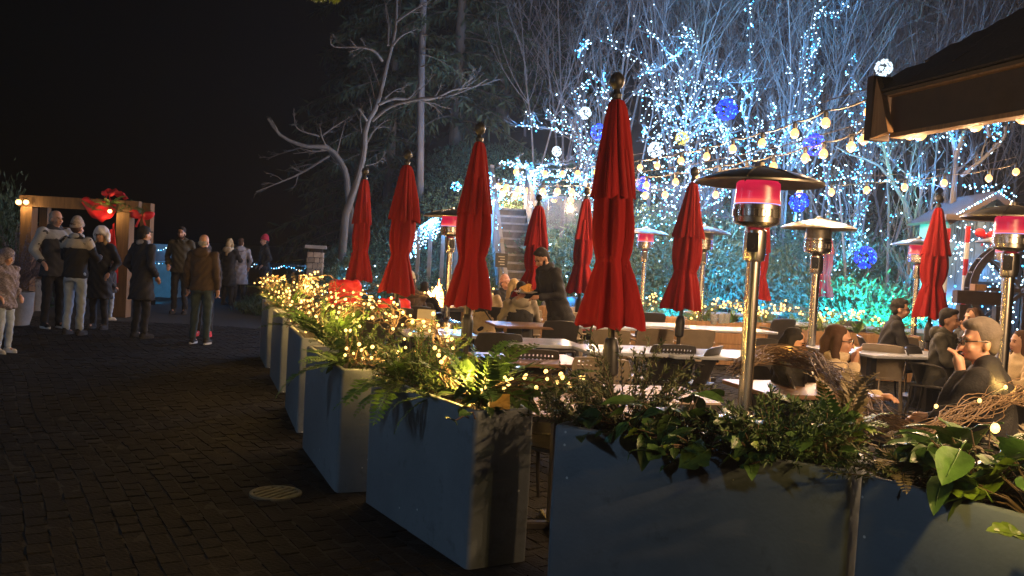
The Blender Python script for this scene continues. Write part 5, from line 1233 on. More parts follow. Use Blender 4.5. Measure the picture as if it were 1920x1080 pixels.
# ---- straight bare fir trunk
def fir_trunk():
    p = pxpath([(787, 415), (788, 300), (790, 150), (794, 0), (798, -200)], 26.5); base = Vector(p[0]); gz = float(hz(base.x, base.y)) - .2
    root = thing('fir_tree', 'tall straight pale fir trunk left of the tallest central umbrella', 'tree', (base.x, base.y, gz)); q = np.vstack([[base.x - .05, base.y, gz], p]) - np.array((base.x, base.y, gz))
    m = MB(); m.tube(smoothpath(q, 20), np.linspace(.115, .085, 20), 12); part('trunk', m, M['bark'], root, True)
    r = rng(9); b = MB(); lf = MB(); Q = []
    for k in range(26):
        z = r.uniform(4, 11.5); a = r.uniform(0, 6.28); L = r.uniform(.8, 2.2); t = np.linspace(0, 1, 8); P = np.stack([.22 + 0 * t, 0 * t, 0 * t], 1) * 0 + np.stack([np.cos(a) * t * L, np.sin(a) * t * L, z + .1 * t - .35 * L * t ** 2], 1); P[:, 0] += np.interp(z, q[:, 2], q[:, 0]); Q.append(P)
    Q = np.array(Q); b.tubes(Q, np.broadcast_to(np.linspace(.025, .005, 8), (26, 8)), 4); part('branches', b, M['bark_dark'], root)
    for k in range(2, 8):
        for s in range(14): d = unit(unit(Q[:, k] - Q[:, k - 1]) + r.normal(0, .8, (26, 3)) - np.array([0, 0, .4])); lf.leaves(Q[:, k] - (Q[:, k] - Q[:, k - 1]) * r.random((26, 1)), d, r.normal(0, 1, (26, 3)), r.uniform(.12, .3, 26), .05)
    part('needles', lf, M['conifer'], root, kind='stuff')
fir_trunk()
# ---- dark conifers behind
def conifer_mesh(seed, h=13, w=2.6):
    r = rng(seed); n = 150; z = np.linspace(.8, h * .97, n) + r.normal(0, .1, n); a = r.uniform(0, 6.28, n); L = w * (1 - z / h) ** .75 * r.uniform(.55, 1.1, n) + .2; t = np.linspace(0, 1, 7)
    P = np.stack([np.cos(a)[:, None] * t * L[:, None], np.sin(a)[:, None] * t * L[:, None], z[:, None] - .42 * L[:, None] * t ** 1.6 + .10 * L[:, None] * t], -1)
    b = MB(); b.tubes(P, np.broadcast_to(np.linspace(.03, .006, 7), (n, 7)), 3, cap=False); tk = MB(); tk.cyl((0, 0, -.5), (0, 0, h), .2, .02, 9); lf = MB()
    for k in range(1, 7):
        tan = unit(P[:, k] - P[:, k - 1])
        for s in range(11):
            d = unit(tan * .6 + r.normal(0, .55, (n, 3)) + np.array([0, 0, -.55])); lf.leaves(P[:, k] - (P[:, k] - P[:, k - 1]) * r.random((n, 1)), d, r.normal(0, 1, (n, 3)), r.uniform(.18, .48, n), r.uniform(.05, .10, n), fold=.1)
    return tk.mesh('trunk', M['bark_dark'], True), b.mesh('branches', M['bark_dark']), lf.mesh('needles', M['conifer'])
CM = [conifer_mesh(s) for s in (1, 2)]
for k, (x, d, h, lab) in enumerate(((725, 31, 1.0, 'dark conifer left of the straight fir trunk'), (845, 30, 1.1, 'dark conifer just right of the straight fir trunk'), (930, 33, 1.25, 'tall dark conifer above the stairs'), (1010, 36, 1.2, 'dark conifer left of the largest umbrella top'),
        (1075, 33, 1.0, 'dark conifer behind the leftmost white light ball'), (880, 39, 1.5, 'tallest dark conifer behind the others'), (660, 36, 1.2, 'dark conifer fading into the night behind the forked tree'))):
    p = at(x, 430, d); gz = float(hz(p.x, p.y)) - .3
    root = thing('conifer', lab, 'tree', (p.x, p.y, gz), k * 1.3, 'dark conifers on the hillside'); root.scale = (h, h, h * 1.1); m = CM[k % 2]
    for nm, me in zip(('trunk', 'branches', 'needles'), m): o = part(nm, me, None, root, kind='stuff' if nm == 'needles' else None)

# ---- bare saplings of the thicket: copies of five kinds
SAP = []
for s in range(5):
    tk, br, _ = bare_tree_mesh(100 + s, h=6.5 + s * .5, trunks=(1, 2, 3, 2, 4)[s], r0=.036, lean=.16, dens=1.5)
    SAP.append((tk.mesh('trunk', M['twig'], True), br.mesh('branches', M['twig'])))
_r = rng(77); _n = 0; protos = {}
for row, (d0, cnt) in enumerate(((25.5, 13), (28.5, 15), (32, 16), (36.5, 17), (42, 16))):
    for k in range(cnt):
        x = 960 + (k + _r.uniform(.1, .9)) / cnt * 1130 ; d = d0 + _r.uniform(-1.2, 1.2); 
        if row == 0 and 1000 < x < 1150: continue
        p = at(x, 400, d); gz = float(hz(p.x, p.y)) - .15; kd = int(_r.integers(5)); sc = _r.uniform(.85, 1.35); rz = _r.uniform(0, 6.28)
        lb = 'grey bare sapling among many in the thicket on the lit hillside'
        if kd not in protos:
            root = thing('bare_sapling', lb, 'tree', (p.x, p.y, gz), rz, 'bare saplings of the hillside thicket'); root.scale = (sc,) * 3
            part('trunk', SAP[kd][0], None, root); part('branches', SAP[kd][1], None, root, kind='stuff'); protos[kd] = root
        else: dup(protos[kd], (p.x, p.y, gz), rz, scale=sc)

# ---- trees wound with fairy lights
def lit_tree(label, slabel, paths, d, seed, per_m=16, jit=.07, extra=None, br=.017, cy=.35, col=('cool', 'cyan'), trunk_r=.05, base=None, droop=0, mname='bark'):
    r = rng(seed); LP = [np.array(p) for p in paths]
    b0 = LP[0][0] if base is None else np.array(base); gz = float(hz(b0[0], b0[1])) - .15; o0 = np.array((b0[0], b0[1], gz))
    root = thing('bare_tree', label, 'tree', tuple(o0), 0, 'bare trees wound with fairy lights'); tk = MB(); br_ = MB(); L = []; RR = []; B = []
    for k, p in enumerate(LP):
        if k and np.linalg.norm(np.concatenate([smoothpath(q_, 60) for q_ in LP[:k]]) - p[0], axis=1).min() > .3:      # a stem of its own
            p = np.vstack([[p[0][0] * .7 + o0[0] * .3, p[0][1] * .7 + o0[1] * .3, float(hz(p[0][0], p[0][1])) - .2], p])
        q = smoothpath((np.vstack([o0, p]) if k == 0 else p) - o0, 18); rr = np.linspace(trunk_r if k == 0 else min(.045, trunk_r * .6), trunk_r * .2, 18); (tk if k == 0 else br_).tube(q, rr, 7 if k == 0 else 5); L.append(q); RR.append(rr)
        ln = np.linalg.norm(np.diff(q, axis=0), axis=1).sum(); n = int(ln * per_m); t = r.random(n) * 17; i = np.minimum(t.astype(int), 16); f = (t - i)[:, None]
        B.append(q[i] * (1 - f) + q[i + 1] * f + r.normal(0, jit, (n, 3)))
    P1, R1 = grow(np.array(L), np.array(RR), 6, .18, .42, 40, .2, .12, 7, r, .15); br_.tubes(P1, np.maximum(R1, .007), 4)
    P2, R2 = grow(P1, R1, 8, .3, .75, 42, .1, .16, 5, r); tw = MB(); tw.tubes(P2, np.maximum(R2, .004), 3, cap=False)
    part('trunk', tk, M[mname], root, True); part('limbs', br_, M[mname], root); part('twigs', tw, M[mname], root, kind='stuff')
    if extra:                                                # lights also along part of the fine branches
        nl = int(extra * len(P1)); ii = r.integers(0, len(P1), nl); kk = r.integers(1, 7, nl); B.append(P1[ii, kk] + r.normal(0, jit, (nl, 3)))
    B = np.concatenate(B)
    if droop: B[:, 2] -= np.abs(r.normal(0, droop, len(B)))
    fl = thing('fairy_lights', slabel, 'fairy lights', tuple(o0), 0, 'fairy lights on the trees')
    lights_obj(B, fl, r, br, cy, col)
COOL_W = .85
def lights_obj(B, root, r, br, cy, col=('cool', 'cyan'), wire=True, lw=1.0):
    br *= 1.0; nl = max(1, len(B) // 45)
    for i in r.choice(len(B), nl, replace=False): lamp_light(root, tuple(B[i] + np.array((0, -.05, .06))), lw * COOL_W * len(B) / nl, (.10, .42, 1.0), .05)
    c = r.random(len(B)) < cy; mb = MB(); s = br * r.uniform(.55, 1.2, len(B)) 
    mb.bulbs(B[~c], s[~c], 0); mb.bulbs(B[c], s[c], 1); part('bulbs', mb, [M[col[0]], M[col[1]]], root, kind='stuff')
    if wire and len(B) > 3:
        o = np.lexsort((B[:, 0], np.round(B[:, 2] * 1.4))); w = MB(); q = B[o]; seg = np.stack([q[:-1], q[1:]], 1); ok = np.linalg.norm(seg[:, 1] - seg[:, 0], axis=1) < .6
        w.tubes(seg[ok], np.full((ok.sum(), 2), .003), 3, cap=False); part('wire', w, M['cable_dark'], root, kind='stuff')
z2 = lambda pts, d, dd=0: pxpath(pts, d, Z2, dd)
z3 = lambda pts, d, dd=0: pxpath(pts, d, Z3, dd)
lit_tree('large bare tree at the centre covered in white lights', 'white fairy lights on the large central tree above the glowing heater', [
    z2([(960, 1000), (950, 850), (930, 700), (940, 560), (975, 400), (975, 260), (970, 150)], 22, .5),
    z2([(940, 560), (905, 410), (905, 350), (870, 290), (830, 255), (795, 205), (750, 155), (715, 105)], 22, -1.2), z2([(930, 640), (880, 560), (850, 480), (790, 430), (735, 340), (690, 290), (640, 265), (580, 240), (555, 185)], 22, 1.0),
    z2([(940, 600), (1000, 470), (1060, 350), (1000, 300), (985, 200), (910, 160)], 22, -.8), z2([(960, 620), (1040, 540), (1110, 400), (1180, 450), (1190, 480), (1110, 505)], 22, 1.2), z2([(860, 300), (900, 270), (940, 215), (965, 150)], 21.4, .3),
    z2([(860, 310), (800, 350), (740, 360), (690, 380)], 21.6, -.6), z2([(860, 500), (800, 495), (730, 485), (670, 460)], 22, .6), z2([(950, 640), (1060, 590), (1130, 640), (1200, 730)], 22, .8), z2([(925, 690), (830, 560), (790, 540)], 22, -1),
    z2([(930, 700), (860, 640), (770, 700), (720, 660)], 22, -.7), z2([(940, 720), (990, 660), (1090, 660), (1140, 760)], 22, -.7)], 22, 201, 13, .07, 1.6, .021, .25)
_r = rng(11)
def cloud(cx, cy, rx, ry, n, d, dsp=1.2, pw=.6):
    a = _r.uniform(0, 6.28, n); q = _r.random(n) ** pw
    return np.array([at(cx + rx * q[i] * math.cos(a[i]), cy + ry * q[i] * math.sin(a[i]), d + _r.normal(0, dsp * .6)) for i in range(n)])
def light_cloud(label, B, seed, br=.021, cy=.3, col=('cool', 'cyan'), lw=1.0):
    c = B.mean(0); root = thing('fairy_lights', label, 'fairy lights', tuple(c), 0, 'fairy lights on the hillside'); lights_obj(B - c, root, rng(seed), br, cy, col, lw=lw)
light_cloud('dense curtain of white fairy lights around the yellow light ball', cloud(1284, 225, 85, 82, 330, 22, 1.6), 1, .019, .2)
light_cloud('drooping white fairy lights between largest umbrella and glowing heater', np.vstack([cloud(1265, 330, 70, 60, 190, 21.5), cloud(1240, 400, 45, 60, 90, 21)]), 2, .021, .35)
lit_tree('slender lit tree left of the largest umbrella top', 'white fairy lights left of the largest umbrella top', [
    z2([(430, 1000), (435, 850), (440, 770), (430, 690), (420, 610), (390, 540), (375, 490), (395, 440)], 24, .6), z2([(440, 760), (545, 690), (550, 590), (545, 490), (500, 410), (430, 350)], 24, -.8), z2([(430, 350), (395, 285), (430, 225)], 23.3, .2), z2([(420, 450), (480, 465), (560, 500)], 24, .5), z2([(520, 620), (525, 720), (520, 860)], 23.5, .5)], 24, 202, 15, .06, 2.0, .023, .3)
lit_tree('low spreading lit tree above the stairs', 'white fairy lights on the low spreading tree above the stairs', [
    z2([(460, 1000), (460, 800), (440, 770), (400, 710), (350, 680), (280, 660), (210, 645), (140, 640), (80, 635)], 25, .6), z2([(400, 710), (390, 690), (330, 640), (270, 605), (225, 560)], 25, -.8), z2([(310, 630), (320, 570)], 24.5, .2), z2([(175, 640), (155, 590), (115, 575)], 25.2, .3), z2([(440, 780), (380, 760), (400, 800)], 25, -.5)], 25, 203, 15, .05, .8, .024, .25)
lit_tree('small tree glowing pale blue beside the stairs', 'pale blue fairy lights on the small tree beside the stairs', [
    z2([(150, 1100), (160, 1050), (165, 930), (180, 860), (230, 830), (300, 815)], 22.5, .4), z2([(180, 860), (110, 845), (60, 825), (0, 830)], 22.5, -.5), z2([(160, 1000), (100, 940), (90, 880)], 22.5, .4)], 22.5, 204, 34, .06, 3.0, .024, .55)
light_cloud('pale blue fairy lights hanging between the two festoon rows at left', np.vstack([cloud(1045, 330, 90, 14, 120, 23), cloud(965, 355, 40, 25, 90, 23), cloud(1095, 350, 28, 30, 70, 23)]), 3, .022, .5)
light_cloud('fairy lights on the bank left of the stairs', np.vstack([cloud(905, 330, 24, 20, 60, 22), cloud(855, 350, 10, 10, 26, 22), cloud(928, 372, 20, 26, 80, 21), cloud(903, 410, 12, 40, 50, 20.5)]), 4, .022, .6)
lit_tree('tall thin tree with a vertical string of lights', 'vertical white fairy lights on the tall thin tree right of centre', [
    z2([(1260, 1000), (1255, 760), (1245, 660), (1255, 570), (1275, 480), (1270, 400), (1262, 310), (1255, 200), (1260, 120), (1255, 0)], 23, .8), z2([(1245, 640), (1215, 540), (1240, 480), (1205, 390)], 23, -.6), z2([(1260, 700), (1300, 650), (1310, 600)], 23, .6), z2([(1280, 780), (1350, 700), (1380, 520)], 23, .6)], 23, 205, 15, .05, .5, .022, .3)
lit_tree('leaning lit tree reaching to the top edge', 'white fairy lights on the leaning tree that reaches the top edge', [
    z3([(150, 1000), (160, 760), (200, 720), (220, 640), (235, 560), (240, 470), (270, 430), (300, 400), (280, 350), (285, 280), (295, 200), (310, 155), (340, 105), (370, 70), (400, 40)], 23.5, 1.0), z3([(350, 90), (405, 75), (430, 110), (465, 80), (500, 25)], 24, .4), z3([(300, 380), (330, 300), (350, 260), (370, 215), (375, 190)], 23.8, -.6), z3([(240, 450), (220, 400), (225, 340)], 23.6, -.4), z3([(170, 740), (105, 700), (130, 620), (140, 520)], 23.5, -.8), z3([(170, 740), (190, 690), (250, 640), (265, 560)], 23.5, .8)], 23.5, 206, 16, .05, .6, .022, .25)
lit_tree('bare tree with blue strings behind the roof corner', 'blue fairy lights on the tree left of the roof corner', [
    z3([(420, 1100), (400, 900), (360, 640), (355, 560), (340, 490), (380, 440), (390, 380)], 21.5, .5), z3([(570, 860), (560, 720), (560, 660), (540, 600), (500, 530)], 21.5, -.4), z3([(600, 700), (580, 510), (550, 460), (535, 400), (510, 345)], 22, .4), z3([(535, 330), (545, 290)], 22.3, .1), z3([(650, 700), (660, 620), (620, 590)], 21.5, .4), z3([(360, 600), (320, 660), (250, 780)], 21.5, .5)], 21.5, 207, 22, .06, .8, .021, .6)
lit_tree('bare tree with bright cyan trunk at the right behind the red umbrella', 'sparse fairy lights on the branches under the roof at the right', [
    z3([(1040, 1080), (1050, 950), (1060, 800), (1040, 700), (1010, 620)], 17.5, .3), z3([(1060, 800), (1085, 720), (1100, 660)], 17.5, -.3), z3([(1090, 890), (1140, 850), (1200, 800), (1300, 700), (1310, 640)], 17.5, -.8), z3([(1230, 690), (1215, 600), (1250, 565)], 17, .3), z3([(1270, 680), (1300, 620)], 17, .3)], 17.5, 208, 12, .06, .9, .017, .5, trunk_r=.13)
lit_tree('leaning bare tree lit cyan between the heaters', 'few fairy lights on the leaning tree between the heaters', [
    z3([(830, 1200), (800, 1020), (740, 930), (700, 860), (620, 810), (540, 790), (450, 740)], 19, .4), z3([(740, 930), (720, 850), (690, 740), (660, 700)], 19, -.4), z3([(880, 1000), (850, 920), (760, 840), (720, 780)], 19, .5), z3([(720, 1080), (710, 980), (720, 860), (715, 740)], 19.5, .3), z3([(940, 990), (945, 900), (960, 780), (970, 640)], 19.5, .3), z3([(480, 1080), (460, 990), (470, 930)], 19.5, .3)], 19, 209, 6, .06, .4, .019, .5, trunk_r=.085)
light_cloud('strand of white lights across the branches right of the heater dome', np.concatenate([smoothpath(z3([(540, 905), (620, 920), (720, 915), (840, 925), (910, 940)], 18.5), 34) + rng(1).normal(0, .03, (34, 3)), smoothpath(z3([(380, 835), (440, 840), (490, 900), (400, 915)], 18.5), 16)]), 5, .02, .35)
light_cloud('strand of white lights along the dark beam beneath the roof', smoothpath(z3([(1090, 935), (1150, 950), (1230, 960), (1300, 960), (1370, 985)], 17.5), 30) + rng(2).normal(0, .04, (30, 3)), 6, .02, .4)
light_cloud('white lights scattered in the branches beneath the roof', np.vstack([cloud(1720, 262, 90, 8, 26, 17.5, .4), cloud(1862, 235, 20, 30, 40, 17, .4), cloud(1655, 255, 14, 22, 40, 19, .4)]), 7, .018, .55)
light_cloud('white fairy lights below the blue ball right of the heater', np.vstack([cloud(1480, 300, 80, 50, 130, 22), cloud(1560, 345, 60, 40, 60, 20)]), 8, .02, .45)
light_cloud('fairy lights among the saplings left of the glowing heater', np.vstack([cloud(1400, 290, 70, 60, 160, 23), cloud(1330, 360, 40, 50, 90, 21)]), 9, .021, .4)

# ---- light balls hanging in the trees
def ball_meshes():
    w = MB(); n = 20
    for k in range(7):
        rt = Matrix.Rotation(k * math.pi / 7, 3, 'Z') @ Matrix.Rotation(R(90), 3, 'X'); c = np.array([(math.cos(t), math.sin(t), 0) for t in np.linspace(0, 2 * math.pi, n + 1)]) @ np.array(rt).T; w.tube(c, .012, 3)
    r = rng(4); v = r.normal(0, 1, (120, 3)); v = unit(v)
    return w, v
BW, BV = ball_meshes()
for k, (x, y, rr, d, m, lab) in enumerate(((1097, 212, 11, 22, 'ballwhite', 'white light ball above left of the largest umbrella'), (1123, 248, 15, 19, 'blue', 'blue light ball just left of the largest umbrella'), (1363, 206, 19, 19, 'blue', 'blue light ball high among the white lights above the heater'),
        (1044, 284, 9, 22, 'ballwhite', 'small white light ball above the festoon bulbs at left'), (1229, 281, 14, 20.5, 'ballwhite', 'white light ball right of the largest umbrella'), (1279, 260, 12, 21, 'ballyellow', 'yellow light ball among the white lights'),
        (1526, 271, 19, 17, 'blue', 'blue light ball above the dome of the nearest heater'), (1206, 345, 13, 17, 'blue', 'blue light ball half hidden by the largest umbrella'), (1498, 379, 17, 16, 'blue', 'blue light ball right of the pink heater glow'),
        (1622, 483, 19, 15, 'blue', 'lowest blue light ball hanging over the cyan shrubs'), (1657, 127, 15, 16, 'ballwhite', 'white light ball above the roof corner'))):
    p = at(x, y, d); s = rr / F * d; root = thing('light_ball', lab, 'light ball', p, k * .7, 'light balls hanging in the trees'); root.scale = (s,) * 3
    if k == 0: _bw = BW.mesh('wire_frame', M['cable_dark'])
    part('wire_frame', _bw, None, root); mb = MB(); q = BV * .97; mb.bulbs(q[:95], .16 * rng(k).uniform(.7, 1.25, 95), 0); mb.bulbs(q[95:], .10, 1); part('bulbs', mb, [M[m], M['blue_bright'] if m == 'blue' else M[m]], root, kind='stuff')
    mb = MB(); mb.cyl((0, 0, 1), (.05, 0, 2.6 if k != 10 else 3.5), .015, n=4); part('hanger', mb, M['cable_dark'], root); lamp_light(root, (0, 0, 0), 5, {'blue': (.02, .08, 1), 'ballwhite': (.7, .88, 1), 'ballyellow': (.9, .8, .1)}[m], .1)

# ---- evergreen shrubs at the foot of the hill
def shrub_mesh(seed, n=6500):
    r = rng(seed); nb = 46; c = unit(r.normal(0, 1, (nb, 3))) * r.uniform(.35, 1.0, (nb, 1)) * np.array([1, 1, .85]); c[:, 2] = np.abs(c[:, 2]) * 1.0 + .05
    k = r.integers(0, nb, n); P = c[k] + r.normal(0, .13, (n, 3)); P[:, 2] = np.maximum(P[:, 2], .0); d = unit(P - np.array([0, 0, .1]) + r.normal(0, .5, (n, 3)) + np.array([0, 0, -.15]))
    lf = MB(); lf.leaves(P, d, r.normal(0, 1, (n, 3)) + np.array([0, 0, 1]), r.uniform(.05, .10, n), r.uniform(.016, .032, n)); lf.leaves(P + d * .03, unit(d + r.normal(0, .6, (n, 3))), r.normal(0, 1, (n, 3)), r.uniform(.04, .09, n), r.uniform(.014, .028, n))
    st = MB(); q = np.stack([np.zeros((nb, 3)), c * .5 + np.array([0, 0, .05]), c], 1); st.tubes(q, np.broadcast_to([.03, .02, .008], (nb, 3)), 4)
    return st.mesh('stems', M['bark_dark']), lf.mesh('foliage', M['shrub']), P
SH = [shrub_mesh(s) for s in (1, 2, 3)]
def shrub(x, y, d, w, h, label, k, lights=0, seed=0):
    p = at(x, y, d); gz = min(p.z, max(0.0, float(hz(p.x, p.y)))) - .1
    root = thing('evergreen_shrub', label, 'shrub', (p.x, p.y, gz), k * 2.1, 'evergreen shrubs at the foot of the hill'); root.scale = (w, w, h); m = SH[k % 3]
    part('stems', m[0], None, root); part('foliage', m[1], None, root, kind='stuff')
    if lights:
        r = rng(seed + 50); i = r.integers(0, len(m[2]), lights); a = k * 2.1; q = m[2][i] * np.array([w, w, h]) * 1.02; q = q @ np.array([(math.cos(a), math.sin(a), 0), (-math.sin(a), math.cos(a), 0), (0, 0, 1)])
        fl = thing('fairy_lights', 'fairy lights over the ' + label, 'fairy lights', (p.x, p.y, gz), 0, 'fairy lights on the shrubs'); lights_obj(q, fl, r, .021, .3, wire=False, lw=.6)
for k, a in enumerate(((655, 520, 20, .8, 1.3, 'conical lit shrub behind the leftmost umbrella', 40), (705, 540, 19, 1.0, 1.0, 'lit shrub between the two left umbrellas', 46), (800, 520, 19.5, 1.4, 1.1, 'dark shrub on the bank beneath the icicle lights', 34), (905, 540, 18.5, .55, 1.6, 'narrow lit conifer shrub left of the stairs', 46),
        (1060, 470, 20.5, 1.4, 1.5, 'dark shrub mass right of the stairs', 50), (1140, 500, 19.5, 1.5, 1.6, 'dark lit shrub behind the umbrella right of the waiter', 60), (1220, 510, 18.8, 1.2, 1.4, 'cyan tinted shrub behind the far red heater', 40), (1300, 490, 20, 1.6, 2.0, 'broad dark shrub between the steel heaters', 60),
        (1385, 500, 19.5, 1.5, 1.8, 'dark shrub left of the nearest heater post', 60), (1465, 490, 20, 1.6, 2.1, 'tall dark shrub right of the nearest heater post', 66), (1545, 500, 19, 1.4, 1.7, 'green shrub behind the unlit heater', 46), (1615, 520, 18, 1.4, 1.6, 'teal lit shrub below the lowest blue ball', 50), (1690, 520, 17.6, 1.2, 1.5, 'cyan lit shrub left of the right red umbrella', 50),
        (1660, 450, 21.5, 1.8, 2.0, 'high shrub on the slope above the cyan shrubs', 50), (1560, 440, 22.5, 1.8, 1.8, 'upper shrub on the slope behind the unlit heater', 50), (1340, 420, 23, 1.8, 1.6, 'upper shrub on the slope above the small steel heater', 46), (1190, 430, 22.5, 1.6, 1.5, 'upper shrub below the lattice fence', 40))):
    shrub(*a[:6], k, a[6], k)

# ================================================================== stairs, railings, lattice fence
def stairs():
    p0, p1 = at(990, 590, 17.8), at(952, 393, 22.0); p0.z = 0; d = Vector((p1.x - p0.x, p1.y - p0.y, 0)); L = d.length; d.normalize(); sd = Vector((d.y, -d.x, 0)); n = 15; H = p1.z
    root = thing('staircase', 'grey timber staircase climbing the bank with slatted railings', 'stairs', p0, 0); ang = math.atan2(d.y, d.x)
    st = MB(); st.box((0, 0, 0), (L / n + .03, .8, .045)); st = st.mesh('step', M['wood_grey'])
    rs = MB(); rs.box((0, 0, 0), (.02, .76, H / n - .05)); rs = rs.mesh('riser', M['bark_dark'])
    for k in range(n):
        q = d * (k + .5) * L / n; part('step', st, None, root, loc=(q.x, q.y, (k + 1) * H / n), rot=(0, 0, ang)); q = d * (k + .05) * L / n; part('riser', rs, None, root, loc=(q.x, q.y, (k + .5) * H / n), rot=(0, 0, ang))
    sl = math.atan2(H, L)
    for s in (-1, 1):
        m = MB(); c = d * L / 2 + sd * s * .435 + Vector((0, 0, H / 2 - .02)); m.box(c, (math.hypot(L, H), .05, .26), rot=Matrix.Rotation(ang, 3, 'Z') @ Matrix.Rotation(-sl, 3, 'Y')); part('stringer', m, M['wood_grey'], root)
        m = MB(); m.box(c + Vector((0, 0, 1.0)), (math.hypot(L, H), .08, .04), rot=Matrix.Rotation(ang, 3, 'Z') @ Matrix.Rotation(-sl, 3, 'Y')); part('handrail', m, M['wood_grey'], root)
        for k in range(4):
            q = d * L * k / 3.0 + sd * s * .435; m = MB(); m.box(q + Vector((0, 0, H * k / 3 + .5)), (.09, .09, 1.1), rz=ang); part('post', m, M['wood_grey'], root)
        bm_ = MB(); bm_.box((0, 0, 0), (.03, .03, .86), rz=ang); bm_ = bm_.mesh('baluster', M['wood_grey'])
        for k in range(34): q = d * L * (k + .5) / 34 + sd * s * .435; part('baluster', bm_, None, root, loc=(q.x, q.y, H * (k + .5) / 34 + .55))
    r = rng(8); t = np.linspace(0, 1, 60); B = np.concatenate([np.array([np.array(p0 + d * L * u + sd * s * .45 + Vector((0, 0, H * u + 1.0 - .25 * abs(math.sin(u * 14))))) + r.normal(0, .04, 3) for u in t]) for s in (-1, 1)])
    light_cloud('fairy lights wound along the staircase handrails', B, 10, .018, .3)
stairs()
def lattice():
    a, b = at(992, 424, 23.2), at(1150, 418, 22.6); b.z = a.z = min(a.z, b.z); d = b - a; L = d.length; ang = math.atan2(d.y, d.x); h = .75
    root = thing('lattice_fence', 'grey lattice fence on the upper path behind the thin red umbrella', 'fence', a, ang, 'lattice fences on the upper path'); gz = float(hz(a.x, a.y)) - a.z - .3
    for k in range(6): m = MB(); m.box((k * L / 5, 0, (h + gz) / 2), (.09, .09, h - gz)); part('post', m, M['lattice'], root)
    for z in (0, h): m = MB(); m.box((L / 2, -.05, z), (L, .03, .07)); part('rail', m, M['lattice'], root)
    n = 24
    for s, y in ((1, -.075), (-1, -.09)):
        me = MB(); me.box((0, 0, 0), (.018, .008, h * 1.35), rot=Matrix.Rotation(s * R(42), 3, 'Y')); me = me.mesh('slat', M['lattice'])
        for k in range(n): part('slat', me, None, root, loc=(.35 + k * (L - .7) / (n - 1), y, h / 2))
    dup(root, at(1215, 402, 23.8), ang - .05, 'grey lattice fence continuing right of the largest umbrella')
    r = rng(5); light_cloud('fairy lights along the top of the lattice fence', np.array([np.array(a + d * u + Vector((0, -.1, h + .1 + .12 * math.sin(u * 30)))) + r.normal(0, .05, 3) for u in np.linspace(0, 1, 55)]), 11, .019, .35)
lattice()
def icicle_rail():
    P = smoothpath([at(x, y, d) for x, y, d in ((762, 442, 20.5), (790, 425, 20.5), (815, 408, 20.6), (845, 402, 20.8), (880, 404, 21))], 30); base = Vector(P[0]); gz = max(0, float(hz(base.x, base.y)))
    root = thing('ramp_railing', 'curved grey railing dripping with icicle lights on the left bank', 'railing', (base.x, base.y, gz)); b = np.array((base.x, base.y, gz)); m = MB(); m.tube(P - b, .035, 8); part('handrail', m, M['wood_grey'], root, True)
    for k in range(0, 30, 6): m = MB(); q = P[k] - b; g_ = float(hz(P[k][0], P[k][1])) - gz - .1; m.box((q[0], q[1], (q[2] + g_) / 2), (.08, .08, q[2] - g_)); part('post', m, M['wood_grey'], root)
    r = rng(3); B = []
    for k in range(70): i = r.integers(0, 30); n = r.integers(3, 9); B += [P[i] + np.array((r.normal(0, .03), r.normal(0, .03), -.06 - .075 * j)) for j in range(n)]
    light_cloud('icicle fairy lights hanging from the curved railing', np.array(B), 12, .02, .25)
icicle_rail()
def small_sign():
    p = at(940, 488, 17.6); root = thing('small_sign', 'small dark sign board with pale marks at the foot of the stairs', 'sign', (p.x, p.y, 0), R(8)); m = MB(); m.box((0, 0, p.z), (.24, .03, .27)); part('board', m, M['black'], root)
    m = MB(); m.box((0, 0, p.z / 2 - .1), (.05, .025, p.z - .2)); part('post', m, M['wood_grey'], root)
    for k in range(4): m = MB(); m.box((.02 * (k % 2), -.018, p.z + .07 - k * .05), (.12 - .03 * (k % 2), .004, .02)); part('pale_mark', m, M['concrete'], root)
small_sign()
def fire_table():
    p = on(812, 571, .68); root = thing('fire_table', 'dark square fire table with bright orange flames', 'fire pit', (p.x, p.y, 0), TR); m = MB(); m.box((0, 0, .30), (.85, .85, .60), ch=.01); part('base', m, M['black'], root)
    t = MB()
    for sx, sy, w, h in ((0, .41, 1.05, .22), (0, -.41, 1.05, .22), (.41, 0, .22, .59), (-.41, 0, .22, .59)): t.box((sx, sy, .632), (w, h, .06), ch=.006)
    part('ledge', t, M['concrete'], root); r = rng(6); e = MB()
    for k in range(40): a = r.uniform(0, 6.28); q = .26 * math.sqrt(r.random()); e.add(*P_ell((q * math.cos(a), q * math.sin(a), .62), (.035, .03, .025))[:3])
    part('lava_rock', e, M['soil'], root, kind='stuff'); z0 = .62
    for k in range(11):
        a = r.uniform(0, 6.28); q = .20 * math.sqrt(r.random()); h = r.uniform(.2, .42) * (1.35 if k == 0 else 1); f = MB(); t_ = np.linspace(0, 1, 9); ph = r.uniform(0, 6)
        P = np.stack([q * math.cos(a) + .05 * np.sin(t_ * 5 + ph) * t_, q * math.sin(a) + .04 * np.cos(t_ * 4 + ph) * t_, z0 + t_ * h], 1); f.tube(P, .055 * np.sin(np.pi * np.clip(t_ * .8 + .14, 0, 1)) ** 1.3 * (1 - t_ * .55) + .001, 7); part('flame', f, M['flame_core'] if k % 2 else M['flame'], root, 'all')
fire_table()

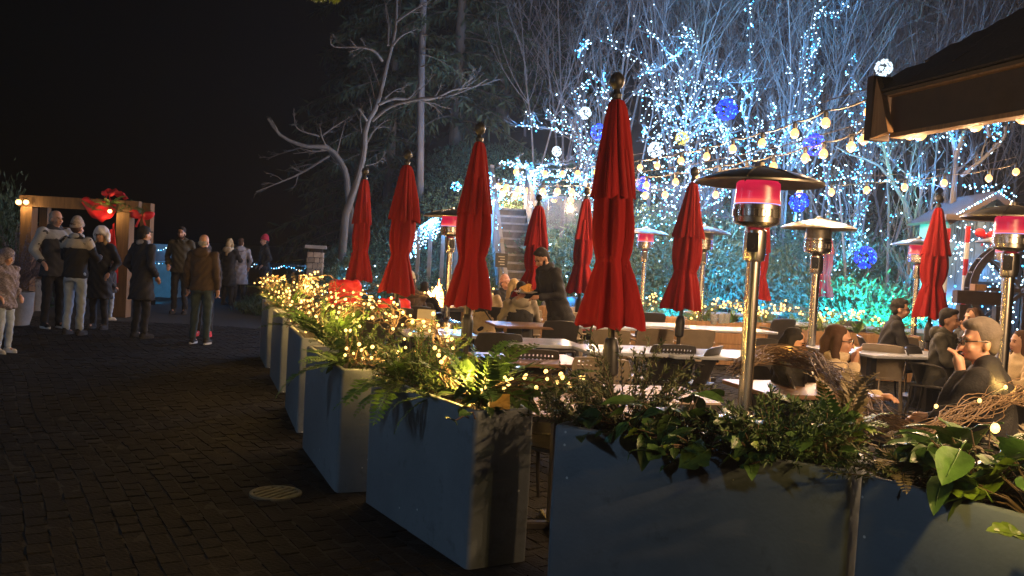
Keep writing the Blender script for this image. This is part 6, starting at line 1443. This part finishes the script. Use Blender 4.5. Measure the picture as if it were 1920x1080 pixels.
# ---- back planters with garlands, benches behind the patio
def back_planter(x, y, d, L, label, glabel, seed, nb=46):
    slabel = label.replace('low timber ', '').replace('long timber ', 'long ').replace('short orange lit timber ', 'short ')
    p = at(x, y, d); root = thing('timber_planter', label, 'planter', (p.x, p.y, 0), R(-6), 'low timber planters along the back of the patio'); h = .72
    for k in range(4):
        for s in (-1, 1): m = MB(); m.box((0, s * .2, .10 + k * .175), (L, .03, .165), ch=.004); part('plank', m, M['wood'], root)
    for s in (-1, 1): m = MB(); m.box((s * (L / 2 + .018), 0, .37), (.03, .43, .70)); part('end_panel', m, M['wood'], root)
    m = MB(); m.box((0, 0, .62), (L - .04, .36, .1)); part('soil', m, M['soil'], root); R_ = Matrix.Rotation(R(-6), 3, 'Z')
    for k in range(int(L / .5)):
        q = Vector((p.x, p.y, .68)) + R_ @ Vector((-L / 2 + .25 + k * .5, 0, 0)); 
        if k % 2: fern(q, 'lit fern %s in the %s' % (('at left', 'mid', 'right of mid', 'at right')[min(3, k // 2)], slabel), 9, .75, seed + k, tilt=(-.2, .5))
        else: sprigs(q, 'small bush %s in the %s' % (('at left', 'mid', 'right of mid', 'at right')[min(3, k // 2)], slabel), n=40, rad=.28, h=.32, seed=seed + k, m='fern')
    path = [Vector((p.x, p.y, .80)) + R_ @ Vector((-L / 2 + L * u, -.1, .18 * abs(math.sin(u * math.pi * L / 1.25)))) for u in np.linspace(0, 1, 13)]
    garland(path, glabel, nb, seed + 9, .07, 5, br=.018, lw=.4)
back_planter(1360, 585, 15.0, 1.25, 'low timber planter behind the white tables, left of the heater post', 'warm lit garland arched over the planter left of the heater post', 300, 44)
back_planter(1475, 588, 15.4, 1.25, 'low timber planter right of the nearest heater post', 'warm lit garland arched over the planter right of the heater post', 320, 44)
back_planter(1615, 600, 14.0, 1.6, 'long timber planter behind the young man in glasses', 'warm lit garland sloping over the long planter at right', 340, 54)
back_planter(1235, 580, 15.6, .9, 'short orange lit timber planter beside the largest umbrella hem', 'warm garland on the short planter beside the largest umbrella', 360, 24)
back_planter(935, 570, 17.0, 2.0, 'long planter behind the diners by the stairs', 'warm garland behind the diners by the stairs', 380, 34)
# ================================================================== festoon bulbs
_b = MB(); _b.lathe([(.002, -.040), (.016, -.036), (.029, -.022), (.034, -.004), (.030, .014), (.018, .029), (.012, .036)], 12); FB = _b.mesh('bulb', M['festoon'], 'all')
_b = MB(); _b.lathe([(.015, .034), (.017, .04), (.017, .075), (.008, .085)], 10); FS = _b.mesh('socket', M['black'], True)
def festoon(pts, d0, d1, label, watts=52, sc=1.0):
    xs = [p[0] for p in pts]; P = []
    for x, y in pts: u = (x - xs[0]) / (xs[-1] - xs[0]); P.append(at(x, y, 1 / ((1 - u) / d0 + u / d1)))
    c = P[0].copy(); root = thing('festoon_lights', label, 'string lights', c, 0, 'festoon bulb strings over the patio'); top = [p + Vector((0, 0, .09 * sc)) for p in P]; m = MB(); path = []
    for i in range(len(top) - 1):
        for t in (0, .33, .66): q = top[i].lerp(top[i + 1], t); path.append(q - c + Vector((0, 0, -.03 * math.sin(math.pi * t))))
    path.append(top[-1] - c); m.tube([tuple(q) for q in path], .009, 5); part('cable', m, M['cable'], root)
    m = MB(); m.tube([tuple(q + Vector((0, .02, .10))) for q in path[::3]], .006, 4); part('support_wire', m, M['cable'], root)
    for p in P: b = part('bulb', FB, None, root, loc=p - c); b.scale = (sc * max(1.0, dep(p) / 15.0),) * 3; s = part('socket', FS, None, b); lamp_light(b, (0, 0, -.085), watts, (1.0, .60, .29), .03)
festoon([(1668, 190), (1629, 209), (1548, 230), (1490, 250), (1429, 268), (1374, 279), (1325, 293), (1277, 301), (1232, 310), (1200, 314), (1160, 319), (1118, 323), (1083, 325), (1055, 326), (1022, 326), (995, 325), (968, 322)], 8.5, 24.0, 'upper festoon string running from the roof corner past the largest umbrella', sc=1.45)
festoon([(1650, 250), (1620, 261), (1596, 275), (1544, 288), (1510, 296), (1450, 312), (1400, 320), (1350, 328), (1307, 335), (1267, 341), (1212, 347), (1170, 352), (1134, 355), (1102, 358), (1072, 360), (1045, 359), (1018, 359), (990, 358), (972, 356), (950, 352), (933, 350), (914, 347)], 10.5, 25.0, 'middle festoon string passing behind the nearest heater dome', sc=1.65)
festoon([(1905, 322), (1854, 334), (1770, 343), (1696, 351), (1625, 356), (1559, 360), (1499, 362), (1420, 364), (1342, 365), (1247, 365), (1210, 366), (1132, 373), (1070, 375), (1039, 373), (990, 371), (966, 367), (944, 361), (925, 357)], 15.0, 25.0, 'lowest festoon string crossing in front of the cyan trees', sc=1.65)
festoon([(1707, 248), (1725, 249), (1823, 219), (1830, 231), (1919, 216), (2010, 190), (2110, 170), (2240, 140), (2400, 110)], 6.5, 4.4, 'festoon bulbs hung under the eave of the roof corner', 5, sc=1.4)
def assumed_eave_string():  # unseen bulbs added to light the foreground plants and the near planter end
    "the same string assumed to go on along the eave towards the camera"
    q0 = CAN_E0 + CAN_D * 1.9 + Vector((0, 0, -.11)) + CAN_N * .15; root = thing('festoon_lights', 'assumed festoon bulbs along the eave beyond the right edge', 'string lights', q0, 0, 'festoon bulb strings over the patio')
    m = MB(); m.tube([tuple(CAN_D * t + Vector((0, 0, .09))) for t in (0, 1.5, 3.0, 4.5)], .009, 5); part('cable', m, M['cable'], root)
    for k in range(9): b = part('bulb', FB, None, root, loc=CAN_D * (.15 + k * .52)); part('socket', FS, None, b); lamp_light(b, (0, 0, -.16), 80, (1.0, .60, .29), .03)
assumed_eave_string()
# patio side festoon near overhead, above the frame (its light is on the tables and umbrellas)

# ================================================================== assumed cyan floodlights at the foot of the hill
def flood(x, y, d, tx, ty, td, col, watts, label, k, ang=95, z=None):  # lamps assumed hidden among the shrubs, for the coloured light on the trees
    p = at(x, y, d); p.z = max(.12, float(hz(p.x, p.y)) + .2) if z is None else z; t = at(tx, ty, td); root = thing('garden_floodlight', label, 'floodlight', p, 0, 'unseen garden floodlights among the shrubs'); dv = (t - p).normalized(); q = dv.to_track_quat('Z', 'Y').to_matrix()
    m = MB(); m.box((0, 0, 0), (.16, .12, .06), rot=q, ch=.0); part('housing', m, M['black'], root); m = MB(); m.cyl((0, 0, -.3), (0, 0, -.02), .015, n=6); part('stake', m, M['black'], root); m = MB(); m.box(tuple(dv * .033), (.13, .09, .004), rot=q); part('lens', m, glow('flood_lens_%s' % ('cyan', 'teal', 'blue')[k], col, 4.0), root)
    l = bpy.data.lights.new('floodlight_lamp', 'SPOT'); l.energy = watts; l.color = col; l.spot_size = R(ang); l.spot_blend = .8; l.shadow_soft_size = .08; lo = bpy.data.objects.new('floodlight_lamp', l); COL.objects.link(lo); lo.parent = root; lo.location = dv * .06; lo.rotation_euler = (-dv).to_track_quat('Z', 'Y').to_euler()
CY = (.02, .50, 1.0); TE = (.02, .85, .62); BL = (.03, .35, 1.0)
flood(1565, 575, 17.2, 1560, 430, 20, CY, 3300, 'assumed cyan floodlight behind the right timber planters', 0)
flood(1650, 580, 16.4, 1650, 400, 19, TE, 3200, 'assumed teal floodlight under the lowest blue ball', 1)
flood(1720, 590, 14.8, 1800, 430, 17.5, CY, 3300, 'assumed cyan floodlight aimed at the hut', 0)
flood(1250, 560, 17.6, 1240, 470, 19.8, CY, 1900, 'assumed cyan floodlight behind the far red heater', 0)
flood(1400, 580, 17.0, 1420, 300, 22, BL, 2600, 'assumed blue floodlight between the timber planters', 2)
flood(1120, 560, 17.5, 1130, 330, 22, BL, 1500, 'assumed blue floodlight behind the umbrella right of the waiter', 2)
flood(1000, 500, 20.5, 1050, 200, 30, (.30, .55, .80), 620, 'added pale fill lamp by the stairs aimed at the conifers', 2, 120)  # this and next two: unseen fill lamps added to brighten the background
flood(1330, 440, 21.5, 1400, 60, 30, (.16, .40, .80), 5200, 'added pale fill lamp on the slope aimed at the thicket', 2, 130)
flood(1640, 420, 21.0, 1650, 60, 29, (.24, .42, .70), 4200, 'added pale fill lamp on the slope behind the roof corner', 2, 130)

# ================================================================== hut and water wheel at the right
def hut():
    d = 16.5; bl, br, pk, el, er = at(1772, 560, d), at(1900, 560, d), at(1832, 368, d), at(1768, 408, d), at(1900, 412, d); c = at(1836, 560, d); w = (br - bl).length; zt = (el.z + er.z) / 2; zp = pk.z; wl = w / 2; dp = 1.4
    root = thing('mill_hut', 'small gabled hut with light outlined roof and cyan lit boards', 'hut', (c.x, c.y, 0), R(-4)); bw = .145; n = int(w / bw); sm = {}
    for k in range(n):
        x = -wl + (k + .5) * w / n; zz = zt + (zp - zt) * (1 - abs(x) / wl) - .04; m = MB(); m.box((0, 0, zz / 2), (w / n - .008, .03, zz)); part('plank', m, M['hut'], root, loc=(x, -.015 + .004 * (k % 2), 0))
    m = MB()
    for s in (-1, 1): m.box((s * (wl - .02), dp / 2 + .02, zt / 2 - .02), (.04, dp, zt - .04))
    m.box((0, dp, zt / 2), (w - .1, .04, zt)); part('side_walls', m, M['hut'], root)
    for s in (-1, 1):
        sl = math.atan2(zp - zt, wl); m = MB(); Ls = math.hypot(zp - zt, wl) + .25; m.box((s * (wl / 2 + .08), dp / 2 - .1, (zp + zt) / 2 - .02), (Ls, dp + .6, .05), rot=Matrix.Rotation(s * sl, 3, 'Y')); part('roof_slope', m, M['shingle'], root)
        m = MB(); m.box((s * (wl / 2 + .08), -.42, (zp + zt) / 2 - .05), (Ls, .03, .12), rot=Matrix.Rotation(s * sl, 3, 'Y')); part('bargeboard', m, M['wood_dark'], root)
    m = MB(); m.box((0, -.45, zt - .03), (w + .5, .10, .10)); part('tie_beam', m, M['wood_dark'], root); m = MB(); m.box((0, -.43, (zt + zp) / 2 - .1), (.07, .05, zp - zt - .2)); part('king_post', m, M['hut'], root)
    m = MB(); m.box((.1, -.04, 1.3), (.5, .03, .6)); m2 = part('window', m, M['black'], root)
    r = rng(12); Bp = []
    for s in (-1, 1):
        for u in np.linspace(0, 1, 17): Bp.append((s * (wl + .15) * u, -.46, zp - (zp - zt + .08) * u + .05))
    for k in range(240): Bp.append((r.uniform(-wl, wl), -.10 - .1 * r.random(), r.uniform(.6, zt)))
    Bp = np.array(Bp); a = R(-4); Bp = Bp @ np.array([(math.cos(a), math.sin(a), 0), (-math.sin(a), math.cos(a), 0), (0, 0, 1)]) + np.array((c.x, c.y, 0)); light_cloud('white lights outlining the hut gable and its front', Bp, 13, .021, .15, lw=.16)
    # candy canes and bow
    for k, (x, y0, y1) in enumerate(((1776, 428, 530), (1813, 424, 532))):
        t, b = at(x, y0, d - .9), at(x - 5, y1, d - .9); t.x = b.x; rt = thing('candy_cane_post', ('left', 'right')[k] + ' of the two red and white striped poles before the hut', 'pole', (b.x, b.y, 0), 0, 'striped poles before the hut'); n = 9; H = t.z
        for i in range(n): m = MB(); m.cyl((0, 0, H * i / n), (0, 0, H * (i + 1) / n - .004), .042, n=10); part('stripe', m, M['red_ribbon'] if i % 2 == 0 else M['white'], rt, True)
    bow(at(1850, 440, d - .75), .26, 'red ribbon bow hanging on the hut front', 5, 'red bow')
def bow(p, s, label, seed, cat='bow'):
    root = thing('ribbon_bow', label, cat, p, 0, 'red ribbon bows')
    for k in (-1, 1):
        m = MB(); m.add(*P_ell((k * .40 * s, -.02 * s, .04 * s), (.40 * s, .17 * s, .27 * s), Matrix.Rotation(-k * .35, 3, 'Y'))); m.v[-1] += .05 * s * np.sin(m.v[-1] * 9 / s + k); part('loop', m, M['red_ribbon'], root, 'all')
        m = MB(); V = []; 
        for i in range(8): t = i / 7; V += [(k * (.05 + .28 * t) * s - .07 * s, -.06 * s + .03 * s * math.sin(t * 5), -t * s * .75), (k * (.05 + .28 * t) * s + .07 * s, -.06 * s, -t * s * .75 - .04 * s)]
        m.add(V, [(2 * i, 2 * i + 1, 2 * i + 3, 2 * i + 2) for i in range(7)]); part('tail', m, M['red_ribbon'], root, 'all')
    m = MB(); m.add(*P_ell((0, -.06 * s, 0), (.09 * s, .09 * s, .11 * s))); part('knot', m, M['red_ribbon'], root, 'all')
hut()
def wheel():
    d = 14.6; c = at(1915, 545, d); rad = 95 / F * d; root = thing('water_wheel', 'dark timber water wheel with lights beside the hut', 'water wheel', c, R(-12)); A_ = np.linspace(0, 2 * math.pi, 41)
    for y in (-.16, .16):
        m = MB(); V = []; Q = []
        for t in A_[:-1]:
            for rr, yy in ((rad - .11, -.02), (rad, -.02), (rad, .02), (rad - .11, .02)): V.append((rr * math.cos(t), y + yy, rr * math.sin(t)))
        for i in range(40):
            for j in range(4): Q.append((i * 4 + j, i * 4 + (j + 1) % 4, ((i + 1) % 40) * 4 + (j + 1) % 4, ((i + 1) % 40) * 4 + j))
        m.add(V, Q); part('rim', m, M['wood_dark'], root)
        for k in range(4): m = MB(); m.box((0, y, 0), (2 * rad - .23, .035, .06), rot=Matrix.Rotation(k * math.pi / 4, 3, 'Y')); part('spoke', m, M['wood_dark'], root)
    for k in range(20): t = k * math.pi / 10; m = MB(); m.box(((rad - .05) * math.cos(t), 0, (rad - .05) * math.sin(t)), (.12, .27, .02), rot=Matrix.Rotation(-t, 3, 'Y')); part('paddle', m, M['wood_dark'], root)
    m = MB(); m.cyl((0, -.35, 0), (0, .35, 0), .07, n=12); part('axle', m, M['wood_dark'], root)
    m = MB()
    for s in (-.3, .3): m.box((0, s, -c.z / 2 - .05), (.14, .08, c.z - .1))
    part('stand', m, M['wood_dark'], root); r = rng(14); q = r.uniform(-1, 1, (150, 2)); q = q[np.hypot(q[:, 0], q[:, 1]) < 1] * (rad - .12); B = np.column_stack([q[:, 0], r.uniform(-.25, .1, len(q)), q[:, 1]]) + np.array(c); light_cloud('white lights filling the water wheel', B, 15, .021, .15, lw=.3)
    a, b = at(1790, 556, 13.6), at(1888, 558, 13.6); rt = thing('flume_beam', 'dark timber beam on posts with a small wooden block in front of the hut', 'beam', ((a.x + b.x) / 2, a.y, 0), 0); L = (b - a).length; m = MB(); m.box((0, 0, a.z), (L, .16, .20), ch=.008); part('beam', m, M['wood_dark'], rt)
    m = MB(); m.box((-.06, -.02, a.z + .155), (.17, .15, .10), ch=.006); part('block', m, M['wood'], rt)
    for s in (-1, 1): m = MB(); m.box((s * (L / 2 - .12), 0, a.z / 2 - .055), (.12, .12, a.z - .11)); part('post', m, M['wood_dark'], rt)
    p = at(1745, 568, 15.3); rt = thing('low_deck', 'low board deck lit cyan in front of the hut', 'deck', (p.x, p.y, 0), R(-4))
    for k in range(9): m = MB(); m.box((0, 0, .70), (2.0, .13, .035), ch=.004); part('plank', m, M['hut'], rt, loc=(0, -.6 + k * .14, 0))
    m = MB(); m.box((0, -.68, .40), (2.0, .03, .56)); part('skirt', m, M['hut'], rt); 
    for s in (-1, 1): m = MB(); m.box((s * .9, 0, .34), (.1, 1.0, .68)); part('support', m, M['hut'], rt)
wheel()

# ================================================================== entrance arbor on the left
def arbor():
    d = 17.8; a, b = at(42, 381, d), at(232, 382, d); z = (a.z + b.z) / 2; pb = at(228, 600, d); root = thing('timber_arbor', 'lit timber arbor frame with beam and posts behind the strollers', 'arbor', (pb.x, pb.y, 0), 0)
    L = b.x - a.x; m = MB(); m.box((-L / 2 + .1, 0, z), (L + .35, .14, .22), ch=.008); part('beam', m, M['wood_arbor'], root); 
    for x, y, w, nm in ((0, 0, .25, 'post'), (.22, .5, .2, 'post'), (-L + .1, 0, .22, 'post'), (-L - .05, .9, .16, 'post')): m = MB(); h = z - .115 if y == 0 else z + .1; m.box((x, y, h / 2), (w, w, h), ch=.01); part(nm, m, M['wood_arbor'], root)
    m = MB(); m.box((-L + .25, .4, z - .50), (.9, .30, .05)); part('shelf', m, M['wood_arbor'], root)
    # swags
    def swag(p0, p1, drop, w, label, seed):
        n = 16; V = []; r = rng(seed)
        for i in range(n):
            t = i / (n - 1); c = Vector(p0).lerp(Vector(p1), t) - Vector((0, 0, drop * 4 * t * (1 - t)))
            for j in range(7): u = j / 6 - .5; V.append((c.x, c.y + .05 * math.sin(j * 2.2 + i * .3), c.z + u * w * (.6 + .8 * math.sin(math.pi * t)) + .02 * math.sin(i * 1.3 + j)))
        c0 = np.mean(V, 0); rt = thing('red_drape', label, 'drape', tuple(c0), 0, 'red cloth drapes on the arbor'); m = MB(); m.add(np.array(V) - c0, [(i * 7 + j, i * 7 + j + 1, (i + 1) * 7 + j + 1, (i + 1) * 7 + j) for i in range(n - 1) for j in range(6)]); part('cloth', m, M['red_ribbon'], rt, 'all')
    swag(at(155, 378, d - .15), at(218, 392, d - .15), .10, .30, 'red cloth swag looped under the arbor beam', 1); swag(at(198, 358, d - .1), at(240, 372, d - .1), -.03, .10, 'red cloth bunched on top of the arbor post', 2)
    swag(at(213, 425, d - .2), at(209, 520, d - .2), .0, .30, 'long red cloth hanging down beside the arbor post', 3)
    # long hanging panel drawn as a drop
    q = at(211, 430, d - .22); rt = thing('red_drape', 'narrow red panel hanging in front of the arbor post', 'drape', q, 0, 'red cloth drapes on the arbor'); m = MB(); V = []
    for i in range(10):
        for j in range(6): V.append(((j / 5 - .5) * (.10 + .2 * i / 9), .04 * math.sin(j * 2.4 + i * .4), -i * .115))
    m.add(V, [(i * 6 + j, i * 6 + j + 1, (i + 1) * 6 + j + 1, (i + 1) * 6 + j) for i in range(9) for j in range(5)]); part('cloth', m, M['red_ribbon'], rt, 'all')
    bow(at(266, 404, d - .1), .30, 'large red bow on the right side of the arbor post', 7); bow(at(203, 364, d - .2), .16, 'small red bow above the lit fern on the arbor', 8)
    fern(at(206, 385, d - .2), 'bright fern spray lit from within on the arbor corner', 10, .9, 70, tilt=(-.6, .4)); sprigs(at(247, 392, d - .05), 'evergreen spray hanging on the right face of the arbor', n=40, rad=.25, h=.3, seed=71, group='evergreen sprays on the arbor', droop=1.2)
    # lamps
    def lamp(p, s, w, label):
        lw = w * .11; w = 3.5; rt = thing('globe_lamp', label, 'lamp', p, 0, 'globe lamps on the arbor'); m = MB(); m.add(*P_ell((0, 0, 0), (s,) * 3)); part('globe', m, glow('globe_glow', (1.0, .60, .22), w), rt, 'all'); m = MB(); m.lathe([(s * .5, s * .8), (s * .5, s * 1.3), (.01, s * 1.5)], 12); part('cap', m, M['black'], rt); lamp_light(rt, (0, -s * 1.3, -.02), lw, (1.0, .60, .22), .03)
    lamp(at(35, 379, d - .25), .055, 75, 'left globe lamp at the end of the arbor beam'); lamp(at(49, 379, d - .25), .05, 55, 'right globe lamp at the end of the arbor beam'); lamp(at(206, 396, d - .32), .04, 75, 'small globe lamp hidden in the fern on the arbor')
arbor()
def booth():
    d = 24.5; p = at(303, 530, d); root = thing('lit_booth', 'pale booth glowing blue behind the strollers', 'booth', (p.x, p.y, 0)); t = at(303, 458, d).z
    m = MB(); m.box((0, 0, .45), (.95, .6, .9), ch=.01); part('counter', m, M['hut'], root); m = MB(); m.box((0, -.02, .925), (1.05, .7, .045)); part('counter_top', m, M['hut'], root); m = MB(); m.box((0, .35, .95 + (t - .95) / 2), (.95, .05, t - .95)); part('back_panel', m, M['hut'], root)
    r = rng(6); B = np.array([(u * .9 - .45, .31, t - .05 - .12 * abs(math.sin(u * 6))) for u in np.linspace(0, 1, 14)] + [(u * .9 - .45, -.37, .9) for u in np.linspace(0, 1, 10)]) + np.array((p.x, p.y, 0)); light_cloud('pale blue lights strung on the booth', B, 16, .016, .5)
booth()
flood(285, 560, 21.5, 303, 500, 24.5, CY, 110, 'assumed cyan floodlight on the path before the booth', 0, 80, .06)
def far_rail():
    a, b = at(420, 492, 27), at(640, 494, 25.5); gz = 0; root = thing('lookout_railing', 'dark railing with a string of small lights beyond the path', 'railing', (a.x, a.y, 0)); d = b - a; d.z = 0; L = d.length; ang = math.atan2(d.y, d.x); root.rotation_euler = (0, 0, ang)
    for z in (.35, 1.0): m = MB(); m.box((L / 2, 0, z), (L, .05, .06)); part('rail', m, M['wood_dark'], root)
    for k in range(6): m = MB(); m.box((k * L / 5, .06, .5), (.08, .06, 1.0)); part('post', m, M['wood_dark'], root)
    r = rng(5); B = np.array([np.array(a + d * u) + np.array((0, -.06, 0)) for u in np.linspace(0, 1, 48)]); B[:, 2] = .86 + .10 * np.abs(np.sin(np.linspace(0, 14, 48))) + r.normal(0, .02, 48); light_cloud('string of small pale lights on the lookout railing', B, 17, .02, .5)
    p = at(588, 560, 22); root = thing('stone_pillar', 'stone pillar with flat cap behind the farthest planters', 'pillar', (p.x, p.y, 0), R(10)); t = at(588, 466, 22).z; m = MB(); m.box((0, 0, t / 2), (.30, .30, t), ch=0); part('core', m, M['soil'], root); m = MB(); m.box((0, 0, t + .04), (.5, .5, .08), ch=.012); part('cap', m, M['concrete'], root); r = rng(2)
    z = 0
    while z < t - .08:
        h = min(r.uniform(.10, .16), t - z)
        for s, ax in ((-1, 0), (1, 0), (-1, 1), (1, 1)):
            u = -.18; 
            while u < .15:
                w = min(r.uniform(.10, .20), .18 - u); m = MB(); c = (s * .165, u + w / 2) if ax else (u + w / 2, s * .165); m.box((0, 0, 0), ((.06, w - .012) if ax else (w - .012, .06)) + (h - .012,), ch=.012); part('stone', m, M['stone'], root, loc=(c[0], c[1], z + h / 2), rot=(r.normal(0, .04), r.normal(0, .04), r.normal(0, .05))); u += w
        z += h
    w = at(560, 500, 23); rt = thing('picnic_bench', 'dim bench frame left of the stone pillar', 'bench', (w.x, w.y, 0), R(12))
    for k in range(3): m = MB(); m.box((0, -.15 + k * .15, .45), (1.2, .12, .035)); part('plank', m, M['wood_grey'], rt)
    for s in (-1, 1): m = MB(); m.box((s * .5, 0, .215), (.06, .4, .43)); part('leg', m, M['wood_grey'], rt)
far_rail()
# pots and shrubs at the left edge
def pots():
    p = on(-18, 612); root = thing('barrel_planter', 'grey barrel pot with dusky purple grey foliage at the left edge', 'planter', (p.x + .1, p.y + .5, 0)); m = MB(); m.lathe([(.24, 0), (.29, .2), (.30, .45), (.31, .55), (.29, .56), (.27, .50), (0, .50)], 24); part('pot', m, M['concrete'], root, True)
    sprigs((p.x + .1, p.y + .5, .6), 'dusky purple grey shrub in the barrel pot at the left edge', 'dusky_shrub', 150, .36, .5, 81, 'dusky', .30, 'dusky shrubs in pots')
    p = on(30, 585); root = thing('barrel_planter', 'second grey barrel pot behind the tall man, half hidden', 'planter', (p.x, p.y + .6, 0)); m = MB(); m.lathe([(.24, 0), (.29, .2), (.30, .5), (.31, .62), (.29, .63), (.27, .56), (0, .56)], 24); part('pot', m, M['concrete'], root, True)
    sprigs((p.x, p.y + .6, .66), 'dark shrub in the second barrel pot behind the tall man', 'dusky_shrub', 90, .34, .36, 82, 'dusky', .26, 'dusky shrubs in pots')
    p = at(-10, 470, 19); root = thing('dark_hedge_tree', 'dark green tree at the left edge behind the globe lamps', 'tree', (p.x, p.y, 0)); 
    for nm, me in zip(('stems', 'foliage'), SH[0][:2]): o = part(nm, me, None, root, kind='stuff' if nm == 'foliage' else None); o.scale = (1.0, 1.0, 2.5)
M['dusky'] = mat('dusky_leaves', (.12, .10, .13), .55, var=.4, vscale=9)
pots()
# red coats on the patio chairs
def red_coat(x, y, d, label, s=1.0, seed=1):
    p = at(x, y, d); root = thing('red_coat', label, 'coat', p, R(20)); r = rng(seed); pr = [P_loft([(-.42, .23, .12, 0), (-.2, .21, .12, 0), (0, .20, .11, 0), (.10, .15, .09, 0), (.14, .08, .06, 0)], Matrix.Scale(s, 4)), P_cap((-.18 * s, 0, .05), (-.25 * s, -.05, -.3), .07, .05), P_cap((.18 * s, 0, .05), (.25 * s, -.03, -.3), .07, .05)]
    o = soft('cloth', pr, M['red_ribbon'], root, .018, 3, .008); chair(p.x, p.y - .02, R(200), 'dark', 'dark chair draped with the ' + ('red coat under the leftmost umbrella' if seed == 1 else 'red coat behind the second umbrella'))
red_coat(647, 540, 12.2, 'bright red coat hung over a chair under the leftmost umbrella', .8, 1)
red_coat(738, 575, 12.4, 'red coat half hidden behind the second umbrella', .9, 2)
JOBS[:] = JOBS[-2:]; flush_jobs()
# leafy tips at the top edge
sprigs(at(607, -6, 7.0), 'lit leaf tips hanging in at the top edge', n=26, rad=.10, h=.06, seed=90, m='leaf_lime', L=.07, group='leaf tips at the top edge')

# assumed lamps out of view, added for cool light on planter fronts and strollers
def assumed_plaza_lamp(x, y, L, label):
    p = Vector((x, y, 0)); root = thing('street_lamp', label, 'lamp', p, 0, 'assumed street lamps out of view along the path'); m = MB(); m.lathe([(.12, 0), (.12, .08), (.05, .14), (.04, 3.4), (.06, 3.45)], 14); part('post', m, M['black'], root, True)
    m = MB(); m.lathe([(.14, 3.45), (.19, 3.62), (.17, 3.85), (.08, 3.92)], 20); part('globe', m, glow('lamp_globe_glow', (.50, .72, 1.0), L), root, True); m = MB(); m.lathe([(.20, 3.92), (.16, 3.99), (.02, 4.05)], 20); part('cap', m, M['black'], root, True)
assumed_plaza_lamp(-6.0, 1.4, 88.0, 'assumed cool white street lamp out of view beside the path near the camera')  # assumed lamp, unseen, that gives the planter fronts their cool light
assumed_plaza_lamp(-12.6, 10.5, 62.0, 'added cool white street lamp out of view left of the strolling people')  # unseen lamp added to brighten the strollers

# ================================================================== night mist
def haze():
    m = bpy.data.materials.new('mist'); m.use_nodes = True; n, l = m.node_tree.nodes, m.node_tree.links
    n.remove(n['Principled BSDF']); v = n.new('ShaderNodeVolumePrincipled'); v.inputs['Color'].default_value = (.85, .9, .95, 1); v.inputs['Density'].default_value = .0009; v.inputs['Anisotropy'].default_value = .55
    l.new(v.outputs['Volume'], n['Material Output'].inputs['Volume'])
    b = MB(); b.box((6, 30, 9), (70, 90, 24)); o = part('haze', b, m, None); o['kind'] = 'stuff'
haze()
